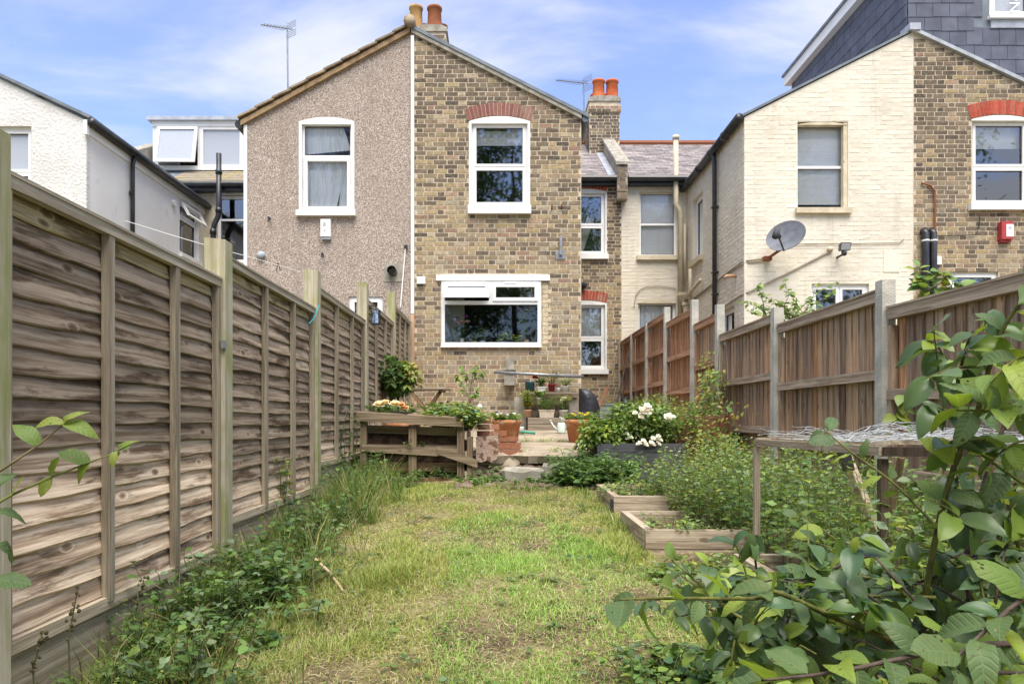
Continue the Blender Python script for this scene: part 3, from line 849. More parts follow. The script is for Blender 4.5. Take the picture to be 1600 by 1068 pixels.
# ------------------------------------------------------------------ pebbledashed neighbour
pd = thing('pebbledash_house', 'pebbledashed house wing joined to the left of the brick house', 'house', (-2.9, YF, .6))
XA = PX(387, YF)
tp = [(XA, PZ(190, YF)), (XL, PZ(50, YF))]
W3 = (PX(470, YF), PX(551, YF), PZ(330, YF), PZ(190, YF))
WL = (PX(545, YF), PX(598, YF), PZ(560, YF), PZ(463, YF))
wall_mesh(fF, XA, XL, Z0, tp, [W3, WL]).build('wall', M['dash'], pd)
w3 = window(pd, fF, *W3, rec=.05, split=(.62,), bar=.05, sill=.09, sill_out=.09, sill_side=.06, sashes=False, sill_m=M['white_paint'], glass=M['glass_clear'])
b = MB().prism(fF, arc_poly(W3[0] - .03, W3[1] + .03, W3[3], .07, W3[3] - .05), -.045, .012)
b.fbox(fF, W3[0] - .03, W3[0] + .02, W3[2], W3[3] - .052, -.045, .012).fbox(fF, W3[1] - .02, W3[1] + .03, W3[2], W3[3] - .052, -.045, .012)
b.build('window_surround', M['white_paint'], w3)
ring(MB(), fF, W3[0] + .04, W3[1] - .04, W3[2] + .03, W3[2] + (W3[3] - W3[2]) * .62 - .015, .06, -.1, -.03).build('sash', M['upvc'], w3)
def drape(parent, fr, pts_top, pts_bot, n, amp, nz):
    """a hanging cloth between two rails, with folds"""
    b = MB()
    m_ = 8
    vs_, fs_ = [], []
    for j in range(m_ + 1):
        t = j / m_
        for i in range(n + 1):
            s = i / n
            ua = np.interp(s, np.linspace(0, 1, len(pts_top)), [p[0] for p in pts_top]); za = np.interp(s, np.linspace(0, 1, len(pts_top)), [p[1] for p in pts_top])
            ub = np.interp(s, np.linspace(0, 1, len(pts_bot)), [p[0] for p in pts_bot]); zb = np.interp(s, np.linspace(0, 1, len(pts_bot)), [p[1] for p in pts_bot])
            vs_.append(fr.p(ua + (ub - ua) * t, za + (zb - za) * t, nz + amp * math.sin(i * 1.9 + j * .12) + amp * .5 * math.sin(i * 4.3)))
    for j in range(m_):
        for i in range(n):
            fs_.append((j * (n + 1) + i, j * (n + 1) + i + 1, (j + 1) * (n + 1) + i + 1, (j + 1) * (n + 1) + i))
    b.add(vs_, fs_)
    return b.build('net_curtain', M['curtain'], parent, True)
drape(w3, fF, [(W3[0] + .02, W3[3] - .05), (W3[1] - .18, W3[3] - .05)], [(W3[0] + .02, PZ(237, YF)), (W3[1] - .05, PZ(230, YF))], 40, .010, -.14)
drape(w3, fF, [(W3[0] + .02, PZ(240, YF)), (W3[1] - .1, PZ(243, YF))], [(W3[0] + .02, W3[2]), (W3[0] + .55, W3[2] + .05)], 40, .012, -.15)
drape(w3, fF, [(W3[1] - .16, PZ(240, YF)), (W3[1] - .03, PZ(240, YF))], [(W3[1] - .28, W3[2]), (W3[1] - .03, W3[2])], 12, .010, -.15)
window(pd, fF, *WL, rec=.03, split=(), bar=.06, sill=0)
# roof, left slope: a row of verge tiles, slab behind
sL = (tp[1][1] - tp[0][1]) / (XL - XA)
rp = slope_slab(MB(), XA - .12, tp[0][1] + .02 - sL * .12, XL, tp[1][1] + .02, YF - .04, YR + .3, .05).build('wing_roof', M['tile'], pd)
NT_ = 10
for i in range(NT_):
    s0, s1 = i / NT_, (i + 1) / NT_
    xa, xb = XA - .14 + (XL - XA + .12) * s0, XA - .14 + (XL - XA + .12) * s1 + .03
    za, zb = tp[0][1] + .075 + sL * (xa - XA), tp[0][1] + .075 + sL * (xb - XA)
    slope_slab(MB(), xa, za + .03, xb, zb + .004, YF - .10, YF + 3.4, .035, random.choice(((1, 1, 1), (.8, .8, .8), (1.15, 1.1, 1.0)))).build('roof_tile', M['tile'], rp)
slope_slab(MB(), XA - .1, tp[0][1] - .03 - sL * .1, XL - .02, tp[1][1] - .03, YF - .06, YF + .02, .085, (1.15, 1.0, .8)).build('verge_board', M['tile'], rp)
MB().tube([(XL - .02, YF - .12, tp[1][1] + .13), (XL - .02, YF + 2.0, tp[1][1] + .13)], .10, 10).build('ridge_tile', M['tile'], rp, True)
MB().fbox(fF, XA - .06, XA - .003, Z0, tp[0][1] - .06, -.1, .02).build('corner_board', M['upvc'], pd)
MB().tube([(XA - .13, YF - .05, tp[0][1] - .06), (XA - .13, YR, tp[0][1] - .06)], .07, 8).build('gutter', M['black'], rp)
# flue, vents, peg hooks, cable
MB().fbox(fF, PX(600, YF), PX(631, YF), PZ(440, YF), PZ(412, YF), 0, .012).build('cement_patch', M['cement'], pd)
fl = MB().tube([fF.p(PX(614, YF), PZ(425, YF), 0), fF.p(PX(614, YF), PZ(425, YF), .16)], .075, 16, cap=False)
fl.lathe([(.09, 0), (.09, .02)], (0, 0, -50), 4)
fl.build('flue', M['black'], pd, True)
MB().ball(fF.p(PX(409, YF), PZ(399, YF), .03), .075, 12, 6, sc=(1, .6, .85)).build('vent_cap', M['grey_plastic'], pd, True)
for px, py in ((422, 341), (505, 397)):
    MB().tube([fF.p(PX(px, YF), PZ(py, YF), 0), fF.p(PX(px, YF), PZ(py, YF), .08), fF.p(PX(px, YF), PZ(py + 7, YF), .09)], .016, 6).build('wall_hook', M['black'], pd)
MB().tube([fF.p(PX(634, YF), PZ(386, YF), .03), fF.p(PX(631, YF), PZ(420, YF), .02), fF.p(PX(626, YF), PZ(480, YF), .02)], .012, 6).build('cable', M['upvc'], pd)
MB().fbox(fF, PX(632, YF), PX(637, YF), PZ(389, YF), PZ(384, YF), 0, .05).build('cable_clip', M['black'], pd)
# its rear main wall, dormer and roof
tq = [(-7.2, PZ(286, YR)), (-4.2, PZ(286, YR))]
W15 = (PX(339, YR), PX(404, YR), PZ(410, YR), PZ(305, YR))
wall_mesh(fR, -6.6, -4.2, Z0, tq, [W15]).build('rear_wall', M['cream_trim'], pd)
w15 = window(pd, fR, *W15, rec=.04, split=(.64,), bar=.07, sill=0, sashes=False)
MB().fbox(fR, W15[0] - .05, W15[1], W15[3], W15[3] + .13, -.05, .03).build('window_head', M['white_paint'], w15)
mz = PZ(287, 15.05)
mb = MB()
rl = Vector((-9.0, 15.0, mz)); rr = Vector((-4.2, 15.0, mz)); d_ = Vector((0, 1.05, .62))
mb.hexa([rl + Vector((0, 0, -.06)), rr + Vector((0, 0, -.06)), rr + d_ + Vector((0, 0, -.06)), rl + d_ + Vector((0, 0, -.06)), rl, rr, rr + d_, rl + d_])
lr = mb.build('rear_roof', M['felt'], pd)
slates(lr, Vector((-7.2, 15.0, mz + .004)), (1, 0, 0), d_, 3.0, d_.length, .2, .3, M['moss'], WHITE_COLS, name='mossy_tile', thick=.015)
MB().tube([(-7.0, 14.93, mz - .04), (-4.2, 14.93, mz - .04)], .06, 8).box(-7.0, -4.2, 15.0, 15.19, mz - .16, mz - .07).build('gutter', M['black'], lr)
YD = 15.95
fD = FRONT(YD)
dx0, dx1, dz0, dz1 = PX(238, YD), -5.2, PZ(262, YD), PZ(197, YD)
dm = MB().fbox(fD, dx0, dx1, dz1 + .0, PZ(190, YD), -2.5, .02).fbox(fD, dx0, dx0 + .08, dz0, dz1, -2.5, -.02).fbox(fD, dx0, dx1, dz0 - .05, dz0, -2.5, .0)
dr = dm.build('dormer', M['upvc'], pd)
MB().fbox(fD, dx0 - .08, dx1, PZ(190, YD) + .002, PZ(184, YD), -2.6, .1).build('dormer_roof', M['lead'], dr)
um_ = PX(312, YD)
b = ring(MB(), fD, dx0 + .08, um_, dz0, dz1, .05, -.08, -.01)
ring(b, fD, um_ + .002, PX(379, YD), dz0, dz1, .07, -.08, -.01)
b.fbox(fD, PX(379, YD) + .003, dx1, dz0, dz1, -.1, -.04)
b.build('dormer_frame', M['upvc'], dr)
fT = tilt(fD, R(12), dz1 - .03)
ring(MB(), fT, dx0 + .14, um_ - .03, dz0 + .04, dz1 - .03, .06, .0, .05).build('open_casement', M['upvc'], dr)
pane(dr, fT, dx0 + .19, um_ - .08, dz0 + .09, dz1 - .08, .02, M['glass_frost'])
pane(dr, fD, um_ + .05, PX(379, YD) - .05, dz0 + .05, dz1 - .05, -.05, M['glass_frost'])
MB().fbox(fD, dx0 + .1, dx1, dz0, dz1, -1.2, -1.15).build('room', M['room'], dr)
# soil pipe between the two left houses
MB().tube([PP(333, 420, 14.9), PP(333, 362, 14.9), PP(335, 350, 14.9), PP(341, 338, 14.9), PP(342, 328, 14.9), PP(342, 240, 14.9)], .055, 10).tube([PP(333, 366, 14.9), PP(333, 358, 14.9)], .068, 10).tube([PP(342, 332, 14.9), PP(342, 325, 14.9)], .068, 10).tube([PP(342, 272, 14.9), PP(342, 265, 14.9)], .07, 10).build('soil_pipe', M['black'], pd, True)
pr = MB()
pr.hexa([(-8.35, 15.2, 6.2), (-8.0, 15.2, 6.2), (-8.0, 18, 7.6), (-8.35, 18, 7.6), (-8.35, 15.2, 6.78), (-8.0, 15.2, 6.78), (-8.0, 16.6, 7.5), (-8.35, 16.6, 7.5)])
pr.build('parapet', M['cement'], pd)

# ------------------------------------------------------------------ white rendered house at the far left
wh = thing('white_house', 'white rendered house wing at the far left, above the waney fence', 'house', (-7.5, 10.9, .6))
YW, XW = 10.9, PX(135, 10.9)
fW = FRONT(YW)
fS = Fr((XW, 0, 0), (0, 1, 0), (1, 0, 0))
tw = [(-10.5, PZ(188, YW) + (XW + 10.5) * .478), (XW, PZ(188, YW))]
W13 = (PX(-40, YW), PX(49, YW), PZ(330, YW), PZ(197, YW))
wall_mesh(fW, -10.5, XW, Z0, tw, [W13]).build('wall', M['render'], wh)
w13 = window(wh, fW, *W13, rec=.07, split=(.47,), bar=.06, sill=.08, deep=.6, glass=M['glass_frost'])
ZG = PZ(192, YW)
W14 = (PX(-1, 1) and 14.05, 14.95, PZ(404, 14.5), PZ(322, 14.5))
wall_mesh(fS, YW + .1, YR + .1, Z0, [(YW, ZG), (YR + .1, ZG)], [W14]).build('side_wall', M['smooth_render'], wh)
w14 = window(wh, fS, *W14, rec=.06, split=(.72,), bar=.05, sill=.06)
fQ = tilt(fS, R(28), W14[3] - .04)
ring(MB(), fQ, W14[0] + .03, W14[1] - .03, W14[3] - .34, W14[3] - .04, .05, .0, .05).build('open_casement', M['upvc'], w14)
rwh = slope_slab(MB(), -10.6, tw[0][1] + .05, XW + .1, tw[1][1] + .01 - .478 * .1 + .04, YW - .06, YR + .3, .05).build('wing_roof', M['felt'], wh)
MB().tube([(XW + .1, YW - .06, ZG + .0), (XW + .1, YR + .2, ZG + .0)], .065, 10).build('gutter', M['black'], rwh, True)
MB().box(XW, XW + .03, YW, YR, ZG - .17, ZG - .05).build('fascia', M['upvc'], rwh)
MB().box(XW - .01, XW + .05, YW - .07, YW - .005, ZG - .2, ZG + .02).build('fascia_end', M['upvc'], rwh)
MB().tube([(XW + .09, 12.15, ZG - .05), (XW + .06, 12.15, ZG - .2), (XW + .06, 12.15, 1.0)], .038, 8).build('downpipe', M['black'], wh, True)
for i in range(3):
    MB().tube([(XW + .02, 12.15, 4.9 - i * 1.2), (XW + .075, 12.15, 4.9 - i * 1.2)], .05, 8).build('pipe_clip', M['black'], wh)
MB().tube([(XW, 13.75, PZ(317, 13.75)), (XW + .06, 13.75, PZ(317, 13.75))], .06, 12).build('wall_vent', M['upvc'], wh)
MB().tube([PP(62, 163, YW + .3), PP(62, 152, YW + .3)], .05, 8).tube([PP(58, 152, YW + .3), PP(72, 154, YW + .3)], .05, 8).build('roof_vent', M['black'], wh)

# ------------------------------------------------------------------ cream painted house
ch = thing('cream_house', 'cream painted brick house wing right of the garden', 'house', (5.4, 11.6, .6))
YC = 11.6
fC = FRONT(YC)
XC0, XC1 = PX(1163, YC), PX(1427, YC)
tcz = [(XC0, PZ(183, YC)), (XC1, PZ(50, YC))]
W9 = (PX(1246, YC), PX(1325, YC), PZ(326, YC), PZ(190, YC))
W10 = (PX(1268, YC), PX(1358, YC), PZ(560, YC), PZ(443, YC))
CREAM = [(1, 1, 1), (.97, .965, .96), (1.03, 1.03, 1.03), (.94, .93, .92), (1.0, .99, .97)]
cpick = lambda u, z: random.randrange(5)
cw = wall_mesh(fC, XC0, XC1, Z0, tcz, [W9, W10]).build('wall', M['cream'], ch)
def hole(W, s=.0, t=.0): return (W[0] - s, W[1] + s, W[2] - t, W[3] + t)
lay_bricks(cw, fC, XC0, XC1, Z0 + .01, tcz, [hole(W9, .0, .02), W10], CREAM, cpick, M['cream'], cap=0, proud=.0022, key='c')
w9 = window(ch, fC, *W9, rec=.10, split=(.50,), bar=.045, sill=.085, sill_out=.07, sill_side=.04, sill_m=M['cream_trim'], sashes=False, glass=M['glass_clear'])
MB().prism(fC, arc_poly(W9[0], W9[1] + .0, W9[3] - .05, .05, W9[3] - .052), -.1, -.004).build('window_head', M['cream_trim'], w9)
MB().fbox(fC, W9[1] - .07, W9[1] - .001, W9[2], W9[3], -.098, -.012).build('window_reveal', M['cream_trim'], w9)
MB().fbox(fC, W9[0], W9[1], W9[2] + .12, W9[3], -.19, -.182).build('blind', M['blind'], w9)
window(ch, fC, *W10, rec=.05, split=(), upright=(.5,), bar=.06, sill=0)
fCS = Fr((XC0, 0, 0), (0, 1, 0), (-1, 0, 0))
W8 = (14.0, 14.75, PZ(405, 14.4), PZ(306, 14.4))
ZGC = tcz[0][1]
WX8 = (12.1, 12.9, .9, PZ(482, 12.5))
cs = wall_mesh(fCS, YC + .1, YR, Z0, [(YC, ZGC), (YR, ZGC)], [W8, WX8]).build('side_wall', M['cream'], ch)
lay_bricks(cs, fCS, YC + .005, YR, Z0 + .01, [(YC, ZGC), (YR, ZGC)], [hole(W8, .0, .02), WX8], CREAM, cpick, M['cream'], cap=0, proud=.003, key='cs')
window(ch, fCS, *W8, rec=.08, split=(), bar=.05, sill=.1, sill_out=.08, sill_side=.05, sill_m=M['cream_trim'], sashes=True)
window(ch, fCS, *WX8, rec=.08, split=(), bar=.05, sill=0)
rc = slope_slab(MB(), XC0 - .1, tcz[0][1] + .02 - .05, XC1, tcz[1][1] + .02, YC - .03, YR + .3, .04).build('wing_roof', M['felt'], ch)
MB().tube([(XC0 - .1, YC - .05, ZGC - .02), (XC0 - .1, YR, ZGC - .02)], .07, 10).build('gutter', M['black'], rc, True)
for y in (12.3, 13.1, 13.9, 14.7):
    MB().tube([(XC0 - .1, y, ZGC - .02), (XC0 - .1, y + .06, ZGC - .02)], .08, 10).build('gutter_joint', M['black'], rc)
MB().tube([(XC0 - .09, 13.0, ZGC - .06), (XC0 - .07, 13.0, ZGC - .22), (XC0 - .07, 13.0, 1.0)], .042, 8).build('downpipe', M['black'], ch, True)
for zc_ in (4.9, 3.7, 3.3):
    MB().box(XC0 - .12, XC0, 12.95, 13.05, zc_, zc_ + .03).build('pipe_clip', M['black'], ch)
tcr = [(XP, PZ(278, YR)), (XC0 + .2, PZ(278, YR))]
W6 = (PX(999, YR), PX(1058, YR), PZ(400, YR), PZ(298, YR))
W7 = (PX(997, YR), PX(1056, YR), PZ(570, YR), PZ(472, YR))
cr_ = wall_mesh(fR, XP + .002, XC0 + .2, Z0, tcr, [W6, W7]).build('rear_wall', M['cream'], ch)
lay_bricks(cr_, fR, XP + .002, XC0, Z0 + .01, tcr, [hole(W6, 0, .02), hole(W7, 0, .02)], CREAM, cpick, M['cream'], cap=0, proud=.0025, key='cr')
for Wn in (W6, W7):
    wx = window(ch, fR, *Wn, rec=.08, split=(.5,), bar=.05, sill=.09, sill_out=.08, sill_side=.06, sill_m=M['cream_trim'], sashes=False, glass=M['glass_clear'])
    MB().prism(fR, arc_poly(Wn[0] - .02, Wn[1] + .02, Wn[3] - .02, .07, Wn[3] - .025), -.07, .010).build('window_head', M['cream_trim'], wx)
    if Wn is W6:
        MB().fbox(fR, Wn[0], Wn[1], Wn[2] + .05, Wn[3], -.17, -.162).build('blind', M['blind'], wx)
    else:
        drape(wx, fR, [(Wn[0], Wn[3]), (Wn[1], Wn[3])], [(Wn[0], Wn[2]), (Wn[1], Wn[2])], 30, .015, -.18)
main_roof(ch, 2.68, 7.2, SCOL)
# pipes by the inner corner
YPp = YR - .12
MB().tube([PP(1056, 215, YPp), PP(1056, 318, YPp), PP(1059, 324, YPp), PP(1063, 330, YPp), PP(1063, 500, YPp)], .055, 10).tube([PP(1056, 218, YPp), PP(1056, 212, YPp)], .075, 8).build('soil_pipe', M['cream_pipe'], ch, True)
MB().tube([PP(1070, 350, YPp), PP(1070, 445, YPp)], .03, 8).build('waste_pipe', M['cream_pipe'], ch, True)
MB().tube([(XC0 - .09, 14.6, PZ(420, 14.6)), (XC0 - .09, 14.6, PZ(470, 14.6))], .035, 8).build('waste_pipe', M['cream_pipe'], ch, True)
MB().tube([(XC0 - .07, 13.9, PZ(437, 13.9)), (XC0 - .13, 14.85, PZ(466, 14.85))], .035, 8).build('waste_pipe', M['cream_trim'], ch, True)
MB().lathe([(.03, -.28), (.05, -.12), (.12, .0), (.12, .06), (.09, .06)], PP(1066, 462, YPp), 10).build('pipe_hopper', M['cream_trim'], ch)
MB().lathe([(.05, -.4), (.06, -.05), (.09, -.04), (.09, .02), (.05, .02)], PP(1072, 474, 14.9), 10).build('pipe_collar', M['cream_pipe'], ch)
def cable(parent, pts, r=.009, m=None): return MB().tube(pts, r, 5).build('cable', m or M['cable'], parent)
fcn = .022
cable(ch, [fC.p(PX(1190, YC), PZ(405, YC), fcn), fC.p(PX(1168, YC), PZ(407, YC), fcn), (XC0 - fcn, YC + .05, PZ(408, YC)), (XC0 - fcn, 12.6, PZ(430, 12.6)), (XC0 - fcn, 14.6, PZ(466, 14.6))], .012)
cable(ch, [fC.p(PX(1190, YC), PZ(408, YC), fcn), fC.p(PX(1170, YC), PZ(410, YC), fcn), (XC0 - fcn, YC + .05, PZ(412, YC)), (XC0 - fcn, 12.9, PZ(437, 12.9)), (XC0 - fcn, 14.6, PZ(469, 14.6))], .010)
cable(ch, [fC.p(PX(1296, YC), PZ(393, YC), fcn), fC.p(PX(1230, YC), PZ(427, YC), fcn), fC.p(PX(1168, YC), PZ(457, YC), fcn), (XC0 - fcn, YC + .06, PZ(459, YC)), (XC0 - fcn, 13.4, PZ(493, 13.4))], .015)
cable(ch, [fC.p(PX(x, YC), PZ(y, YC), fcn) for x, y in ((1230, 382), (1280, 381), (1330, 381), (1380, 380), (1405, 379), (1411, 374))], .008)
cable(ch, [fR.p(PX(x, YR), PZ(y, YR), fcn) for x, y in ((990, 480), (993, 462), (1000, 452), (1010, 448), (1030, 447), (1056, 451))], .008)
MB().tube([(XC0, 12.0, PZ(431, 12.0)), (XC0 - .16, 12.0, PZ(431, 12.0)), (XC0 - .2, 12.0, PZ(434, 12.0))], .03, 8).build('overflow_pipe', M['terracotta_light'], ch, True)
MB().fbox(fC, PX(1380, YC), PX(1405, YC), PZ(425, YC), PZ(391, YC), 0, .011).build('cable_cover', M['cream_trim' if False else 'cream'], ch)

# ------------------------------------------------------------------ brick house at the right, with slate-hung loft
bh = thing('brick_house', 'dark stock brick house at the right edge with slate clad loft extension', 'house', (8.5, 11.6, .6))
XB1 = PX(1427, YC) + 2.9
tb_ = [(XC1, PZ(52, YC)), (XB1, PZ(52, YC) - 2.9 * .475)]
W11 = (PX(1519, YC), PX(1610, YC), PZ(320, YC), PZ(186, YC))
W12 = (PX(1484, YC), PX(1560, YC), PZ(560, YC), PZ(424, YC))
bw = wall_mesh(fC, XC1 + .002, XB1, Z0, tb_, [W11, W12]).build('wall', M['mortar'], bh)
lay_bricks(bw, fC, XC1 + .006, XB1, Z0 + .01, tb_, [(W11[0], W11[1], W11[2] - .02, W11[3] + .03), W12], STOCK, stock_pick(2.5, 6.0, .15, .85), M['brick'], cap=300, key='f', score=lambda e: -50 * float(e[0] > 8.4) - abs(e[2] - 4.5))
w11 = window(bh, fC, *W11, rec=.06, split=(.45,), bar=.06, sill=.1, sill_out=.09, sill_side=.07)
MB().prism(fC, arc_poly(W11[0] - .02, W11[1] + .02, W11[3] - .01, .07, W11[3] - .03), -.05, .012).build('window_surround', M['white_paint'], w11)
MB().fbox(fC, W11[0] + .05, W11[1] - .05, PZ(226, YC), W11[3], -.2, -.19).build('blind', M['blind'], w11)
arch_bricks(bh, fC, W11[0] - .03, W11[1] + .03, W11[3] + .0, .075, .23, 16, [(.46, .075, .045), (.40, .06, .04), (.50, .11, .07)], M['brick'])
window(bh, fC, *W12, rec=.04, split=(), bar=.06, sill=0)
rb = slope_slab(MB(), XC1 - .06, tb_[0][1] + .03, XB1, tb_[1][1] + .03, YC - .06, YR, .06).build('wing_roof', M['lead'], bh)
MB().fbox(fC, XC1 - .1, XC1 + .08, tb_[0][1] + .02, tb_[0][1] + .13, -.2, .08).build('ridge_lead', M['lead'], rb)
YL = 12.3
XD = PX(1418, YL)
fL_, fLS = FRONT(YL), Fr((XD, 0, 0), (0, 1, 0), (-1, 0, 0))
W17 = (PX(1545, YL), PX(1660, YL), PZ(27, YL), PZ(-90, YL))
ZT = 9.2
lo_ = wall_mesh(fL_, XD, XD + 3.2, 6.3, [(XD, ZT), (XD + 3.2, ZT)], [W17])
wall_mesh(fLS, YL, 17.2, 6.3, [(YL, ZT), (17.2, ZT)], [], b=lo_)
lo = lo_.build('loft_extension', M['felt'], bh)
skip_ = lambda u, v: (W17[0] - XD - .12 < u and v + 6.3 > W17[2] - .32)
slates(lo, fL_.p(XD, 6.3, .004), (1, 0, 0), (0, 0, 1), 2.6, ZT - 6.3, .246, .29, M['grey_slate'], WHITE_COLS, name='cladding_slate', thick=.01, skip=skip_)
slates(lo, Vector((XD - .004, 17.2, 6.3)), (0, -1, 0), (0, 0, 1), 17.2 - YL, ZT - 6.3, .246, .29, M['grey_slate'], WHITE_COLS, name='cladding_slate', thick=.01)
MB().box(XD - .16, XD + 3.3, YL - .16, 17.3, ZT - .02, ZT + .2).build('fascia', M['upvc'], lo)
MB().box(XD - .2, XD + 3.3, YL - .2, 17.35, ZT + .202, ZT + .26).build('roof_edge', M['felt'], lo)
window(bh, fL_, *W17, rec=-.02, split=(), upright=(.52,), bar=.05, sill=.05, sill_out=.08, glass=M['glass_frost'])
MB().fbox(fL_, W17[0] + .02, XD + 2.6, W17[2] - .20, W17[2] - .06, 0, .03).build('lead_apron', M['lead'], lo)
fc = bpy.data.curves.new('lettering', 'FONT')
fc.body = 'Nea'
fc.size = .26
fc.extrude = .001
_t = bpy.data.objects.new('lettering', fc)
col.objects.link(_t)
tme = bpy.data.meshes.new_from_object(_t.evaluated_get(bpy.context.evaluated_depsgraph_get()))
bpy.data.objects.remove(_t)
tme.materials.clear()
tme.materials.append(M['upvc'])
tx = put('lettering', tme, lo, fL_.p(PX(1590, YL), PZ(23, YL), .05))
tx.rotation_euler = (R(90), R(-90), 0)
# its pipes, boxes and cables
for px in (1442, 1454):
    MB().tube([fC.p(PX(px, YC), 1.5, .08), fC.p(PX(px, YC), PZ(366, YC), .08), fC.p(PX(px - 2.5, YC), PZ(360, YC), .04)], .055, 10).build('soil_pipe', M['black'], bh, True)
    MB().tube([fC.p(PX(px, YC), PZ(379, YC), .08), fC.p(PX(px, YC), PZ(376.5, YC), .08)], .059, 10).build('pipe_band', M['upvc'], bh)
cable(bh, [fC.p(PX(x, YC), PZ(y, YC), .03) for x, y in ((1438, 287), (1452, 291), (1459, 300), (1459, 440))], .016, M['rust'])
cable(bh, [fC.p(PX(x, YC), PZ(y, YC), .025) for x, y in ((1462, 369), (1500, 369), (1522, 367), (1528, 358), (1529, 338))], .008, M['black'])
MB().fbox(fC, PX(1461, YC), PX(1468, YC), PZ(414, YC), PZ(401, YC), 0, .06).build('junction_box', M['upvc'], bh)

# ================================================================== wall fittings that are things of their own
def yagi(name, label, px, ptop, pbot, Y, adir, blen=.62):
    t = thing(name, label, 'aerial', PP(px, pbot, Y))
    top = PP(px, ptop, Y)
    MB().tube([PP(px + 1, pbot, Y), top], .016, 6).build('mast', M['alu'], t)
    a = Vector(adir).normalized()
    MB().tube([top - a * .12, top + a * blen], .011, 6).build('boom', M['alu'], t)
    side = a.cross(Vector((0, 0, 1))).normalized()
    for i in range(9):
        c = top + a * (.02 + i * blen / 9)
        hl = .12 - .006 * i
        MB().tube([c - side * hl, c + side * hl], .005, 5).build('element', M['alu'], t)
    r = MB()
    for s in (-1, 1):
        for j in range(4):
            z = s * (.03 + j * .035)
            r.tube([top - a * .1 - side * .13 + Vector((0, 0, z)), top - a * .1 + side * .13 + Vector((0, 0, z))], .005, 5)
    r.build('reflector', M['alu'], t)
    return t
yagi('roof_aerial', 'tall television aerial on the roof of the pebbledashed house', 449, 45, 150, 13.2, (-.50, -.75, -.30))
yagi('roof_aerial', 'television aerial beside the pair of orange chimney pots', 912, 130, 205, 13.5, (-.75, -.62, -.22), .75)

al = thing('alarm_box', 'white alarm box below the net-curtained window on the pebbledash', 'alarm box', fF.p(PX(510, YF), PZ(374, YF), 0))
MB().fbox(fF, PX(502.5, YF), PX(518, YF), PZ(371, YF), PZ(344, YF), 0, .075).build('cover', M['upvc'], al)
MB().fbox(fF, PX(503.5, YF), PX(517.5, YF), PZ(375, YF), PZ(371.2, YF), 0, .06).build('strobe_base', M['grey_plastic'], al)
pr_ = MB()
for i in range(4): pr_.fbox(fF, PX(506, YF), PX(511, YF), PZ(350.6 + i * 1.6, YF), PZ(349.8 + i * 1.6, YF), .075, .077)
pr_.prism(fF, [(PX(507, YF), PZ(363, YF)), (PX(511, YF), PZ(363, YF)), (PX(509, YF), PZ(359.5, YF))], .075, .077)
pr_.build('print', M['grey_plastic'], al)
al = thing('alarm_box', 'red alarm box with white label on the right brick house', 'alarm box', fC.p(PX(1570, YC), PZ(379, YC), 0))
MB().fbox(fC, PX(1558, YC), PX(1576, YC), PZ(376, YC), PZ(348.5, YC), 0, .11).build('cover', M['alarm_red'], al)
MB().fbox(fC, PX(1559, YC), PX(1575, YC), PZ(379.5, YC), PZ(376.2, YC), 0, .08).build('strobe_base', M['alarm_red'], al)
MB().fbox(fC, PX(1565, YC), PX(1576.3, YC), PZ(372, YC), PZ(353, YC), .11, .112).build('label_plate', M['upvc'], al)
pr_ = MB()
for i in range(3): pr_.fbox(fC, PX(1568, YC), PX(1573, YC), PZ(357.4 + i * 1.8, YC), PZ(356.5 + i * 1.8, YC), .112, .114)
pr_.build('print', M['grey_plastic'], al)

# satellite dish
sdp = fC.p(PX(1213, YC), PZ(381, YC), .42)
sat = thing('satellite_dish', 'grey satellite dish on the cream painted wall', 'dish', fC.p(PX(1197, YC), PZ(405, YC), 0))
dn_ = Vector((-.62, -.70, .36)).normalized()
du = Vector((0, 0, 1)) - dn_ * dn_.z; du.normalize()
dv = dn_.cross(du)
def dish(m_out, off, name, m):
    b = MB(); vs_, fs_ = [], []
    NR, NA = 6, 28
    for i in range(NR + 1):
        r = i / NR
        for k in range(NA):
            a = 2 * math.pi * k / NA
            vs_.append(sdp + du * (.27 * r * math.sin(a)) + dv * (.31 * r * math.cos(a)) + dn_ * (.055 * r * r + off))
    for i in range(NR):
        for k in range(NA):
            fs_.append((i * NA + k, i * NA + (k + 1) % NA, (i + 1) * NA + (k + 1) % NA, (i + 1) * NA + k))
    b.add(vs_, fs_)
    return b.build(name, m, sat, True)
dsh = dish(1, 0, 'reflector', surf('dull_grey_dish', (.17, .185, .215), (.12, .13, .155), 8, rough=.55, c3=(.20, .12, .06), s3=5, lo3=.6, hi3=.75))
dish(1, -.012, 'reflector_back', M['cement'])
lnb = sdp + dn_ * .36 - du * .16
MB().tube([sdp - du * .26 + dn_ * .02, lnb], .014, 6).build('feed_arm', M['black'], sat)
MB().tube([lnb + dn_ * .06 - du * .1, lnb + dn_ * .03 + du * .07], .05, 10).tube([lnb, lnb - dn_ * .09], .035, 8).build('receiver', M['grey_board'], sat, True)
MB().tube([sdp - dn_ * .01, sdp - dn_ * .12 - du * .05, fC.p(PX(1200, YC), PZ(403, YC), .1), fC.p(PX(1197, YC), PZ(405, YC), 0)], .024, 7).fbox(fC, PX(1191, YC), PX(1203, YC), PZ(408, YC), PZ(402, YC), 0, .1).build('wall_bracket', M['rust'], sat)

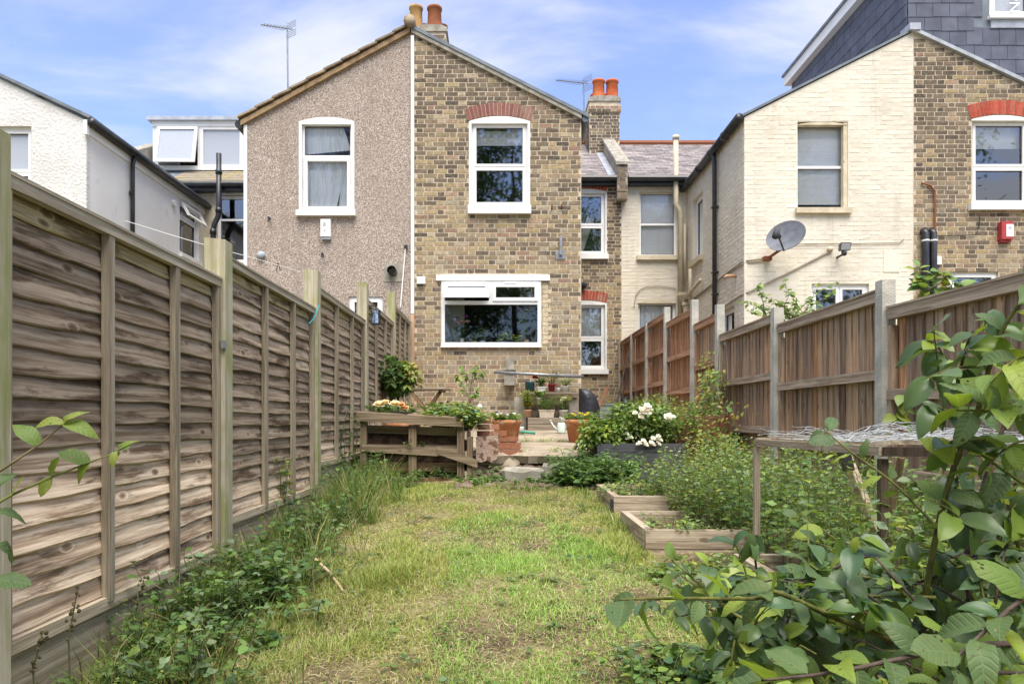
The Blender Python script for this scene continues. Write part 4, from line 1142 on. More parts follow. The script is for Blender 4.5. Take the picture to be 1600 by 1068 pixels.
fl_ = thing('floodlight', 'small floodlight on the cream wall under its long cable', 'floodlight', fC.p(PX(1308, YC), PZ(398, YC), 0))
flc = fC.p(PX(1309, YC), PZ(392, YC), .2)
MB().hexa([flc + Vector((-.08, -.05, -.05)), flc + Vector((.08, -.05, -.05)), flc + Vector((.06, .06, -.04)), flc + Vector((-.06, .06, -.04)),
           flc + Vector((-.085, -.09, .07)), flc + Vector((.085, -.09, .07)), flc + Vector((.06, .05, .06)), flc + Vector((-.06, .05, .06))]).build('housing', M['black'], fl_)
MB().add([flc + Vector((-.07, -.054, -.042)), flc + Vector((.07, -.054, -.042)), flc + Vector((.075, -.092, .06)), flc + Vector((-.075, -.092, .06))], [(0, 1, 2, 3)]).build('lens', M['glass_frost'], fl_)
MB().tube([flc + Vector((0, .03, -.05)), flc + Vector((0, .05, -.1)), fC.p(PX(1308, YC), PZ(402, YC), 0)], .02, 6).ball(flc + Vector((0, -.02, -.09)), .045).build('arm', M['black'], fl_)
MB().ball(fC.p(PX(1296, YC), PZ(390, YC), .03), .05).build('cable_entry', M['cream_pipe'], fl_, True)

# ================================================================== left fence
fence = thing('panel_fence', 'waney lap panel fence with timber posts along the left side', 'fence', (-1.55, 6.8, .2))
FPY = [.25, 2.13, 3.88, 5.77, 7.83, 9.85, 11.62]
FTOP = [1.66, 1.76, 1.90, 2.09, 2.345, 2.60]
PTOP = [1.78, 1.86, 1.965, 2.20, 2.50, 2.76, 2.62]
def wave(y, s): return math.sin(y * 3.1 + s) * .5 + math.sin(y * 7.7 + s * 2.3) * .3 + math.sin(y * 15 + s * 5) * .2
for i, (y, zt) in enumerate(zip(FPY, PTOP)):
    g = gz(-1.5, y)
    b = MB()
    x0, x1 = (-1.60, -1.487) if i < 6 else (-1.58, -1.50)
    b.hexa([(x0, y - .105, g - .2), (x1, y - .105, g - .2), (x1, y, g - .2), (x0, y, g - .2), (x0, y - .105, zt + .012), (x1, y - .105, zt), (x1, y, zt), (x0, y, zt + .012)])
    b.build('post', M['post_l'], fence)
PALE = (1.38, 1.36, 1.33)
for k in range(6):
    y0, y1 = FPY[k] + .004, FPY[k + 1] - .109
    zt = FTOP[k]
    H = 1.44
    zb = zt - H
    fr_ = MB()
    xb = -1.545
    yb = [y0 + .015, y0 + (y1 - y0) * .36, y0 + (y1 - y0) * .70, y1 - .015]
    pan = put('panel', None, fence)
    pan.empty_display_size = .1
    for j, yy in enumerate(yb):
        MB().box(xb + .004, xb + .036, yy - .019, yy + .019, zb - .02, zt - .0505).build('batten', M['frame_l'], pan)
    MB().box(xb - .035, xb + .045, y0, y1, zt - .012, zt).box(xb + .006, xb + .04, y0, y1, zt - .05, zt - .0125).build('top_rail', M['rail_l'], pan)
    n = 17
    pitch = (H - .03) / n
    for r in range(n):
        z0 = zb + .012 + r * pitch
        s = random.uniform(0, 20)
        S = 22
        vs_, fs_ = [], []
        for q in range(S + 1):
            y = y0 + .004 + (y1 - y0 - .008) * q / S
            wv = wave(y, s) * .009
            zl = z0 - .012 + wv
            zh = z0 + pitch + .022
            if r == n - 1: zh = zt - .013
            prou = .012 + .006 * wave(y, s + 3)
            vs_ += [(xb - .020, y, zh), (xb - .012 + prou * .45, y, (zl + zh) / 2), (xb - .008 + prou, y, zl + .006), (xb - .014 + prou, y, zl), (xb - .030, y, zh)]
        for q in range(S):
            for m_ in range(4):
                a = q * 5 + m_
                fs_.append((a, a + 1, a + 6, a + 5))
        t = r / (n - 1)
        v = random.uniform(.82, 1.15)
        if k < 2: f_ = 1.75 - .85 * min(1, max(0, (t - .26) / .14)) if t < .4 else random.choice((.60, .68, .76))
        else: f_ = 1.45 if t < .12 else random.choice((.66, .74, .84, .92))
        cc = (v * f_ * 1.02, v * f_ * .99, v * f_ * .95)
        if r == n - 1: cc = (.98, 1.0, .76)
        MB().add(vs_, fs_, cc).build('board', M['fence_l'], pan)
    g = gz(-1.5, (y0 + y1) / 2)
    MB().box(xb - .03, xb + .028, y0, y1, zb - .05, zb - .004, (1.25, 1.22, 1.12)).build('base_rail', M['rail_l'], pan)
    MB().box(xb - .02, xb + .008, y0, y1, min(g - .1, zb - .3), zb - .052, (1.0, .97, .9)).build('gravel_board', M['rail_l'], pan)
# bracket on the fence post, blue string
MB().box(-1.50, -1.482, FPY[2] - .13, FPY[2] - .10, 1.38, 1.42).build('panel_clip', M['galv'], fence)
MB().tube([(-1.48, 5.68, 1.92), (-1.50, 5.60, 1.80), (-1.5, 5.45, 1.74)], .004, 4).build('string', M['bottle_blue'], fence)

# ================================================================== right fence
rf = thing('slatted_fence', 'brown vertical feather edge fence with concrete posts along the right side', 'fence', (2.56, 9, .4))
RPY = [.82, 2.72, 4.62, 6.46, 8.18, 9.27, 10.83, 12.25, 13.7, 15.1]
RTOP = [1.66, 1.74, 1.875, 1.985, 2.25, 2.485, 2.665, 2.66, 2.655]
RPT = [1.80, 1.86, 1.92, 2.03, 2.34, 2.58, 2.73, 2.67, 2.67, 2.67]
RX = 2.49
for y, zt in zip(RPY, RPT):
    g = gz(2.5, y)
    b = MB()
    x0, x1, y0, y1 = RX, RX + .095, y, y + .10
    b.hexa([(x0, y0, g - .2), (x1, y0, g - .2), (x1, y1, g - .2), (x0, y1, g - .2), (x0 + .006, y0 + .006, zt), (x1, y0 + .006, zt), (x1, y1 - .006, zt), (x0 + .006, y1 - .006, zt)])
    b.build('post', M['concrete'], rf)
TINT = [(1.32, 1.0, .74), (1.0, 1.0, 1.0), (1.16, 1.14, 1.1), (.84, .81, .86), (1.12, .98, .86), (.78, .75, .76), (1.2, 1.12, 1.0), (1.0, .92, .86), (1.05, 1.03, 1.05)]
FAR = [(1.12, .80, .60), (1.0, .76, .62), (.86, .68, .58), (.95, .82, .74)]
for k in range(9):
    y0, y1 = RPY[k] + .104, RPY[k + 1] - .004
    zt = RTOP[k]
    H = 1.5
    zb = zt - H
    tl = (1, 1, 1) if k < 4 else (1.05, .80, .66)
    dz = -.035 if k == 1 else 0.0           # the nearest panel leans down a little towards the camera
    xr = 2.535
    def rail(z, h, x0, x1, nm):
        b = MB()
        b.hexa([(x0, y0, z - h + dz), (x1, y0, z - h + dz), (x1, y1, z - h), (x0, y1, z - h), (x0, y0, z + dz), (x1, y0, z + dz), (x1, y1, z), (x0, y1, z)], tl)
        return b.build(nm, M['rail_r'], pan)
    pan = put('panel', None, rf)
    pan.empty_display_size = .1
    for ya_ in (y0, y1 - .035):
        MB().box(xr - .005, xr + .039, ya_, ya_ + .035, zb, zt - .125, tl).build('end_batten', M['fence_r'], pan)
    rail(zt - .014, .07, xr - .012, xr + .04, 'top_rail')
    rail(zt, .013, xr - .022, xr + .07, 'capping')
    rail(zt - .54, .07, xr - .014, xr + .035, 'mid_rail')
    rail(zt - 1.05, .07, xr - .014, xr + .035, 'bottom_rail')
    n = max(4, round((y1 - y0) / .098))
    wd = (y1 - y0) / n
    for j in range(n):
        ya, yb_ = y0 + j * wd - .008, y0 + (j + 1) * wd
        tk = .014
        lean = random.uniform(-.004, .004)
        za, zc_ = zb + random.uniform(-.01, .01), zt - .015 + dz
        c = random.choice(TINT) if k < 5 else random.choice(FAR)
        v = random.uniform(.85, 1.15)
        MB().hexa([(xr + .040, ya, za), (xr + .052, yb_, za), (xr + .058, yb_, za), (xr + .058, ya, za), (xr + .040, ya + lean, zc_), (xr + .052, yb_ + lean, zc_), (xr + .058, yb_ + lean, zc_), (xr + .058, ya + lean, zc_)], tuple(x * v for x in c)).build('slat', M['fence_r'], pan)
    g = gz(2.5, (y0 + y1) / 2)
    MB().box(xr + .0, xr + .05, y0, y1, min(g - .1, zb - .2), zb - .004).build('gravel_board', M['concrete'], pan)

# ================================================================== patio and steps
def patio_z(y): return float(np.interp(y, [7.2, 9.45, 11.3, 15.2], [.655, .70, .83, .86]))
def slab_sheet(b, xs, ys0, y1, th, n=10):
    """a concrete bay with a broken front edge: xs list, ys0 the front edge at each x"""
    for x0, x1, a0, a1 in zip(xs, xs[1:], ys0, ys0[1:]):
        b.hexa([(x0, a0, patio_z(a0) - th), (x1, a1, patio_z(a1) - th), (x1, y1, patio_z(y1) - th), (x0, y1, patio_z(y1) - th),
                (x0, a0, patio_z(a0)), (x1, a1, patio_z(a1)), (x1, y1, patio_z(y1)), (x0, y1, patio_z(y1))])
b = MB()
xs = list(np.linspace(-.42, 1.2, 34))
fe = [7.26 + .16 * max(0, -(x - .1)) + .05 * math.sin(x * 7.3 + .5) + .03 * math.sin(x * 19) + random.uniform(-.022, .022) + .25 * max(0, x - .7) for x in xs]
for x0, x1, a0, a1 in zip(xs, xs[1:], fe, fe[1:]):
    zf0, zf1 = patio_z(a0) - .012, patio_z(a1) - .012
    ub = random.uniform(.02, .07)
    b.hexa([(x0, a0 + ub, zf0 - .10), (x1, a1 + ub, zf1 - .10), (x1, 9.42, .5), (x0, 9.42, .5), (x0, a0, zf0 - .02), (x1, a1, zf1 - .02), (x1, 9.42, patio_z(9.42) - .03), (x0, 9.42, patio_z(9.42) - .03)])
    b.hexa([(x0, a0, zf0 - .021), (x1, a1, zf1 - .021), (x1, 9.42, .6), (x0, 9.42, .6), (x0, a0 + .03, patio_z(a0)), (x1, a1 + .03, patio_z(a1)), (x1, 9.42, patio_z(9.42)), (x0, 9.42, patio_z(9.42))])
b.build('patio', M['patio'], kind='structure')
b = MB()
xs = [-1.46, -.8, 0, .8, 1.6, 2.45]
slab_sheet(b, xs, [9.45, 9.44, 9.46, 9.44, 9.45, 9.45], 11.3, .11)
slab_sheet(b, [-1.46, 0, 1.3, 2.45], [11.3] * 4, 15.15, .11)
b.build('patio', M['patio'], kind='structure')
def rubble(label, cx, cy, rx, ry, z0, z1, seed):
    r_ = random.Random(seed)
    n = 16
    lo, hi, top = [], [], []
    for i in range(n):
        a = 2 * math.pi * i / n
        q = (abs(math.cos(a)) ** 3 + abs(math.sin(a)) ** 3) ** (-1 / 3) * r_.uniform(.88, 1.08)
        x, y = cx + rx * q * math.cos(a), cy + ry * q * math.sin(a)
        lo.append((cx + (x - cx) * .93, cy + (y - cy) * .93, z0)); hi.append((x, y, z1 - .03 + r_.uniform(-.012, .012))); top.append((cx + (x - cx) * .88, cy + (y - cy) * .88, z1 + r_.uniform(-.008, .008)))
    f = [tuple(range(2 * n, 3 * n))] + [(k * n + i, k * n + (i + 1) % n, (k + 1) * n + (i + 1) % n, (k + 1) * n + i) for k in range(2) for i in range(n)]
    MB().add(lo + hi + top, f).build('step_stone', M['cement'], label=label, category='step')
rubble('flat broken concrete step below the patio edge', .20, 6.93, .22, .13, .40, .525, 3)
rubble('smaller concrete lump right of the broken step', .52, 7.0, .13, .09, .44, .565, 8)

def earth_patch():
    xs, ys = np.linspace(-.55, 1.0, 44), np.linspace(6.42, 7.34, 30)
    b = MB()
    X, Y = np.meshgrid(xs, ys)
    ed = np.minimum(np.minimum((X + .55) / .2, (1.0 - X) / .2), np.minimum((Y - 6.42) / .22, 1))
    Z = np.interp(Y, [a for a, c in GY], [c for a, c in GY]) + .05 * np.clip(ed, 0, 1) - .03 + .02 * np.sin(X * 17 + Y * 9) * np.sin(Y * 21 - X * 5) + .012 * rng.standard_normal(X.shape)
    b.v = [tuple(p) for p in np.stack([X.ravel(), Y.ravel(), Z.ravel()], 1)]; b.c = [(1, 1, 1)] * len(b.v)
    nx = len(xs)
    b.f = [(j * nx + i, j * nx + i + 1, (j + 1) * nx + i + 1, (j + 1) * nx + i) for j in range(len(ys) - 1) for i in range(nx - 1)]
    b.build('earth_patch', M['earth'], smooth=True, kind='structure')
    c = MB()
    for _ in range(170):
        x, y = random.uniform(-.45, .9), random.uniform(6.45, 7.2)
        c.ball((x, y, gz(x, y) + .022), random.uniform(.008, .03), 6, 4, sc=(1.2, 1, .7))
    c.build('earth_clods', M['earth'], kind='stuff', label='loose earth clods and stones below the patio edge', category='earth')
earth_patch()
# brick stub wall and leaning slab
YB = 7.33
bs = thing('brick_stub_wall', 'low stepped end of a red brick wall beside the patio step', 'wall', (-.1, YB, .62))
fB = FRONT(YB)
rows = [(662, 651, [(754, 767)]), (672, 662.5, [(746, 766), (767.5, 780)]), (681, 673, [(745, 765), (767, 779), (780, 792)]), (690, 682, [(744, 778), (781, 808)]), (702, 691, [(744, 778), (779, 814)]), (713, 703, [(744, 780), (781, 816)])]
RBC = [(.34, .13, .075), (.28, .10, .06), (.40, .19, .12), (.22, .10, .07), (.36, .22, .16)]
for y1_, y0_, bl in rows:
    for a, c in bl:
        j = random.uniform(-.012, .012)
        MB().fbox(fB, PX(a, YB), PX(c, YB), PZ(y1_, YB) + .004, PZ(y0_, YB), -.10, j, random.choice(RBC)).build('brick', M['brick'], bs)
MB().fbox(fB, PX(746, YB), PX(779, YB), .45, PZ(673, YB), -.09, -.016).fbox(fB, PX(779.2, YB), PX(812, YB), .45, PZ(690, YB), -.09, -.017).build('mortar', M['mortar'], bs)
YS = 7.2
b = MB()
P = [(744, 721), (752, 722), (760, 719), (768, 722), (774, 719), (778, 712), (778, 679.5), (744, 681)]
fs = FRONT(YS)
b.prism(tilt(fs, R(-10), PZ(720, YS)), [(PX(x, YS), PZ(y, YS)) for x, y in P], -.035, 0)
b.build('paving_slab', M['pink_slab'], label='pitted pink paving slab leaning on the low brick wall', category='slab')

# ================================================================== pallet planter
pl = thing('pallet_planter', 'planter of weathered upright pallets at the far left of the lawn', 'planter', (-.9, 7.0, .36))
YPL = 7.0
fP = FRONT(YPL)
def pboard(x0, ya0, ya1, x1, yb0, yb1, n0, n1, m='pallet', nm='plank', F=fP, Y=YPL, c=None):
    P = [(PX(x0, Y), PZ(ya1, Y)), (PX(x1, Y), PZ(yb1, Y)), (PX(x1, Y), PZ(yb0, Y)), (PX(x0, Y), PZ(ya0, Y))]
    return MB().prism(F, P, n0, n1, c or (1, 1, 1)).build(nm, M[m], pl)
pboard(557, 645, 657, 725, 654, 667, -.02, .025, nm='top_board')
for x0, x1 in ((562, 572), (638, 650), (714, 725)):
    MB().fbox(fP, PX(x0, YPL), PX(x1, YPL), .30, PZ(657 if x0 < 600 else 663 if x0 < 700 else 667, YPL) - .002, -.095, -.022).build('upright', M['pallet_v'], pl)
pboard(572, 664, 676, 714, 668, 681, -.125, -.098)
pboard(565, 694, 705, 714, 701, 714, -.018, .002)
pboard(572, 694, 706, 714, 696, 710, -.125, -.098)
pboard(600, 745, 757, 722, 748, 760, -.018, .006, c=(1.0, .75, .6))
pboard(572, 722, 735, 714, 724, 738, -.125, -.098, c=(.8, .7, .6))
pboard(684, 697, 709, 746, 718, 730, .008, .03, nm='broken_board')
# pallet tops: flat boards on the top rail
MB().hexa([PP(558, 645, YPL), PP(725, 654, YPL), PP(716, 651.5, 7.14), PP(560, 643.5, 7.14), PP(558, 643.6, YPL), PP(725, 652.6, YPL), PP(716, 650, 7.14), PP(560, 642, 7.14)]).build('top_rail', M['pallet'], pl)
# right-hand pallet turned sideways
fPS = Fr((PX(733, YPL), 0, 0), (0, 1, 0), (1, 0, 0))
for a, c, m_ in ((7.0, 7.09, 'pallet_v'), (7.14, 7.22, 'pallet_v')):
    MB().fbox(fPS, a, c, .33, PZ(682, 7.05), -.02, .03).build('upright', M[m_], pl)
for zlo in (.40, .60, .80):
    MB().fbox(fPS, 7.0, 7.9, zlo, zlo + .085, -.045, -.022).build('plank', M['bedwood_y'], pl)
MB().box(-1.44, PX(728, YPL) - .03, 7.13, 8.3, .3, .90).build('soil', M['bare_soil'], pl)

# ================================================================== raised beds on the right
def bed(label, xa, xb, ya, yb, zb, zt, t=.045, two=False):
    o = thing('raised_bed', label, 'raised bed', ((xa + xb) / 2, ya, zb), group='timber raised beds')
    hs = [(zb, zt)] if not two else [(zb, (zb + zt) / 2 - .003), ((zb + zt) / 2 + .003, zt)]
    for lo_, hi_ in hs:
        MB().box(xa, xb, ya, ya + t, lo_, hi_).build('plank', M['bedwood'], o)
        MB().box(xa, xb, yb - t, yb, lo_, hi_).build('plank', M['bedwood'], o)
        MB().box(xa - .004, xa + t, ya + t + .002, yb - t - .002, lo_, hi_ + .003).build('plank', M['bedwood_y'], o)
        MB().box(xb - t, xb + .004, ya + t + .002, yb - t - .002, lo_, hi_ + .003).build('plank', M['bedwood_y'], o)
    MB().box(xa + t + .003, xb - t - .003, ya + t + .003, yb - t - .003, zb, zt - .09).build('soil', M['bare_soil'], o)
    return o
bed('timber raised bed farthest from the camera, beside the grey planter', .835, 2.35, 5.28, 6.25, .22, .425)
bd = bed('middle timber raised bed, its near plank wide and full of leafy twigs', .835, 2.35, 4.10, 4.98, .13, .355, two=True)
bed('nearest timber raised bed, under the wire netting frame', 1.18, 2.40, 2.42, 3.60, .04, .315)
MB().box(.815, .832, 5.27, 5.33, .2, .40).build('corner_block', M['dark_metal'], bd)

# grey board planter and red plank planter below the right fence
gp = thing('grey_planter', 'dark grey board planter under the white flowering rose', 'planter', (1.3, 6.9, .42))
for z0, z1, n in ((.40, .535, 0), (.54, .675, .004), (.68, .765, .0)):
    MB().box(.93, 1.80, 6.90 - n, 6.93, z0, z1).build('board', M['grey_board'] if z0 < .6 else M['grey_plastic'] if False else M['grey_board'], gp)
    MB().box(.93, .96, 6.932, 7.5, z0, z1).build('board', M['grey_board'], gp)
MB().box(.965, 1.80, 6.935, 7.6, .4, .72).build('soil', M['bare_soil'], gp)
rp_ = thing('red_planter', 'red brown plank planter against the right fence behind the roses', 'planter', (2.1, 7.5, .45))
for i in range(4):
    MB().box(1.82, 2.42, 7.45, 7.49, .45 + i * .15, .45 + i * .15 + .145).build('plank', M['red_board'], rp_)
    MB().box(1.82, 1.86, 7.492, 8.3, .45 + i * .15, .45 + i * .15 + .145).build('plank', M['red_board'], rp_)
MB().box(1.865, 2.42, 7.495, 8.3, .45, .98).build('soil', M['bare_soil'], rp_)

# ================================================================== wire netting frame
cg = thing('netting_frame', 'timber frame draped with crumpled wire netting over the nearest raised bed', 'frame', (1.8, 3.0, .1))
A, B_, C_, D_ = Vector((1.285, 3.56, .885)), Vector((1.385, 2.57, .885)), Vector((2.35, 2.45, .885)), Vector((2.38, 3.58, .90))
MB().bar(A, B_, .022, .032, c=(.75, .74, .74)).build('rail', M['bedwood_y'], cg)
MB().bar(B_ + Vector((.002, 0, -.002)), C_, .022, .034, c=(.16, .14, .14)).build('rail', M['frame_l'], cg)
MB().bar(A + Vector((.01, .03, .0)), D_, .03, .045).build('rail', M['bedwood'], cg)
MB().bar(D_ + Vector((0, -.03, 0)), C_ + Vector((0, .03, 0)), .03, .045).build('rail', M['bedwood_y'], cg)
MB().bar((1.33, 3.5, .90), (2.3, 2.85, .905), .03, .03).build('cross_rail', M['bedwood'], cg)
for p_, c in ((A, (1, 1, 1)), (B_ + Vector((.02, .03, 0)), (.30, .27, .25)), (C_, (1, 1, 1)), (D_, (1, 1, 1))):
    MB().box(p_.x - .014, p_.x + .014, p_.y - .014, p_.y + .014, gz(0, p_.y) + .04, p_.z - .03, c).build('upright', M['frame_l'], cg)
MB().bar(PP(1322, 712, 2.95), PP(1372, 835, 3.0), .035, .03, c=(1.6, 1.6, 1.6)).build('brace', M['bedwood_y'], cg)
MB().bar(PP(1318, 700, 2.94), PP(1326, 735, 2.94), .04, .034).build('tape', M['black'], cg)
MB().bar(PP(1408, 715, 2.8), PP(1392, 800, 2.85), .02, .02, c=(.6, .5, .4)).build('brace', M['frame_l'], cg)
def netting(name, f, nu, nv, m, r=.0011):
    """hexagonal wire: f(u,v)->point"""
    b = MB()
    for j in range(nv):
        for i in range(nu):
            o = .5 * (j % 2)
            def q(a, c): return f((i + o + a) / nu, (j + c) / nv)
            pts = [q(0, .33), q(0, -.0), q(.5, -.33), q(1.0, 0)]
            for a, c in ((0, 1), (1, 2), (2, 3)):
                d = (pts[c] - pts[a])
                if d.length < 1e-5: continue
                b.tube([pts[a], pts[c]], r, 3, cap=False)
    return b.build(name, m, cg, kind='stuff')
def top_pt(h, s, amp):
    def f(u, v):
        p = A.lerp(D_, u).lerp(B_.lerp(C_, u), v)
        w_ = amp * (math.sin(u * 9 + s) * math.cos(v * 7 + s * 2) + .6 * math.sin(u * 17 + v * 13 + s) + .5 * math.sin(v * 23 - u * 6 + s * 3))
        return p + Vector((amp * .7 * math.sin(v * 19 + s), amp * .7 * math.cos(u * 21 + s), h + w_))
    return f
netting('wire_netting', top_pt(.03, 0.3, .008), 18, 17, M['wire'], .0011)
netting('wire_netting', top_pt(.055, 2.3, .024), 13, 13, M['wire'], .0011)
def side_pt(u, v):
    p = A.lerp(B_, u)
    return p + Vector((.01 * math.sin(u * 14), 0, -.62 * v + .008 * math.sin(v * 20 + u * 9)))

# ================================================================== patio things
def pot(name, label, cat, ctr, r, h, m, rim=.02, taper=.74, group=None, fill=True, n=20):
    o = thing(name, label, cat, ctr, group)
    prof = [(r * taper * .02, 0), (r * taper, 0), (r * (taper + (1 - taper) * .8), h - rim * 1.6), (r * 1.0, h - rim * 1.5), (r * 1.06, h - rim), (r * 1.06, h - rim * .2), (r * 1.0, h), (r * .92, h), (r * .88, h - rim * 2)]
    MB().lathe(prof, ctr, n).build('body', M[m], o, True)
    if fill: MB().lathe([(r * .9, h - rim * 2), (.001, h - rim * 1.6)], ctr, n).build('soil', M['bare_soil'], o)
    return o
def floorp(px, Y): return Vector((PX(px, Y), Y, patio_z(Y)))
PR = floorp(905, 9.35); pot_r = pot('terracotta_pot', 'large terracotta pot with yellow pansies right of the watering can', 'flower pot', PR, .185, .30, 'terracotta', .035)
PL_ = floorp(792, 9.15); pot_l = pot('terracotta_pot', 'large terracotta pot behind the brick stub wall', 'flower pot', PL_, .185, .30, 'terracotta', .035)

# sleeper bench and shelf against the wall
bn = thing('sleeper_shelf', 'low dark sleeper shelf unit against the brick wall', 'shelf', (.8, 11.25, .83))
YSH = 11.25
fH = FRONT(YSH)
for a, c in ((662.5, 673.5), (652, 661.8)):
    MB().fbox(fH, PX(825, YSH), PX(891, YSH), PZ(c if False else a + 9.8, YSH), PZ(a, YSH), -.2, 0).build('sleeper', M['sleeper'], bn)
MB().fbox(fH, PX(823, YSH), PX(906, YSH), PZ(614.5, YSH), PZ(611.5, YSH), -.36, -.16).build('shelf_plank', M['sleeper'], bn)
for x0, x1 in ((804, 823), (891.5, 906)):
    MB().fbox(fH, PX(x0, YSH), PX(x1, YSH), .80, PZ(619, YSH), -.30, -.26).build('end_board', M['cement'], bn)
MB().fbox(fH, PX(824, YSH), PX(891, YSH), PZ(650, YSH), PZ(641, YSH), -.30, -.27).build('back_board', M['sleeper'], bn)
YU = YSH + .26
def up_at(px, py, Y): return Vector((PX(px, Y), Y, PZ(py, Y)))
POTS = []
def shelfpot(px0, px1, pyb, pyt, Y, m, label, cat='flower pot', **k):
    r = (PX(px1, Y) - PX(px0, Y)) / 2
    o = pot('plant_pot', label, cat, up_at((px0 + px1) / 2, pyb, Y), r / 1.06, PZ(pyt, Y) - PZ(pyb, Y), m, .012, taper=k.get('taper', .75), group='pots on the sleeper shelf', n=14)
    return o
shelfpot(820, 836, 611.5, 596, YU, 'blue_glaze', 'dark blue pot at the left of the upper shelf', taper=.92)
shelfpot(856, 868, 611.5, 600, YU, 'red_glaze', 'dark red pot on the upper shelf')
shelfpot(869, 876, 611.5, 606, YU, 'white_ceramic', 'tiny white pot on the upper shelf beside the red pot', taper=.9)
shelfpot(877, 889, 611.5, 603, YU, 'white_ceramic', 'white pot at the right end of the upper shelf', taper=.9)
def trough(px0, px1, pyb, pyt, Y, m, label):
    o = thing('plant_trough', label, 'trough', up_at((px0 + px1) / 2, pyb, Y), 'pots on the sleeper shelf')
    x0, x1, z0, z1 = PX(px0, Y), PX(px1, Y), PZ(pyb, Y), PZ(pyt, Y)
    d = .14
    MB().hexa([(x0 + .015, Y - d / 2 + .015, z0), (x1 - .015, Y - d / 2 + .015, z0), (x1 - .015, Y + d / 2 - .015, z0), (x0 + .015, Y + d / 2 - .015, z0), (x0, Y - d / 2, z1), (x1, Y - d / 2, z1), (x1, Y + d / 2, z1), (x0, Y + d / 2, z1)]).build('body', M[m], o)
    MB().box(x0 - .006, x1 + .006, Y - d / 2 - .006, Y + d / 2 + .006, z1 - .012, z1 + .002).build('rim', M[m], o)
    return o
trough(839, 853, 611.5, 604.5, YU, 'white_ceramic', 'small white trough on the upper shelf')
YLo = YSH + .09
shelfpot(818, 831, 652, 640, YLo, 'terracotta_light', 'pinkish clay pot at the left end of the lower shelf')
trough(842, 866, 652, 640, YLo, 'cream_ceramic', 'long cream trough in the middle of the lower shelf')
shelfpot(873, 888, 652, 640.5, YLo, 'white_ceramic', 'white pot at the right of the lower shelf', taper=.85)
sp = shelfpot(838, 847.5, 632, 621, YU - .1, 'white_ceramic', 'white hanging pot between the two shelves')
# bracket that carries the hanging pot
MB().tube([PP(843, 621, YU - .1), PP(843, 613.5, YU - .02)], .004, 5).build('hanger', M['wire'], sp)
bsk = thing('ceramic_shell', 'round cream ceramic planter hanging at the right of the shelf', 'planter', up_at(882, 633, YU - .08))
MB().ball(up_at(882, 627, YU - .06), .085, 16, 8, sc=(1, .4, 1.05)).build('shell', M['cream_ceramic'], bsk, True)
# pipe rail
rl_ = thing('pipe_rail', 'grey metal pipe lying across the wall above the flower pots', 'pipe', PP(840, 584, 11.45))
MB().tube([PP(772, 581, 11.45), PP(911, 588.5, 11.45)], [.026, .026], 10).build('tube', M['galv'], rl_, True)
MB().box(PX(788, 11.6), PX(804, 11.6), 11.45, 11.69, PZ(602, 11.6), PZ(585.5, 11.6)).build('bracket', M['cement'], rl_)
# covered barbecue
bq = thing('covered_barbecue', 'tall barbecue under a black plastic cover by the house corner', 'barbecue', floorp(920, 11.05))
vs_, fs_ = [], []
prof = [(0, .165, .16), (.06, .15, .165), (.14, .165, .17), (.24, .158, .165), (.34, .16, .165), (.44, .148, .155), (.52, .135, .15), (.58, .118, .14), (.63, .09, .12), (.66, .055, .08), (.675, .02, .03)]
NA = 18
cxb = PX(921, 11.05)
for i, (h, rx, ry) in enumerate(prof):
    sh = (rx - .165) * .95
    for kx in range(NA):
        a = 2 * math.pi * kx / NA
        rr_ = 1 + .06 * math.sin(a * 5 + i * .7) + .05 * math.sin(a * 11 + i * 1.3) * (1 - h)
        ca_, sa_ = math.cos(a), math.sin(a)
        sq = (abs(ca_) ** 4 + abs(sa_) ** 4) ** -.25
        vs_.append((cxb + sh + rx * rr_ * ca_ * (.6 + .4 * sq), 11.05 + ry * rr_ * sa_ * (.6 + .4 * sq), patio_z(11.05) + h))
for i in range(len(prof) - 1):
    for kx in range(NA):
        fs_.append((i * NA + kx, i * NA + (kx + 1) % NA, (i + 1) * NA + (kx + 1) % NA, (i + 1) * NA + kx))
fs_.append(tuple((len(prof) - 1) * NA + kx for kx in range(NA)))
MB().add(vs_, fs_).build('cover', M['black_cover'], bq, True)
# grey plastic garden box, leaning tools, black sack
gb = thing('storage_box', 'grey slatted plastic box below the rear window', 'box', (2.1, 13.4, .85))
for i in range(4):
    MB().box(PX(934, 13.4), PX(971, 13.4), 13.4, 13.43, .86 + i * .105, .86 + i * .105 + .097).build('slat', M['grey_plastic'], gb)
MB().box(PX(934, 13.4), PX(971, 13.4), 13.434, 13.9, .86, 1.27).build('body', M['grey_plastic'], gb)
MB().box(PX(933, 13.4), PX(971.5, 13.4), 13.38, 13.92, 1.275, 1.30).build('lid', M['grey_plastic'], gb)
for nm, lab, p0, p1, r, m_ in (('garden_tool', 'rusty handled tool leaning against the grey box', (933, 645, 12.6), (949, 605, 13.3), .018, 'rust'),
                              ('garden_tool', 'dark thin pole leaning on the far end of the right fence', (961, 640, 12.8), (984, 545, 13.6), .013, 'black'),
                              ('garden_tool', 'second dark pole leaning beside the fence corner', (966, 640, 12.9), (982, 580, 13.5), .012, 'black')):
    o = thing(nm, lab, 'tool', PP(*p0), 'tools leaning in the corner')
    MB().tube([PP(*p0), PP(*p1)], r, 6).build('handle', M[m_], o)
    MB().hexa([PP(*p0) + Vector((-.05, -.01, -.10)), PP(*p0) + Vector((.05, -.01, -.10)), PP(*p0) + Vector((.05, .01, -.10)), PP(*p0) + Vector((-.05, .01, -.10)), PP(*p0) + Vector((-.03, -.01, .02)), PP(*p0) + Vector((.03, -.01, .02)), PP(*p0) + Vector((.03, .01, .02)), PP(*p0) + Vector((-.03, .01, .02))]).build('head', M[m_], o)
sk = MB()
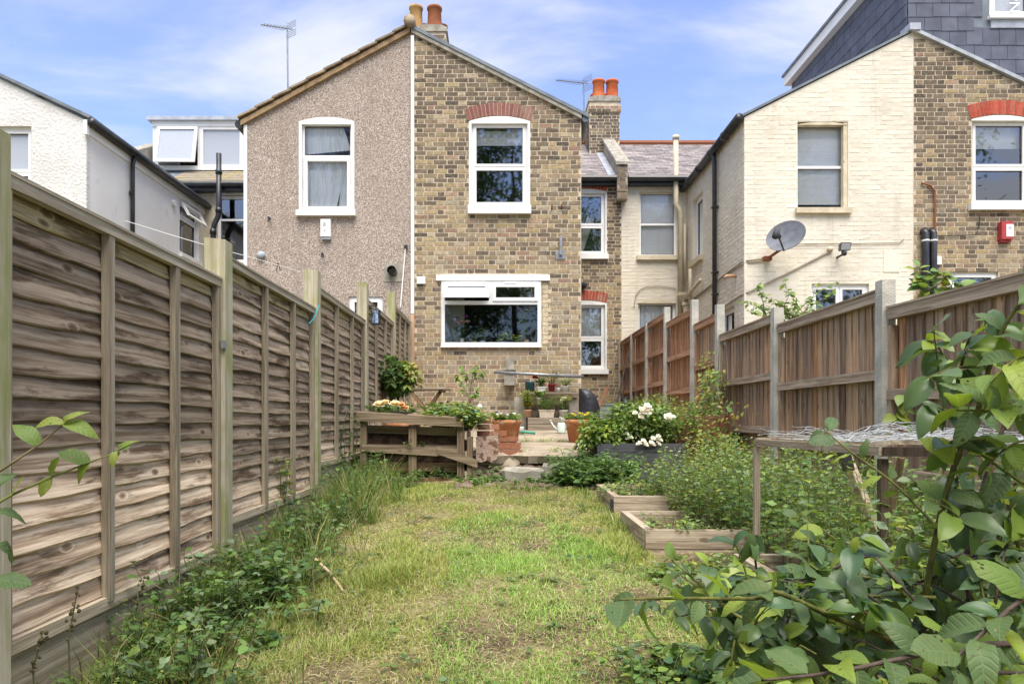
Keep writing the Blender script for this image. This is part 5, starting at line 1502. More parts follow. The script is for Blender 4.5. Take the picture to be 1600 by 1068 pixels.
sk.ball((PX(978, 13.2), 13.25, 1.12), .27, 14, 8, sc=(.55, .7, 1.15))
sk.build('black_sack', M['black_cover'], smooth=True, label='bulky black sack in the corner by the right fence', category='sack')
# watering can
wc = thing('watering_can', 'pale mint watering can on the patio', 'watering can', floorp(876, 10.7))
cpt = floorp(877, 10.7)
MB().lathe([(.001, 0), (.062, 0), (.066, .02), (.058, .15), (.05, .165), (.045, .15)], cpt, 14).build('body', M['can_mint'], wc, True)
MB().tube([cpt + Vector((-.05, 0, .04)), cpt + Vector((-.11, 0, .10)), cpt + Vector((-.165, 0, .19))], [.016, .012, .010], 8).lathe([(.01, 0), (.026, .02), (.001, .022)], cpt + Vector((-.165, 0, .185)), 10).build('spout', M['can_mint'], wc, True)
MB().tube([cpt + Vector((.02, 0, .16)), cpt + Vector((.0, 0, .23)), cpt + Vector((-.03, 0, .255)), cpt + Vector((.035, 0, .22)), cpt + Vector((.075, 0, .13)), cpt + Vector((.06, 0, .04))], .008, 6).build('handle', M['can_mint'], wc, True)
hs = MB().tube([floorp(808, 10.6) + Vector((0, 0, .03)), floorp(820, 10.55) + Vector((0, 0, .035)), floorp(836, 10.5) + Vector((0, 0, .025))], .02, 8)
hs.build('garden_hose', M['hose_green'], smooth=True, label='short length of green hose on the patio', category='hose')
ppw = thing('small_pot', 'small pale lilac pot beside the left terracotta pot', 'flower pot', floorp(814, 10.6))
MB().lathe([(.001, 0), (.038, 0), (.05, .1), (.05, .11), (.042, .11)], floorp(814, 10.6), 12).build('body', M['white_ceramic'], ppw, True)

# folding table
tb = thing('folding_table', 'small brown folding wooden table behind the pallet planter', 'table', floorp(665, 9.7))
YT = 9.7
zt_ = PZ(606, YT)
for i in range(6):
    MB().box(PX(630, YT), PX(701, YT), YT - .02 + i * .09, YT + .055 + i * .09, zt_ - .018, zt_).build('slat', M['sleeper'], tb)
MB().box(PX(636, YT), PX(640, YT), YT, YT + .5, zt_ - .045, zt_ - .019).box(PX(688, YT), PX(692, YT), YT, YT + .5, zt_ - .045, zt_ - .019).build('apron', M['sleeper'], tb)
zf = patio_z(YT)
for yy in (YT + .03, YT + .48):
    MB().bar(PP(640, 609, yy), (PX(700, YT), yy, zf), .05, .045, c=(1.3, 1.1, .9)).build('leg', M['pallet_v'], tb)
    MB().bar(PP(690, 609, yy + .035), (PX(632, YT), yy + .035, zf), .05, .045, c=(.7, .6, .5)).build('leg', M['pallet_v'], tb)
MB().bar(PP(652, 648, YT + .02), PP(685, 648, YT + .02), .03, .03).build('stretcher', M['pallet'], tb)
# lantern on the fence
ln = thing('lantern', 'small black lantern hanging from a bracket on the left fence', 'lantern', PP(587, 506, 7.75))
lc = PP(587, 495, 7.75)
b = MB()
for sx in (-1, 1):
    for sy in (-1, 1):
        b.box(lc.x + sx * .04 - .005, lc.x + sx * .04 + .005, lc.y + sy * .04 - .005, lc.y + sy * .04 + .005, lc.z - .07, lc.z + .065)
b.build('frame', M['black'], ln)
MB().box(lc.x - .052, lc.x + .052, lc.y - .052, lc.y + .052, lc.z - .085, lc.z - .071).build('base', M['black'], ln)
MB().hexa([lc + Vector((-.055, -.055, .066)), lc + Vector((.055, -.055, .066)), lc + Vector((.055, .055, .066)), lc + Vector((-.055, .055, .066)), lc + Vector((-.02, -.02, .095)), lc + Vector((.02, -.02, .095)), lc + Vector((.02, .02, .095)), lc + Vector((-.02, .02, .095))]).build('roof', M['black'], ln)
MB().box(lc.x - .034, lc.x + .034, lc.y - .034, lc.y + .034, lc.z - .07, lc.z + .065).build('glass', M['glass'], ln)
MB().tube([lc + Vector((0, 0, .095)), lc + Vector((0, 0, .125)), lc + Vector((-.06, .05, .13)), Vector((-1.49, 7.78, lc.z + .125))], .005, 5).build('hook', M['black'], ln)
# washing line with a peg
wl = thing('washing_line', 'thin washing line crossing above the left fence', 'line', PP(200, 345, 9))
MB().tube([PP(196, 345, 9.3), PP(260, 365, 9.6), PP(335, 387, 9.9), PP(392, 402, 10.3), PP(440, 416, 10.9), PP(470, 425, 11.6)], .005, 4).build('cord', M['upvc'], wl)
MB().bar(PP(434, 411, 10.85), PP(432, 424, 10.85), .012, .012).bar(PP(435, 411, 10.85), PP(438, 423, 10.85), .012, .012).build('peg', M['black'], wl)
# spray bottle on the planter
bo = thing('spray_bottle', 'turquoise spray bottle lying in leaves on the pallet planter', 'bottle', PP(742, 645, 7.3))
MB().tube([PP(739, 651, 7.3), PP(746, 641, 7.3)], [.035, .033], 10).build('body', M['bottle_blue'], bo, True)
MB().tube([PP(746, 641, 7.3), PP(748, 637, 7.3)], [.03, .018], 10).ball(PP(749.5, 635, 7.3), .028).build('head', M['upvc'], bo, True)
# offcuts lying on the planter top
o = MB().bar(PP(612, 642, 7.1), PP(636, 646, 7.02), .03, .012)
o.build('plastic_offcut', M['black'], label='black plastic offcut lying on the pallet planter top', category='offcut')
# bits on the lawn
def onlawn(px, py):
    for Y in np.arange(1.6, 8, .01):
        if PZ(py, Y) <= gz(0, Y) + .01: return Vector((PX(px, Y), Y, gz(0, Y)))
    return None
p = onlawn(310, 1045)
jc = thing('tin_can', 'grey tin can standing in the weeds at the bottom left', 'can', p)
MB().lathe([(.001, 0), (.024, 0), (.024, .005), (.0235, .02), (.024, .025), (.0235, .04), (.024, .045), (.024, .075), (.021, .075), (.021, .05)], p, 16).build('body', M['galv'], jc, True)
for i, (px, py, s, lab) in enumerate(((428, 992, .026, 'larger black plastic scrap on the lawn edge'), (450, 968, .018, 'small black plastic scrap beside the larger one'), (425, 1027, .022, 'flat black plastic scrap lying in dry grass'), (360, 1066, .02, 'black plastic scrap at the bottom edge of the picture'), (384, 1046, .014, 'tiny black scrap near the tin can'))):
    p = onlawn(px, py)
    b = MB()
    P = [(-.8, -.5), (.6, -.7), (1.0, .2), (.2, .8), (-.7, .6)]
    up_ = [Vector((x * s, y * s * .7, s * (.5 + .6 * random.random()))) + p for x, y in P]
    dn2 = [Vector((x * s * .9, y * s * .7, -.004)) + p for x, y in P]
    b.add(dn2 + up_, [tuple(range(4, -1, -1)), tuple(range(5, 10))] + [(q, (q + 1) % 5, 5 + (q + 1) % 5, 5 + q) for q in range(5)])
    b.build('plastic_scrap', M['black'], label=lab, category='scrap', group='black scraps on the lawn')
a_, c_ = onlawn(492, 884), onlawn(536, 926)
MB().tube([a_ + Vector((0, 0, .05)), a_.lerp(c_, .5) + Vector((.01, 0, .04)), c_ + Vector((0, 0, .02))], [.008, .007, .005], 6).build('dead_stick', M['straw_mat'], label='pale dead stick lying on the lawn', category='stick')

# ================================================================== vegetation
def leaf_tpl(widths, fold=.22, curl=.25, stations=None, wav=0.0):
    """a leaf of length 1 along +Y, normal +Z, two halves folded along the midrib and curled down to the tip"""
    n = len(widths)
    ts = stations or list(np.linspace(0, 1, n))
    v, f = [], []
    for t, wd in zip(ts, widths):
        z = -curl * t * t
        v += [(0, t, z), (-wd, t - .02, z + fold * wd + wav * math.sin(t * 19)), (wd, t - .02, z + fold * wd + wav * math.sin(t * 17 + 1))]
    for i in range(n - 1):
        a, b_ = i * 3, i * 3 + 3
        if widths[i] < 1e-4: f += [(a, b_, b_ + 1), (a, b_ + 2, b_)]
        elif widths[i + 1] < 1e-4: f += [(a, b_, a + 1), (a, a + 2, b_)]
        else: f += [(a, b_, b_ + 1, a + 1), (a, a + 2, b_ + 2, b_)]
    return v, f
OVATE = leaf_tpl([0, .27, .33, .20, 0], stations=[0, .22, .48, .78, 1])
ROUND = leaf_tpl([0, .36, .44, .33, 0], stations=[0, .2, .5, .82, 1], fold=.12, curl=.12)
LANCE = leaf_tpl([0, .12, .13, 0], stations=[0, .3, .62, 1], curl=.3)
SMALL = leaf_tpl([0, .34, 0], stations=[0, .45, 1], fold=.15, curl=.1)
def compound(base, offs):
    V, F = [], []
    for ang, px, py, sc in offs:
        c, s = math.cos(ang), math.sin(ang)
        b0 = len(V)
        for x, y, z in base[0]:
            V.append((px + sc * (c * x - s * y), py + sc * (s * x + c * y), z * sc))
        F += [tuple(i + b0 for i in f) for f in base[1]]
    return V, F
TRI = compound(leaf_tpl([0, .28, .30, 0], stations=[0, .25, .55, 1]), [(0, 0, .35, .65), (1.15, -.02, .33, .52), (-1.15, .02, .33, .52)])
PINN = compound(leaf_tpl([0, .26, 0], stations=[0, .5, 1], curl=.15), [(0, 0, .7, .32), (.9, 0, .66, .3), (-.9, 0, .66, .3), (1.1, 0, .42, .28), (-1.1, 0, .42, .28), (1.2, 0, .2, .22), (-1.2, 0, .2, .22)])
BLADE = ([(-.5, 0, 0), (.5, 0, 0), (.42, .5, -.04), (-.42, .5, -.04), (0, 1, -.30)], [(0, 1, 2, 3), (3, 2, 4)])

def unit(a): return a / np.maximum(1e-9, np.linalg.norm(a, axis=-1, keepdims=True))
def frames(d, nrm, L, W):
    """3x3 matrices: x=side*W, y=dir*L, z=normal*L"""
    d = unit(d)
    s = unit(np.cross(d, nrm))
    n = np.cross(s, d)
    m = np.empty((len(d), 3, 3))
    m[:, :, 0] = s * W[:, None]; m[:, :, 1] = d * L[:, None]; m[:, :, 2] = n * L[:, None]
    return m

class Veg:
    def __init__(s): s.st = MB(); s.L = {}
    def leaf(s, tpl, p, d, n, size, colr):
        s.L.setdefault(tpl, []).append((tuple(p), tuple(d), tuple(n), size, colr))
    def stem(s, pts, r0, r1, c, n=4):
        k = len(pts)
        s.st.tube(pts, [r0 + (r1 - r0) * i / (k - 1) for i in range(k)], n, c, cap=False)
    def build(s, parent, mat_='leaf', names=('stems', 'foliage'), **tags):
        objs = []
        if s.st.v: objs.append(s.st.build(names[0], M['stem'], parent, kind='stuff', **tags))
        for tp_, rows_ in s.L.items():
            p = np.array([r[0] for r in rows_]); d = np.array([r[1] for r in rows_]); n = np.array([r[2] for r in rows_])
            L = np.array([r[3] for r in rows_]); c = np.array([r[4] for r in rows_])
            tv, tf = TPL[tp_]
            objs.append(swarm(names[1], tv, tf, p, frames(d, n, L, L), c, M[mat_], parent, kind='stuff', **tags))
        return objs
TPL = dict(ovate=OVATE, round=ROUND, lance=LANCE, small=SMALL, tri=TRI, pinn=PINN)
def vary(c, a=.25):
    k = 1 + random.uniform(-a, a)
    h = random.uniform(-.1, .1)
    return (max(0, c[0] * k * (1 + h)), max(0, c[1] * k), max(0, c[2] * k * (1 - h)))
DEEP = [(.045, .095, .030), (.060, .120, .035), (.038, .080, .035), (.075, .135, .040)]
MIDG = [(.090, .165, .038), (.11, .19, .045), (.075, .145, .035), (.13, .205, .055)]
LIME = [(.20, .27, .050), (.26, .31, .065), (.16, .235, .045)]
GREY = [(.13, .19, .10), (.16, .22, .12), (.11, .165, .085)]
YEL = [(.34, .31, .07), (.40, .32, .09), (.28, .27, .06)]
ORG = [(.45, .23, .05), (.40, .28, .07)]
DRY = [(.30, .22, .11), (.40, .31, .17), (.22, .15, .08)]

def bright(p, k): return [tuple(min(.75, x * k) for x in c) for c in p]
DEEP, MIDG, LIME, GREY = bright(DEEP, 1.5), bright(MIDG, 1.3), bright(LIME, 1.18), bright(GREY, 1.25)
def sprout(v, base, height, spread, az, leaf, per, pal, tpl, start=.12, droop=.25, r=.003, sc=(.10, .13, .045), petiole=.25, size_top=.6, flat=.55, wob=.12, azj=.6):
    """one stem with its leaves"""
    base = Vector(base)
    out = Vector((math.cos(az), math.sin(az), 0))
    pts = []
    ph = random.uniform(0, 6)
    for i in range(7):
        t = i / 6
        p = base + Vector((0, 0, height * (t - droop * t * t * t))) + out * spread * (t ** 1.4)
        p += Vector((math.sin(t * 5 + ph), math.cos(t * 4 + ph), 0)) * wob * height * .35 * t
        pts.append(p)
    v.stem(pts, r, r * .4, sc, 4)
    ang = random.uniform(0, 6)
    for k in range(per):
        t = start + (1 - start) * (k + random.random() * .6) / per
        f = t * 6
        i = min(5, int(f))
        p = pts[i].lerp(pts[i + 1], f - i)
        tg = (pts[i + 1] - pts[i]).normalized()
        ang += 2.4 + random.uniform(-azj, azj)
        rad = Vector((math.cos(ang), math.sin(ang), 0))
        d = rad * .9 + tg * .45 + Vector((0, 0, random.uniform(-.35, .25)))
        s = leaf * (1 - (1 - size_top) * t) * random.uniform(.7, 1.2)
        n = Vector((0, 0, 1)) * flat + Vector((random.uniform(-1, 1), random.uniform(-1, 1), random.uniform(-.2, 1))) * (1 - flat)
        q = p + d.normalized() * s * petiole
        v.leaf(tpl, q, d, n, s, vary(random.choice(pal)))
    return pts

def clump(v, base, n, height, spread, leaf, per, pal, tpl, rad=.08, **k):
    for _ in range(n):
        a = random.uniform(0, 6.28)
        rr = rad * math.sqrt(random.random())
        b0 = Vector(base) + Vector((rr * math.cos(a), rr * math.sin(a), 0))
        sprout(v, b0, height * random.uniform(.6, 1.1), spread * random.uniform(.3, 1.1), a + random.uniform(-.6, .6), leaf, per, pal, tpl, **k)

def bush(v, ctr, rad, n, leaf, pal, tpl, twigs=14, base=None, tc=(.12, .09, .05), shell=.45):
    """leaves through an uneven rounded volume on twigs that reach them"""
    ctr = Vector(ctr)
    lob = [(Vector((random.gauss(0, 1), random.gauss(0, 1), random.gauss(0, .8))).normalized(), random.uniform(.12, .38)) for _ in range(7)]
    ends = []
    for _ in range(n):
        u = Vector((random.gauss(0, 1), random.gauss(0, 1), random.gauss(0, 1))).normalized()
        k = 1 - .22
        for l, a in lob: k += a * max(0, u.dot(l)) ** 4
        r = (shell + (1 - shell) * random.random() ** .6) * k
        p = ctr + Vector((u.x * rad[0] * r, u.y * rad[1] * r, u.z * rad[2] * r))
        d = u * .7 + Vector((random.uniform(-1, 1), random.uniform(-1, 1), random.uniform(-1, .4)))
        nn_ = Vector((u.x * .5, u.y * .5, .8)) + Vector((random.uniform(-.7, .7), random.uniform(-.7, .7), 0))
        v.leaf(tpl, p, d, nn_, leaf * random.uniform(.65, 1.2), vary(random.choice(pal)))
        ends.append(p)
    base = Vector(base) if base is not None else ctr - Vector((0, 0, rad[2]))
    for e in random.sample(ends, min(twigs, len(ends))):
        m_ = base.lerp(e, .5) + Vector((random.uniform(-.05, .05) * rad[0], random.uniform(-.05, .05), .1 * rad[2]))
        v.stem([base, m_, e], .006, .002, tc, 4)

def plantthing(name, label, base, v, cat='plant', mat_='leaf', group=None):
    o = thing(name, label, cat, base, group)
    v.build(o, mat_)
    return o
def bloom(parent, ctr, r, cols_, n=16, up=(0, -.5, 1), name='flower'):
    """a cupped flower of overlapping petals"""
    up = Vector(up).normalized()
    p, d, nn_, L, c = [], [], [], [], []
    a1 = up.cross(Vector((1, 0, .1))).normalized(); a2 = up.cross(a1)
    for i in range(n):
        a = i * 2.4
        k = i / n
        rad_ = a1 * math.cos(a) + a2 * math.sin(a)
        dd = rad_ * (.35 + .8 * k) + up * (1.0 - .75 * k)
        p.append(Vector(ctr) + rad_ * r * .05); d.append(dd); nn_.append(up * .8 - rad_ * (.9 - .7 * k)); L.append(r * (.75 + .35 * k)); c.append(vary(random.choice(cols_), .08))
    L = np.array(L)
    return swarm(name, ROUND[0], ROUND[1], np.array(p), frames(np.array(d), np.array(nn_), L, L * 1.15), np.array(c), M['petal'], parent)

# ---------------------------------------------------------------- weeds along the left fence (ground cover nobody could count)
random.seed(21)
v = Veg()
def lx(y, a, b): return random.uniform(a, b)
def wnoise(y): return .5 + .5 * math.sin(y * 5.2 + 1.1) * math.cos(y * 2.3 + .4)
for _ in range(110):
    y = random.choice((random.gauss(2.95, .33), random.gauss(3.1, .4), random.uniform(2.3, 4.4)))
    if y < 2.25 or y > 4.6: continue
    x = -1.36 + abs(random.gauss(0, .22)) * (1.15 if y < 3.5 else .9)
    if wnoise(y) < .25 and random.random() < .7: continue
    h = random.uniform(.12, .46) * max(.3, 1.0 - 1.0 * max(0, (x + 1.25)))
    kind = random.random()
    if kind < .5: clump(v, (x, y, gz(x, y)), 3, h, .13, .058, 9, DEEP + GREY + MIDG, random.choice(('ovate', 'ovate', 'lance', 'round')), droop=.3)
    elif kind < .75: clump(v, (x, y, gz(x, y)), 3, h * .9, .18, .068, 7, DEEP + MIDG + GREY, 'tri', droop=.4)
    else: clump(v, (x, y, gz(x, y)), 3, h * .8, .12, .05, 10, LIME + MIDG, 'pinn')
for _ in range(70):
    y = random.uniform(4.2, 7.0)
    x = -1.42 + abs(random.gauss(0, .2))
    if wnoise(y) < .3 and random.random() < .7: continue
    h = random.uniform(.14, .46) * max(.35, 1.0 - .9 * max(0, (x + 1.3)))
    clump(v, (x, y, gz(x, y)), 3, h, .14, .06, 8, DEEP + MIDG + GREY, random.choice(('ovate', 'tri', 'small')), droop=.3)
for _ in range(22):     # bright seedlings at the bottom left corner
    y = random.uniform(2.15, 2.75); x = random.uniform(-1.45, -1.12)
    clump(v, (x, y, gz(x, y)), 3, random.uniform(.08, .2), .08, .045, 9, LIME + MIDG, 'pinn')
for _ in range(150):     # dry bent stalks
    y = random.uniform(2.3, 6.5); x = -1.44 + abs(random.gauss(0, .22))
    sprout(v, (x, y, gz(x, y)), random.uniform(.12, .34), random.uniform(.05, .2), random.uniform(0, 6), .02, 1, DRY, 'lance', r=.0022, sc=random.choice(DRY))
root = v.build(None, names=('weed_stems', 'weed_foliage'))
for o in root:
    o['label'] = 'tangled green weeds growing along the foot of the left fence'; o['category'] = 'weeds'

# single taller plants that stand out there
def seed_stalk(px, ptop, pbase, Y, label):
    b0 = Vector((PX(px, Y), Y, gz(0, Y))); top = PP(px + 12, ptop, Y)
    o = thing('seed_stalk', label, 'plant', b0, 'dry seed stalks by the left fence')
    m_ = b0.lerp(top, .55) + Vector((-.02, 0, 0))
    MB().tube([b0, m_, top], [.0035, .003, .002], 5, (.14, .14, .06)).build('stalk', M['stem'], o)
    s = MB()
    for i in range(22):
        t = random.uniform(.55, 1.0)
        p = m_.lerp(top, (t - .55) / .45) + Vector((random.gauss(0, .008), random.gauss(0, .008), random.gauss(0, .006)))
        s.ball(p, random.uniform(.004, .0075), 6, 4, random.choice(((.10, .09, .04), (.07, .07, .03), (.15, .13, .06))))
    s.build('seed_head', M['stem'], o, kind='stuff')
seed_stalk(110, 915, 1060, 2.35, 'tall dry seed stalk with dense head near the left corner post')
seed_stalk(55, 985, 1060, 2.25, 'short dry seed stalk at the bottom left corner')
seed_stalk(213, 905, 1010, 2.75, 'seed stalk leaning in front of the second fence batten')
v = Veg()
for i in range(4):
    sprout(v, (PX(440, 4.9), 4.9, gz(0, 4.9)), .62, .10, 1.5 * i, .07, 12, MIDG + LIME, 'ovate', r=.004)
plantthing('bramble_plant', 'upright bramble against the fence post left of the pallet planter', (PX(440, 4.9), 4.9, gz(0, 4.9)), v)
v = Veg()
for i in range(6):
    sprout(v, (PX(545, 6.7) + random.uniform(-.1, .1), 6.7, gz(0, 6.7)), random.uniform(.6, 1.1), .12, random.uniform(0, 6), .075, 15, MIDG + DEEP, 'tri', r=.004)
clump(v, (PX(555, 6.6), 6.6, gz(0, 6.6)), 8, .45, .16, .07, 12, DEEP + MIDG, 'ovate', rad=.15)
plantthing('bramble_plant', 'tall bramble between the fence and the pallet planter', (PX(545, 6.7), 6.7, gz(0, 6.7)), v)
v = Veg()
for x, y0_, n_ in ((690, 700, 5), (650, 690, 3), (700, 735, 9), (660, 735, 7), (680, 728, 7)):
    clump(v, PP(x, y0_ + 12, 7.05), n_, .10, .08, .05, 7, MIDG + DEEP, 'tri', rad=.08)
plantthing('strawberry_plants', 'leafy shoots growing out between the pallet boards', PP(680, 740, 7.05), v)

# close bramble shoot at the left edge
sh = thing('bramble_shoot', 'bright bramble shoot reaching in from the left edge in front of the fence', 'plant', PP(-30, 800, 1.35))
SP = [PP(-30, 800, 1.30), PP(20, 772, 1.32), PP(80, 745, 1.34), PP(140, 722, 1.36), PP(185, 705, 1.38)]
SP2 = [PP(-30, 755, 1.25), PP(20, 722, 1.27), PP(60, 695, 1.3), PP(100, 662, 1.32)]
MB().tube(SP, [.0035, .003, .0025, .002, .001], 6, (.20, .24, .06)).tube(SP2, [.003, .003, .002, .0015], 6, (.16, .13, .06)).build('stem', M['stem'], sh)
def biglf(name, parent, p, d, n, L, c, m='leaf_gloss', tpl=None, W=1.0):
    key_ = (name, m, round(c[0], 3), round(c[1], 3), id(tpl))
    if key_ not in LEAFMESH:
        tv, tf = tpl
        b = MB(); b.add(tv, tf, c)
        me = b.mesh(name); me.materials.append(M[m])
        me.polygons.foreach_set('use_smooth', [True] * len(me.polygons))
        LEAFMESH[key_] = me
    o = put(name, LEAFMESH[key_], parent)
    d = Vector(d).normalized(); n = Vector(n)
    s = d.cross(n).normalized(); n2 = s.cross(d)
    mm = Matrix(((s.x * L * W, d.x * L, n2.x * L, p[0]), (s.y * L * W, d.y * L, n2.y * L, p[1]), (s.z * L * W, d.z * L, n2.z * L, p[2]), (0, 0, 0, 1)))
    o.matrix_basis = mm
    return o
LEAFMESH = {}
def grid_leaf(curl, fold, wav, wmax=.30, tipw=.5, seed=0):
    """a large leaf: 7 stations, 4 strips, curled, with a wavy finely cut edge"""
    rs = random.Random(seed)
    ts = [0, .10, .26, .44, .62, .80, .93, 1]
    ws = [.03, .55, .88, 1.0, .93, .66, .30, .02]
    v_, f_ = [], []
    for i, (t, w_) in enumerate(zip(ts, ws)):
        ww = w_ * wmax * (1 + rs.uniform(-.06, .06))
        z0 = -curl * t * t + .05 * math.sin(t * 3.1)
        for k, s in enumerate((-1, -.52, 0, .52, 1)):
            z = z0 + fold * abs(s) * ww * (1.0 if abs(s) < .6 else .75) + (wav * math.sin(t * 14 + s * 2 + seed) if abs(s) > .6 else 0) + rs.uniform(-.006, .006)
            v_.append((s * ww, t - abs(s) * .03, z))
    for i in range(len(ts) - 1):
        for k in range(4):
            a = i * 5 + k
            f_.append((a, a + 1, a + 6, a + 5))
    return v_, f_
GL = [grid_leaf(.15, .25, .02, seed=1), grid_leaf(.35, .45, .03, seed=2), grid_leaf(-.05, .15, .035, .33, seed=3), grid_leaf(.55, .3, .02, .28, seed=4), grid_leaf(.25, .7, .015, .27, seed=5), grid_leaf(.8, .5, .05, .26, seed=6), grid_leaf(-.25, .9, .03, .25, seed=7), grid_leaf(.4, -.3, .05, .31, seed=8)]
BRC = [(.16, .24, .045), (.12, .20, .045), (.22, .28, .06)]
for (pp_, px2, py2, L) in ((SP2[3], 150, 665, .05), (SP2[3], 110, 640, .032), (SP2[2], 30, 660, .05), (SP2[3], 60, 662, .045), (SP[3], 125, 735, .035), (SP[2], 125, 690, .04), (SP[4], 200, 700, .03), (SP[4], 190, 690, .03), (SP[3], 105, 712, .05), (SP[1], 40, 745, .04), (SP[4], 178, 715, .028), (SP[2], 60, 775, .035)):
    q = PP(px2, py2, pp_.y - .01)
    biglf('leaf', sh, pp_, q - pp_, (random.uniform(-.4, .4), -.6, .8), L * 1.2, random.choice(BRC), 'leaf_big', random.choice(GL), .95)
for (px, py, px2, py2, L) in ((-5, 800, 25, 800, .05), (-5, 850, 25, 862, .05), (-8, 905, 50, 915, .06), (-5, 760, 20, 735, .04)):
    a = PP(px, py, 1.25); biglf('leaf', sh, a, PP(px2, py2, 1.27) - a, (.2, -.5, .8), L, (.07, .13, .05), 'leaf_big', random.choice(GL))

# ---------------------------------------------------------------- rough long grass by the fence and the lawn
def vnoise(x, y, f, seed):
    r_ = np.random.default_rng(seed)
    z = 0
    for i in range(7):
        a = r_.uniform(0, 6.28); fr2 = f * r_.uniform(.6, 1.7); ph = r_.uniform(0, 6.28)
        z = z + np.sin((x * math.cos(a) + y * math.sin(a)) * fr2 + ph)
    return z / 7 ** .5
def blades(name, x, y, h, wdt, cols_, lean, label, cat='grass', z=None):
    N = len(x)
    az = rng.uniform(0, 2 * math.pi, N)
    d = np.stack([np.cos(az) * lean, np.sin(az) * lean, np.ones(N)], 1)
    nrm = np.stack([np.cos(az), np.sin(az), np.full(N, .25)], 1)
    nrm = np.stack([np.cos(az), np.sin(az), -lean * 0 + .1], 1)
    pos = np.stack([x, y, (gzn(x, y) if z is None else z) - .004], 1)
    m = frames(d, -nrm, h, wdt)
    m[:, :, 2] = -np.stack([np.cos(az), np.sin(az), np.full(N, -.35)], 1) * h[:, None]
    return swarm(name, BLADE[0], BLADE[1], pos, m, cols_, M['grass'], None, kind='stuff', label=label, category=cat)
def colmix(pal, N):
    p = np.array(pal)
    c = p[rng.integers(0, len(p), N)] * rng.uniform(.75, 1.25, (N, 1))
    return c
def lawn():
    N = 400000
    y = 1.9 + (rng.random(N) ** 1.35) * 5.2
    x = rng.uniform(-1.48, 2.4, N)
    lim = np.where(y > 3.9, .86, np.where(y > 3.5, 1.25, 1.16))
    k = (x < lim) | ((y < 2.5))
    k &= (np.abs(x) < y * .75 + .1)
    wear = vnoise(x, y, 3.2, 5) + .8 * vnoise(x, y, 11, 6)
    k &= rng.random(N) < np.clip(.85 - .36 * wear, .06, 1)
    k &= (y < 6.75 + .12 * np.sin(x * 6))
    x, y, wear = x[k], y[k], wear[k]
    N = len(x)
    dry = rng.random(N) < np.clip(.42 + .22 * wear, .12, .85)
    g = colmix([(.25, .35, .08), (.30, .41, .10), (.38, .46, .145), (.21, .30, .07), (.46, .48, .20)], N)
    s = colmix([(.60, .51, .30), (.68, .60, .40), (.50, .41, .23), (.50, .48, .24)], N)
    pt_ = vnoise(x, y, 2.4, 31)[:, None]
    g = g * (1 + .16 * pt_) * np.where(pt_ > .5, np.array([[.80, .98, .80]]), np.array([[1.08, 1.0, 1.0]]))
    c = np.where(dry[:, None], s, g)
    h = rng.uniform(.013, .044, N) * np.where(dry, 1.0, 1.0) * np.clip(1 - .15 * wear, .6, 1.3)
    tuft = np.clip(vnoise(x, y, 6, 9) - .6, 0, 1)
    h *= 1 + 1.3 * tuft
    lean = np.where(dry, rng.uniform(1.0, 4.0, N), rng.uniform(.15, 1.1, N))
    wd = rng.uniform(.0018, .0042, N) * (1 + .12 * (y - 2))
    blades('lawn_grass', x, y, h, wd, c, lean, 'patchy sunlit lawn grass with dry straw between the fences')
lawn()
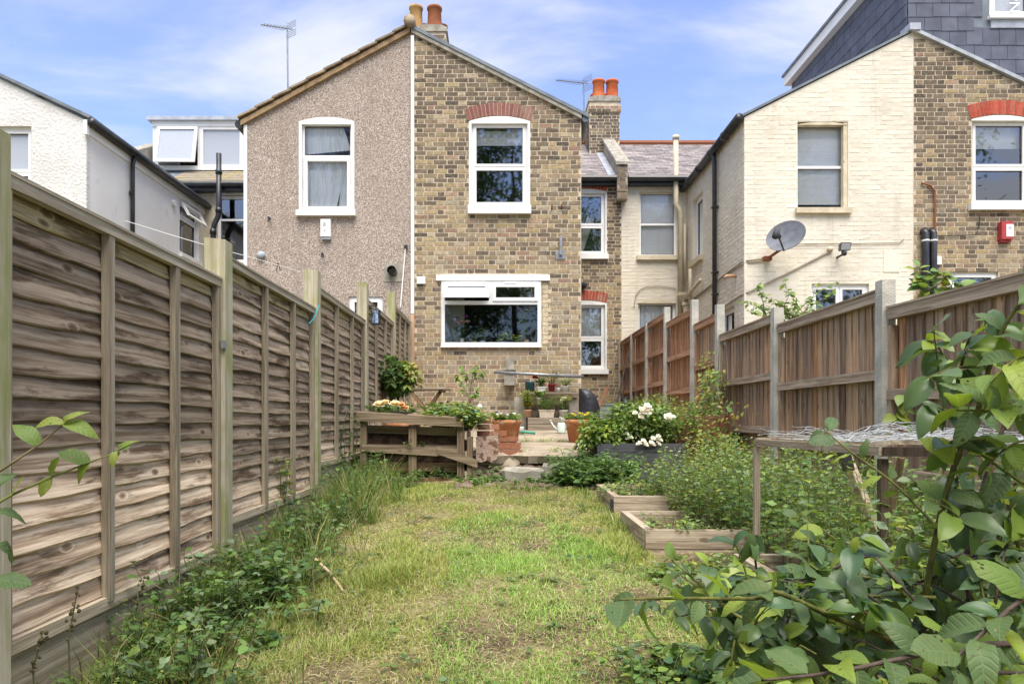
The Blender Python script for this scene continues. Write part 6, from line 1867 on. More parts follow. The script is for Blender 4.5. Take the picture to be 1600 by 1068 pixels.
def longgrass():
    xs, ys, hs = [], [], []
    cr_x, cr_y, cr_h = [], [], []
    for _ in range(230):
        y = random.uniform(2.3, 7.0)
        x = -1.45 + abs(random.gauss(0, .20)) + (.12 if y > 4.8 else 0)
        n = random.randint(14, 34)
        H = random.uniform(.12, .30) * (1.35 if 4.8 < y < 6.9 else .9)
        xs += [x + random.gauss(0, .035) for _ in range(n)]; ys += [y + random.gauss(0, .035) for _ in range(n)]; hs += [H * random.uniform(.5, 1.15) for _ in range(n)]
    for _ in range(60):     # long blades among the near weeds
        y = random.uniform(2.2, 4.4); x = -1.42 + abs(random.gauss(0, .26))
        n = random.randint(6, 16); H = random.uniform(.12, .36)
        xs += [x + random.gauss(0, .03) for _ in range(n)]; ys += [y + random.gauss(0, .03) for _ in range(n)]; hs += [H * random.uniform(.5, 1.15) for _ in range(n)]
    for _ in range(60):     # tufts along the beds and step
        x, y = random.choice((( random.uniform(.70, .84), random.uniform(3.9, 6.4)), (random.uniform(-.4, 1.0), random.uniform(6.4, 6.85)), (random.uniform(.95, 1.2), random.uniform(2.3, 3.7))))
        n = random.randint(10, 24); H = random.uniform(.06, .13)
        xs += [x + random.gauss(0, .03) for _ in range(n)]; ys += [y + random.gauss(0, .03) for _ in range(n)]; hs += [H * random.uniform(.5, 1.15) for _ in range(n)]
    for x0_, y0_ in [(random.uniform(.1, .9), 9.43) for _ in range(16)] + [(random.uniform(-.3, .9), 7.4) for _ in range(10)] + [(.12, 7.45), (.14, 7.5), (.16, 7.4)]:
        n = random.randint(8, 18); H = random.uniform(.06, .16)
        cr_x += [x0_ + random.gauss(0, .03) for _ in range(n)]; cr_y += [y0_ + random.gauss(0, .02) for _ in range(n)]; cr_h += [H * random.uniform(.5, 1.1) for _ in range(n)]
    cx_, cy_, ch_ = map(np.array, (cr_x, cr_y, cr_h))
    blades('crack_grass', cx_, cy_, ch_, rng.uniform(.003, .006, len(cx_)), colmix([(.20, .29, .06), (.30, .34, .10)], len(cx_)), rng.uniform(.2, 1.0, len(cx_)), 'grass tufts growing in the patio cracks', z=np.array([patio_z(q) for q in cy_]))
    x, y, h = map(np.array, (xs, ys, hs))
    N = len(x)
    c = np.where((rng.random(N) < .14)[:, None], colmix([(.42, .35, .18), (.50, .42, .24)], N), colmix([(.12, .20, .045), (.16, .24, .055), (.20, .28, .07), (.10, .165, .05)], N))
    blades('long_grass', x, y, h, rng.uniform(.003, .006, N), c, rng.uniform(.1, .8, N), 'long uncut grass tufts along the fence and bed edges')
longgrass()
# loose dry thatch lying on the soil
def thatch():
    N = 26000
    y = 1.9 + rng.random(N) ** 1.3 * 5.1
    x = rng.uniform(-1.48, 1.2, N)
    az = rng.uniform(0, 6.28, N)
    d = np.stack([np.cos(az), np.sin(az), rng.uniform(-.05, .22, N)], 1)
    L = rng.uniform(.02, .065, N)
    m = frames(d, np.tile([0, 0, 1.0], (N, 1)) + rng.normal(0, .3, (N, 3)), L, rng.uniform(.0014, .0028, N))
    swarm('dry_thatch', BLADE[0], BLADE[1], np.stack([x, y, gzn(x, y) + rng.uniform(.003, .022, N)], 1), m, colmix([(.54, .46, .28), (.46, .37, .20), (.34, .25, .13), (.60, .53, .36)], N), M['grass'], None, kind='stuff', label='loose dry straw thatch lying in the lawn', category='straw')
thatch()
v = Veg()
for _ in range(230):
    y = 2.0 + random.random() ** 1.3 * 4.6; x = random.uniform(-1.1, .8)
    for k in range(random.randint(3, 8)):
        a = random.uniform(0, 6.28)
        v.leaf(random.choice(('tri', 'round', 'ovate')), (x + random.gauss(0, .02), y + random.gauss(0, .02), gz(x, y) + random.uniform(.008, .03)), (math.cos(a), math.sin(a), random.uniform(.0, .5)), (random.uniform(-.3, .3), random.uniform(-.3, .3), 1), random.uniform(.014, .034), vary(random.choice(MIDG + GREY + DEEP)))
for o in v.build(None, names=('lawn_weed_stems', 'lawn_weeds')):
    o['label'] = 'small clover and plantain leaves scattered in the lawn'; o['category'] = 'weeds'
# ---------------------------------------------------------------- planter and patio plants
random.seed(5)
v = Veg()
for _ in range(60):
    clump(v, (random.uniform(-.70, -.30), random.uniform(7.15, 7.75), .90), 3, random.uniform(.22, .46), .14, .085, 9, GREY + LIME + MIDG + [(.24, .31, .13)], 'ovate', droop=.4)
plantthing('leafy_plants', 'pale green leafy plants filling the right end of the pallet planter', (-.6, 7.4, .9), v)
v = Veg()
for px in (690, 705, 718, 730, 742):
    clump(v, PP(px, 672, 7.12), 7, .26, .16, .085, 9, GREY + LIME, 'ovate')
plantthing('leafy_plants', 'broad pale leaves spilling over the planter corner by the brick stub wall', PP(720, 668, 7.2), v)
hy = thing('cream_rose', 'cream blooms and dark leaves at the left end of the pallet planter', 'flowers', PP(610, 645, 7.25))
v = Veg()
for px in (590, 605, 620, 635, 645): clump(v, PP(px, 650, 7.35), 3, .17, .09, .085, 7, DEEP + MIDG, 'ovate')
v.build(hy)
for px, py, r in ((593, 633, .065), (602, 629, .045), (617, 632, .06), (626, 633, .05), (633, 638, .045)):
    bloom(hy, PP(px, py, 7.15), r, [(.80, .70, .48), (.78, .62, .38), (.84, .78, .62)] if px < 625 else [(.72, .45, .24), (.66, .40, .2)], 22)
# bay tree
bt = thing('bay_tree', 'round clipped evergreen on a thin stem in front of the left fence', 'tree', floorp(622, 9.0))
BC = PP(622, 591, 9.0)
MB().tube([floorp(622, 9.0), BC], .018, 6, (.06, .045, .035)).build('trunk', M['stem'], bt)
v = Veg(); bush(v, BC, (.25, .24, .25), 620, .085, DEEP + MIDG + [(.07, .12, .05)], 'ovate', base=BC - Vector((0, 0, .2)))
v.build(bt)
v = Veg(); bush(v, BC + Vector((.13, -.05, .06)), (.16, .18, .18), 170, .07, YEL + ORG + LIME, 'ovate', twigs=3); v.build(bt, names=('stems', 'young_leaves'))
pot('terracotta_pot', 'terracotta pot under the clipped evergreen, mostly hidden by the planter', 'flower pot', floorp(622, 9.0), .16, .26, 'terracotta', .03)
# sapling by the wall
sb = thing('sapling', 'young sapling with light green leaves standing against the brick wall', 'sapling', floorp(735, 10.6))
v = Veg()
trunk = [floorp(735, 10.6), PP(734, 630, 10.6), PP(736, 600, 10.6), PP(742, 572, 10.6)]
v.stem(trunk, .010, .004, (.16, .17, .10), 6)
for p0, p1 in ((trunk[1], PP(715, 585, 10.5)), (trunk[2], PP(757, 578, 10.6)), (trunk[2], PP(719, 571, 10.7)), (trunk[1], PP(753, 600, 10.5)), (trunk[2], PP(745, 566, 10.6))):
    v.stem([p0, p0.lerp(p1, .5) + Vector((0, 0, .03)), p1], .005, .002, (.18, .2, .09), 4)
    for k in range(13):
        t = random.uniform(.35, 1.05)
        v.leaf('ovate', p0.lerp(p1, t), (random.uniform(-1, 1), random.uniform(-1, .4), random.uniform(-.8, .2)), (random.uniform(-.4, .4), -.5, .9), random.uniform(.06, .11), vary(random.choice(LIME + MIDG)))
v.build(sb)
v = Veg()
for px in (772, 802): 
    sprout(v, floorp(px, 10.2), .48, .05, 1, .06, 14, LIME + GREY, 'ovate', r=.004)
plantthing('tall_seedlings', 'two thin tall seedlings behind the left terracotta pot', floorp(787, 10.2), v)
def potplant(label, base, n, h, sp, leaf, pal, tpl, fl=None, fr_=.022, nf=8, rad=.1, spread_f=.15, top=.12, name='potted_plant'):
    v = Veg()
    clump(v, base, int(n * 1.6), h * 1.35, sp * 1.1, leaf * 1.12, 9, pal, tpl, rad=rad)
    o = thing(name, label, 'plant', base, 'plants in pots by the house')
    v.build(o)
    for i in range(nf if fl else 0):
        a = random.uniform(0, 6.28); rr_ = spread_f * math.sqrt(random.random())
        bloom(o, Vector(base) + Vector((rr_ * math.cos(a), rr_ * math.sin(a) - .03, top * random.uniform(.7, 1.15))), fr_, [random.choice(fl)], 6)
    return o
potplant('yellow and white pansies in the right terracotta pot', PR + Vector((0, 0, .27)), 26, .12, .09, .05, LIME + MIDG, 'ovate', [(.75, .55, .05), (.78, .62, .10), (.80, .78, .72), (.75, .55, .05), (.10, .05, .25)], .028, 16, .15, .16, .10)
potplant('purple and white pansies in the left terracotta pot', PL_ + Vector((0, 0, .27)), 26, .12, .09, .05, MIDG + LIME, 'ovate', [(.05, .02, .14), (.80, .79, .75), (.32, .22, .5), (.8, .8, .78)], .030, 12, .15, .16, .11)
potplant('red geranium in the small white trough', up_at(846, 604, YU), 7, .16, .08, .05, MIDG + DEEP, 'round', None, rad=.04)
og = thing('red_bloom', 'dark red bloom above the upper shelf', 'flower', up_at(837, 597, YU - .02))
bloom(og, PP(836, 590, YU - .02), .055, [(.42, .008, .015), (.50, .015, .02)], 24); bloom(og, PP(839, 597, YU - .02), .03, [(.12, .005, .008)], 14)
MB().tube([PP(840, 606, YU - .02), PP(836, 591, YU - .02)], .004, 5, (.1, .14, .05)).build('stalk', M['stem'], og)
potplant('yellow-green bushy plant in the dark red pot', up_at(862, 600, YU), 12, .22, .16, .045, YEL + LIME, 'lance', rad=.04)
potplant('ferny plant in the white pot at the right end of the upper shelf', up_at(883, 603, YU), 9, .14, .16, .07, LIME + MIDG, 'pinn', rad=.03)
potplant('lime leaved plant with orange flowers in the pinkish clay pot', up_at(824, 640, YLo), 14, .30, .12, .06, LIME, 'ovate', [(.55, .05, .02), (.60, .12, .03)], .025, 5, .04, .08, .10)
potplant('leafy plant in the white hanging pot', up_at(843, 621, YU - .1), 8, .10, .08, .05, LIME + MIDG, 'round', rad=.03)
potplant('mound of leafy green over the long cream trough', up_at(854, 641, YLo), 30, .24, .14, .055, MIDG + LIME + DEEP, 'pinn', rad=.10)
potplant('feathery green plant in the white pot of the lower shelf', up_at(880, 641, YLo), 14, .18, .12, .05, MIDG + GREY, 'lance', rad=.05)
potplant('variegated yellow plant in the round cream planter', up_at(884, 630, YU - .12), 10, .12, .10, .07, [(.55, .52, .18), (.42, .42, .12)] + LIME, 'lance', rad=.03)

# kitchen window sill
YK = YF + .10
zk = W2[2] + .014
def inpot(label, px, r, h, m, n, ph, sp, leaf, pal, tpl, blooms=None):
    c = Vector((PX(px, YK), YK, zk))
    o = thing('houseplant', label, 'houseplant', c, 'plants on the kitchen window sill')
    MB().lathe([(.001, 0), (r * .75, 0), (r, h), (r * .9, h), (r * .85, h * .8)], c, 14).build('pot', M[m], o, True)
    v = Veg(); clump(v, c + Vector((0, 0, h * .9)), int(n * 1.5), ph * 1.5, sp * 1.2, leaf * 1.15, 8, pal, tpl, rad=r * .6); v.build(o)
    for px_, py_, rr_, cc in (blooms or ()):
        bloom(o, PP(px_, py_, YK - .02), rr_, cc, 18)
inpot('vase of pink and lilac flowers behind the kitchen window', 722, .035, .12, 'white_ceramic', 12, .22, .08, .07, DEEP, 'ovate',
      [(713, 497, .045, [(.45, .12, .45)]), (728, 495, .045, [(.45, .12, .45)]), (722, 504, .05, [(.75, .42, .42)]), (714, 505, .04, [(.70, .30, .40)]), (730, 503, .045, [(.75, .48, .42)])])
inpot('plant in an orange clay pot behind the kitchen window', 740, .06, .07, 'terracotta', 10, .12, .06, .05, LIME + MIDG, 'ovate')
inpot('taller plant in a pale blue pot behind the kitchen window', 754, .055, .08, 'grey_plastic', 12, .20, .06, .05, LIME + MIDG, 'ovate')
inpot('round leaved plant in a white pot behind the kitchen window', 786, .04, .06, 'white_ceramic', 8, .12, .10, .07, LIME + MIDG, 'round')
inpot('small round leaved plant at the right of the kitchen sill', 808, .035, .05, 'white_ceramic', 6, .10, .06, .07, LIME, 'round')
inpot('branching indoor tree at the right of the kitchen window', 822, .05, .10, 'terracotta_light', 10, .45, .22, .06, MIDG + DEEP, 'ovate')

# ---------------------------------------------------------------- right side: roses, beds, climber
random.seed(9)
rz = thing('rose_bush', 'rose bush with loose white blooms over the grey planter', 'shrub', (1.25, 7.2, .7))
v = Veg()
bush(v, (1.46, 7.25, .95), (.46, .35, .27), 2600, .050, MIDG + LIME + [(.15, .22, .05), (.12, .19, .05)], 'ovate', twigs=60, base=(1.4, 7.2, .65), shell=.15)
bush(v, (1.12, 7.1, .84), (.28, .25, .20), 1000, .050, MIDG + LIME + [(.15, .22, .05)], 'ovate', twigs=20, base=(1.15, 7.1, .6), shell=.15)
for _ in range(80):
    x = random.uniform(.85, 2.1)
    sprout(v, (x, random.uniform(6.95, 7.4), .82), random.uniform(.18, .52) * (1.0 if x > 1.25 else .7), random.uniform(.05, .25), random.uniform(0, 6.28), .05, 14, LIME + MIDG, 'ovate', r=.003, start=.25)
bush(v, (1.72, 7.75, 1.08), (.38, .35, .26), 900, .05, MIDG + LIME, 'pinn', twigs=20, base=(1.6, 7.5, .7), shell=.25)
v.build(rz)
for px, py, r in ((1010, 636, .085), (1006, 642, .07), (1013, 642, .06), (994, 649, .06), (1044, 650, .085), (1038, 653, .06), (1050, 654, .06), (983, 682, .06), (1001, 693, .055), (1016, 691, .075), (1027, 685, .065), (1022, 690, .05)):
  for q_ in range(3):
    bloom(rz, PP(px, py, 6.87 if px > 990 else 6.95) + Vector((random.uniform(-.05, .05), random.uniform(-.02, .03), random.uniform(-.03, .03))), r * random.uniform(.36, .55), [(.85, .82, .80), (.84, .78, .76), (.88, .87, .86)], 9, up=(random.uniform(-.5, .5), -.8, .7))
v = Veg()
bush(v, (.93, 7.05, .84), (.17, .2, .17), 420, .06, LIME + LIME + MIDG, 'ovate', twigs=12, base=(.95, 7.0, .6))
plantthing('leafy_shrub', 'light green shrub between the right terracotta pot and the rose bush', (.98, 7.0, .6), v, 'shrub')
v = Veg()
for _ in range(60):
    x, y = random.uniform(.52, 1.2), random.uniform(6.5, 7.05)
    clump(v, (x, y, gz(x, y)), 3, random.uniform(.26, .56) * (.55 if x < .62 else 1), .16, .10, 10, DEEP + MIDG + [(.09, .17, .04)], 'lance', droop=.4)
    clump(v, (x, y, gz(x, y)), 2, random.uniform(.15, .36), .12, .085, 9, MIDG + DEEP, 'ovate', droop=.4)
plantthing('leafy_perennials', 'dense green perennials at the lawn corner in front of the grey planter', (.8, 6.8, .4), v)
# ivy and soil by the step
v = Veg()
for _ in range(120):
    x, y = random.uniform(-.42, .66), random.uniform(6.75, 7.24)
    clump(v, (x, y, gz(x, y) + .01), 2, random.uniform(.04, .10), .10, .05, 5, DEEP + MIDG, random.choice(('ovate', 'round')), droop=.5)
for o in v.build(None, names=('ground_ivy_stems', 'ground_ivy')):
    o['label'] = 'low ivy leaves creeping around the broken step'; o['category'] = 'ivy'
def tangle(v, n, xr, yr, z, hr, leaf, per, pal, tpls, sp=.16, droop=.25, **k):
    for _ in range(n):
        x, y = random.uniform(*xr), random.uniform(*yr)
        sprout(v, (x, y, z), random.uniform(*hr), random.uniform(.02, sp), random.uniform(0, 6.28), leaf * random.uniform(.75, 1.25), per, pal, random.choice(tpls), droop=droop, r=.002, sc=random.choice(((.16, .21, .07), (.20, .22, .09), (.14, .15, .07))), wob=.3, **k)
WEED = bright(MIDG + GREY + LIME + [(.18, .28, .08), (.21, .31, .10)], 1.12)
v = Veg()
tangle(v, 170, (1.02, 2.2), (5.4, 6.2), .33, (.14, .50), .055, 11, WEED, ('ovate', 'lance', 'small'), .22)
tangle(v, 14, (.84, 1.0), (5.4, 6.2), .36, (.10, .22), .05, 9, WEED, ('ovate', 'small'), .22, .6)
plantthing('bed_plants', 'sage green leafy crop in the farthest raised bed', (1.3, 5.8, .34), v)
v = Veg()
tangle(v, 330, (1.22, 2.25), (4.55, 5.6), .28, (.25, .80), .040, 22, WEED + YEL[:1], ('small', 'small', 'ovate'), .30, .2)
tangle(v, 60, (1.45, 2.3), (4.3, 5.0), .27, (.15, .45), .036, 18, WEED, ('small',), .25, .3)
plantthing('fruit_bush', 'twiggy fruit bush with small leaves spreading over the middle raised bed', (1.55, 5.0, .25), v, 'bush')
v = Veg()
tangle(v, 45, (.92, 1.6), (4.2, 4.9), .265, (.04, .18), .036, 9, WEED, ('small', 'ovate'), .14)
tangle(v, 8, (.84, 1.3), (4.1, 4.2), .34, (.05, .16), .04, 8, WEED, ('ovate', 'small'), .25, .8)
plantthing('bed_plants', 'sparse seedlings in the bare soil of the middle raised bed', (1.2, 4.5, .27), v)
v = Veg()
tangle(v, 260, (1.40, 2.42), (3.6, 4.7), .22, (.30, .80), .052, 16, WEED + DEEP, ('ovate', 'small', 'pinn', 'small'), .22, .2)
plantthing('bed_plants', 'tall green crop behind the wire netting under the right fence', (1.9, 3.9, .28), v)
v = Veg()
tangle(v, 240, (1.28, 2.35), (2.5, 3.5), .23, (.25, .85), .060, 14, WEED, ('ovate', 'lance', 'small'), .2, .25)
plantthing('bed_plants', 'loose leafy crop inside the nearest raised bed', (1.8, 3.0, .25), v)
v = Veg()
tangle(v, 85, (.78, 1.35), (3.0, 3.85), .16, (.05, .24), .052, 8, LIME + WEED, ('round', 'ovate'), .2, .35)
plantthing('low_shoots', 'low round-leaved shoots on the soil between the raised beds', (.95, 3.5, .12), v)
# climber on the right fence
cl = thing('fence_climber', 'yellow green climber on the right fence around a concrete post', 'climber', (2.42, 8.1, .6))
v = Veg()
for _ in range(7):
    y = random.uniform(7.4, 8.5)
    pts = [Vector((2.40, y + random.uniform(-.1, .1), .7 + .2 * i + random.uniform(0, .05))) + Vector((random.uniform(-.04, .02), 0, 0)) for i in range(6)]
    v.stem(pts, .005, .002, (.14, .11, .06), 4)
for _ in range(900):
    y = random.gauss(7.95, .34); z = random.uniform(.75, 1.55) if abs(y - 7.95) < .4 else random.uniform(.7, 1.2)
    v.leaf('small', (2.42 - abs(random.gauss(0, .09)), y, z), (random.uniform(-1, .2), random.uniform(-1, 1), random.uniform(-1, .5)), (-.8, -.4, .6), random.uniform(.035, .07), vary(random.choice(LIME + MIDG + YEL)))
for _ in range(60):
    v.leaf('small', (2.42 - abs(random.gauss(0, .05)), random.gauss(8.2, .15), random.uniform(1.5, 1.8)), (random.uniform(-1, .2), random.uniform(-1, 1), random.uniform(-1, .5)), (-.8, -.4, .6), random.uniform(.035, .06), vary(random.choice(YEL + LIME)))
v.build(cl)
v = Veg()
bush(v, (2.15, 7.85, .80), (.30, .45, .26), 900, .05, LIME + YEL + MIDG, 'small', twigs=16, base=(2.15, 7.8, .5), shell=.2)
plantthing('yellow_shrub', 'yellowing leafy shrub at the foot of the right fence', (2.15, 7.8, .5), v, 'shrub')
v = Veg()
bush(v, (2.05, 6.6, .62), (.32, .40, .30), 1300, .045, LIME + MIDG + YEL, 'small', twigs=30, base=(2.05, 6.6, .3), shell=.15)
plantthing('leafy_shrub', 'fine leaved shrub between the farthest raised bed and the right fence', (2.05, 6.6, .3), v, 'shrub')
# small bramble at the near panel
v = Veg()
for p0, p1 in ((PP(1395, 660, 4.3), PP(1408, 618, 4.3)), (PP(1395, 665, 4.3), PP(1440, 640, 4.3))):
    v.stem([p0, p0.lerp(p1, .5) + Vector((0, 0, .03)), p1], .004, .002, (.16, .14, .07), 4)
    for k in range(7): v.leaf('ovate', p0.lerp(p1, random.uniform(.2, 1.05)), (random.uniform(-1, 1), -.4, random.uniform(-.8, .3)), (random.uniform(-.4, .4), -.7, .7), random.uniform(.06, .12), vary(random.choice(MIDG + LIME)))
plantthing('ivy_sprig', 'leaf sprig beside the nearest concrete post of the right fence', PP(1395, 665, 4.3), v)
# neighbour's shrubs above the fence
random.seed(31)
v = Veg()
for i in range(16):
    b0 = PP(random.uniform(1190, 1290), 520, 9.0)
    tp_ = PP(random.choice((1160, 1180, 1195, 1215, 1222, 1240, 1262, 1280, 1300, 1310)) + random.uniform(-8, 8), random.uniform(438, 492), 9.0 + random.uniform(-.3, .3))
    m_ = b0.lerp(tp_, .5) + Vector((random.uniform(-.05, .05), 0, .06))
    v.stem([b0, m_, tp_], .007, .002, (.16, .13, .07), 4)
    for k in range(26):
        t = random.uniform(.25, 1.02)
        p = b0.lerp(m_, t * 2) if t < .5 else m_.lerp(tp_, t * 2 - 1)
        v.leaf('small', p, (random.uniform(-1, 1), random.uniform(-1, 1), random.uniform(-.5, .6)), (random.uniform(-.5, .5), -.6, .8), random.uniform(.05, .10), vary(random.choice(LIME + MIDG)))
plantthing('garden_shrub', 'arching twiggy shrub rising behind the right fence before the cream wall', PP(1240, 520, 9.0), v, 'shrub')
v = Veg()
for i in range(9):
    b0 = PP(random.uniform(1440, 1570), 480, 5.6)
    tp_ = PP(random.choice((1432, 1445, 1470, 1490, 1520, 1560, 1575)) + random.uniform(-8, 8), random.uniform(412, 448), 5.6)
    v.stem([b0, tp_], .005, .002, (.16, .16, .07), 4)
    for k in range(8): v.leaf('ovate', b0.lerp(tp_, random.uniform(.4, 1.03)), (random.uniform(-1, 1), random.uniform(-1, 1), random.uniform(-.4, .7)), (random.uniform(-.5, .5), -.6, .8), random.uniform(.06, .13), vary(random.choice(LIME + MIDG)))
plantthing('garden_shrub', 'bright leafy tips poking over the nearest panel of the right fence', PP(1500, 480, 5.6), v, 'shrub')

# ---------------------------------------------------------------- plum tree in the right foreground
random.seed(77)
pt = thing('plum_tree', 'plum branches with large glossy leaves and green fruit in the right foreground', 'tree', (1.08, 1.5, .02))
PCOL = [(.09, .16, .065), (.11, .185, .070), (.085, .145, .070), (.10, .17, .075), (.18, .28, .05), (.23, .33, .055), (.145, .235, .05), (.28, .37, .065), (.11, .175, .065)]
BR = [([(1440, 965, 1.36), (1466, 820, 1.33), (1494, 720, 1.30), (1527, 644, 1.27), (1550, 560, 1.25), (1575, 500, 1.23), (1615, 450, 1.20)], .0062, .003, 15, .088, 'g'),
      ([(1660, 905, 1.62), (1600, 884, 1.56), (1530, 870, 1.52), (1462, 868, 1.50), (1374, 864, 1.50), (1310, 884, 1.46), (1214, 922, 1.42)], .0075, .0025, 16, .085, 'b'),
      ([(1502, 868, 1.51), (1512, 920, 1.50), (1520, 988, 1.50), (1526, 1032, 1.50), (1536, 1120, 1.50), (1560, 1380, 1.52), (1576, 1735, 1.5)], .009, .014, 6, .08, 'b'),
      ([(1420, 1010, 1.38), (1300, 962, 1.27), (1212, 924, 1.21), (1188, 934, 1.18), (1057, 934, 1.12), (967, 936, 1.08)], .006, .0018, 18, .086, 'g'),
      ([(1470, 830, 1.6), (1398, 756, 1.7), (1322, 700, 1.80), (1285, 668, 1.86)], .004, .0015, 13, .075, 'g'),
      ([(1511, 868, 1.52), (1537, 760, 1.5), (1560, 690, 1.5), (1592, 600, 1.5)], .007, .003, 10, .085, 'b'),
      ([(1660, 1000, 1.22), (1500, 1010, 1.15), (1400, 1030, 1.12), (1300, 1050, 1.08), (1190, 1062, 1.06)], .006, .002, 20, .085, 'b'),
      ([(1710, 790, 1.32), (1610, 760, 1.30), (1520, 700, 1.30)], .005, .002, 12, .09, 'g'),
      ([(1660, 620, 1.22), (1570, 640, 1.20), (1495, 640, 1.20)], .004, .002, 10, .092, 'g'),
      ([(1310, 1090, 1.22), (1225, 1000, 1.27), (1150, 960, 1.34), (1085, 905, 1.42), (1045, 870, 1.5)], .005, .0015, 16, .07, 'g'),
      ([(1710, 905, 1.07), (1610, 930, 1.02), (1545, 980, 1.00), (1480, 1040, .98)], .005, .002, 13, .088, 'b'),
      ([(1440, 930, 1.6), (1370, 890, 1.7), (1310, 845, 1.8), (1246, 800, 1.9)], .004, .0015, 13, .075, 'g'),
      ([(1526, 1000, 1.5), (1450, 960, 1.45), (1380, 950, 1.4), (1330, 960, 1.36), (1270, 1000, 1.32)], .005, .002, 16, .08, 'b'),
      ([(1526, 1030, 1.5), (1600, 980, 1.4), (1660, 930, 1.35)], .005, .002, 10, .085, 'b'),
      ([(1600, 884, 1.56), (1580, 800, 1.5), (1600, 720, 1.42), (1640, 660, 1.4)], .005, .002, 12, .088, 'g'),
      ([(1640, 560, 1.2), (1590, 560, 1.18), (1545, 600, 1.17)], .003, .0015, 8, .09, 'g'),
      ([(1530, 870, 1.5), (1450, 905, 1.42), (1400, 915, 1.36), (1350, 940, 1.32)], .004, .002, 12, .08, 'b'),
      ([(1660, 1060, 1.1), (1560, 1050, 1.05), (1470, 1075, 1.02)], .004, .002, 12, .09, 'b'),
      ([(1512, 920, 1.5), (1420, 1000, 1.55), (1330, 1030, 1.6), (1240, 1040, 1.65), (1160, 1010, 1.7)], .004, .0015, 16, .072, 'b'),
      ([(1502, 868, 1.51), (1560, 830, 1.7), (1640, 800, 1.85)], .005, .002, 10, .08, 'b'),
      ([(1660, 700, 1.3), (1590, 690, 1.28), (1530, 740, 1.27)], .003, .0015, 9, .09, 'g')]
allp = []
def curve(pts, n=16):
    P = [PP(*p) for p in pts]
    out = []
    for i in range(n + 1):
        f = i / n * (len(P) - 1)
        k = min(len(P) - 2, int(f)); t = f - k
        p0, p1, p2, p3 = P[max(0, k - 1)], P[k], P[k + 1], P[min(len(P) - 1, k + 2)]
        out.append(.5 * ((2 * p1) + (p2 - p0) * t + (2 * p0 - 5 * p1 + 4 * p2 - p3) * t * t + (3 * p1 - p0 - 3 * p2 + p3) * t ** 3))
    return out
nleaf = 0
for pts, r0, r1, nl, L, kd in BR:
    c = curve(pts)
    k = len(c)
    MB().tube(c, [r0 + (r1 - r0) * i / (k - 1) for i in range(k)], 7, (1.3, 1.9, .55) if kd == 'g' else (1, 1, 1)).build('branch', M['bark'], pt, True)
    for j in range(nl):
        t = (j + random.uniform(.1, .9)) / nl
        if kd == 'g' or j % 3 == 0: t = .12 + .88 * t
        i = min(k - 2, int(t * (k - 1)))
        p = c[i].lerp(c[i + 1], t * (k - 1) - i)
        tg = (c[i + 1] - c[i]).normalized()
        a = j * 2.4 + random.uniform(-.5, .5)
        s1 = tg.cross(Vector((0, 0, 1)))
        if s1.length < .1: s1 = tg.cross(Vector((0, 1, 0)))
        s1.normalize(); s2 = s1.cross(tg)
        rad_ = s1 * math.cos(a) + s2 * math.sin(a)
        d = rad_ * .85 + tg * .55 + Vector((0, 0, random.uniform(-.55, .15)))
        ls = L * random.uniform(.45, .95)
        q = p + d.normalized() * .012
        if q.y < .86: continue
        n = Vector((random.uniform(-.6, .6), random.uniform(-.75, .1), random.uniform(.45, 1)))
        MB().tube([p, q + d.normalized() * .004], .0011, 4, (.20, .24, .07)).build('leaf_stalk', M['stem'], pt) if False else None
        biglf('leaf', pt, p + d.normalized() * .006, d, n, ls, random.choice(PCOL), 'leaf_big', random.choice(GL), random.uniform(.9, 1.15))
        nleaf += 1
# twigs that fill the tangle below, their leaves joined
v = Veg()
PC2 = PCOL + [(.08, .14, .07), (.09, .155, .075), (.10, .165, .08), (.075, .13, .07)]
tw = MB()
def bigleaf(p, d, n, L):
    v.leaf(random.choice(('big0', 'big1', 'big2', 'big3', 'big4')), p, d, n, L, vary(random.choice(PC2), .15))
for i, g in enumerate(GL): TPL['big%d' % i] = g
for _ in range(150):
    px0, py0, Y0 = random.uniform(1120, 1640), random.uniform(900, 1080), random.uniform(1.2, 1.9)
    p0 = PP(px0, py0, Y0)
    p1 = p0 + Vector((random.uniform(-.22, .10), random.uniform(-.12, .12), random.uniform(-.05, .16)))
    if p1.x < .36 or p1.y < 1.0: continue
    m_ = p0.lerp(p1, .5) + Vector((0, 0, .02))
    tw.tube([p0, m_, p1], [.003, .0022, .001], 5, random.choice(((1, 1, 1), (1.3, 1.9, .55))))
    for k in range(9):
        t = random.uniform(.1, 1.03)
        bigleaf(p0.lerp(p1, t), (random.uniform(-1, 1), random.uniform(-1, .6), random.uniform(-.9, .4)), (random.uniform(-.6, .6), random.uniform(-.8, .1), random.uniform(.4, 1)), random.uniform(.028, .066))
for _ in range(26):
    p0 = PP(random.uniform(1470, 1640), random.uniform(560, 900), random.uniform(1.25, 1.7))
    p1 = p0 + Vector((random.uniform(-.12, .08), random.uniform(-.08, .08), random.uniform(-.03, .14)))
    tw.tube([p0, p0.lerp(p1, .5) + Vector((0, 0, .01)), p1], [.0028, .002, .001], 5, (1.3, 1.9, .55))
    for k in range(6):
        bigleaf(p0.lerp(p1, random.uniform(.1, 1.03)), (random.uniform(-1, 1), random.uniform(-1, .6), random.uniform(-.9, .4)), (random.uniform(-.6, .6), random.uniform(-.8, .1), random.uniform(.4, 1)), random.uniform(.04, .08))
tw.build('twigs', M['bark'], pt, True, kind='stuff')
v.build(pt, 'leaf_gloss', names=('twigs', 'leaf_mass'))
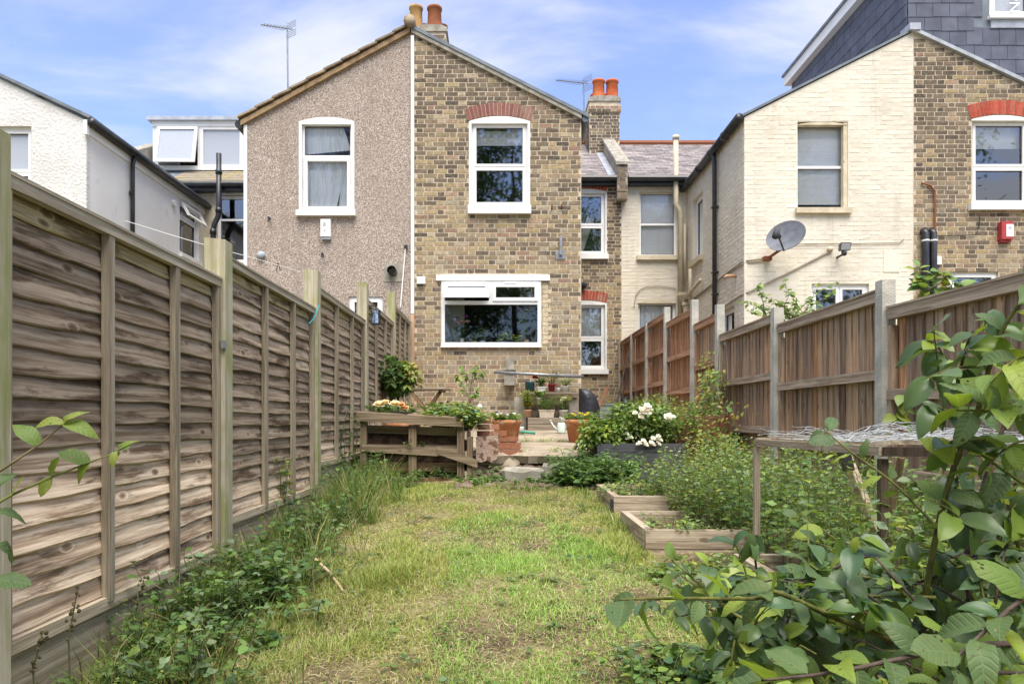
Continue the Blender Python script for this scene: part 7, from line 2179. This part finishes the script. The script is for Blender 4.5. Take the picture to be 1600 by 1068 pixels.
for x, y, Y in ((458, 650, 1.5), (548, 630, 1.5), (395, 685, 1.55), (365, 695, 1.6), (165, 780, 1.6), (1025, 520, 1.5), (1042, 665, 1.45), (790, 760, 1.55), (800, 810, 1.55), (765, 660, 1.5), (1085, 860, 1.35), (925, 350, 1.55), (690, 665, 1.6), (1110, 795, 1.4)):
    c = PP(1150 + x / 2.496, 640 + y / 2.496, Y)
    f_ = MB().ball(c, .0125, 12, 8, sc=(1, 1, 1.12)).build('plum', M['plum'], pt, True)
    MB().tube([c + Vector((0, 0, .012)), c + Vector((.002, .003, .028))], .001, 4).build('fruit_stalk', M['plum'], f_)
# leafy undergrowth below the plum
v = Veg()
for _ in range(170):
    y = random.uniform(1.7, 2.6); x = random.uniform(.42, 1.7)
    if x < .62 and random.random() < .6: continue
    clump(v, (x, y, gz(x, y)), 3, random.uniform(.10, .36), .14, .055, 9, MIDG + DEEP + LIME, random.choice(('ovate', 'round', 'ovate')), droop=.35)
for o in v.build(None, names=('undergrowth_stems', 'undergrowth_leaves')):
    o['label'] = 'leafy undergrowth beneath the plum branches at the bottom right'; o['category'] = 'undergrowth'

# ---------------------------------------------------------------- trees of the gardens behind the camera, seen mirrored in the panes
random.seed(3)
def back_tree(label, x, y, h, r, n):
    o = thing('garden_tree', label, 'tree', (x, y, 0), 'trees mirrored in the windows')
    tr = MB().tube([(x, y, -.1), (x + .1, y, h * .3), (x - .05, y + .1, h * .62), (x, y, h * .85)], [.22, .17, .11, .04], 8, (.10, .08, .06))
    for k in range(9):
        a = k * 2.4; z0_ = h * random.uniform(.3, .7)
        tr.tube([(x, y, z0_), (x + r * .5 * math.cos(a), y + r * .5 * math.sin(a), z0_ + r * .35), (x + r * .85 * math.cos(a), y + r * .85 * math.sin(a), z0_ + r * .5)], [.08, .05, .015], 5, (.10, .08, .06))
    tr.build('trunk', M['stem'], o)
    v = Veg()
    for k in range(20):
        u = Vector((random.gauss(0, 1), random.gauss(0, 1), random.gauss(0, 1))).normalized()
        c = Vector((x, y, h * .52)) + Vector((u.x * r * .75, u.y * r * .75, u.z * h * .40))
        for _ in range(n // 20):
            g_ = Vector((random.gauss(0, .4), random.gauss(0, .4), random.gauss(0, .34))) * r * .50
            v.leaf('small', c + g_, (random.uniform(-1, 1), random.uniform(-1, 1), random.uniform(-1, .5)), (random.uniform(-1, 1), random.uniform(-1, 1), 1), random.uniform(.18, .30), vary(random.choice(DEEP)))
    objs = v.build(o, names=('limbs', 'crown'))
for i, (x, y, h, r) in enumerate(((-6, -13, 17, 3.6), (.6, -15, 19, 3.8), (7.5, -13, 16, 3.4), (-13, -15, 17, 4.0), (15, -15, 18, 4.0), (-2.6, -20, 17, 4.2), (4.2, -21, 18, 4.2), (23, -14, 17, 4.0))):
    back_tree(['broad tree behind the camera mirrored at the left of the panes', 'tall tree behind the camera mirrored in the middle of the panes', 'tree behind the camera mirrored in the right of the panes', 'far left tree behind the camera', 'far right tree behind the camera', 'rear tall tree left of centre behind the camera', 'rear tall tree right of centre behind the camera', 'outermost right tree behind the camera'][i], x, y, h, r, (11000, 13000, 9000, 6000, 6000, 9000, 9000, 5000)[i])
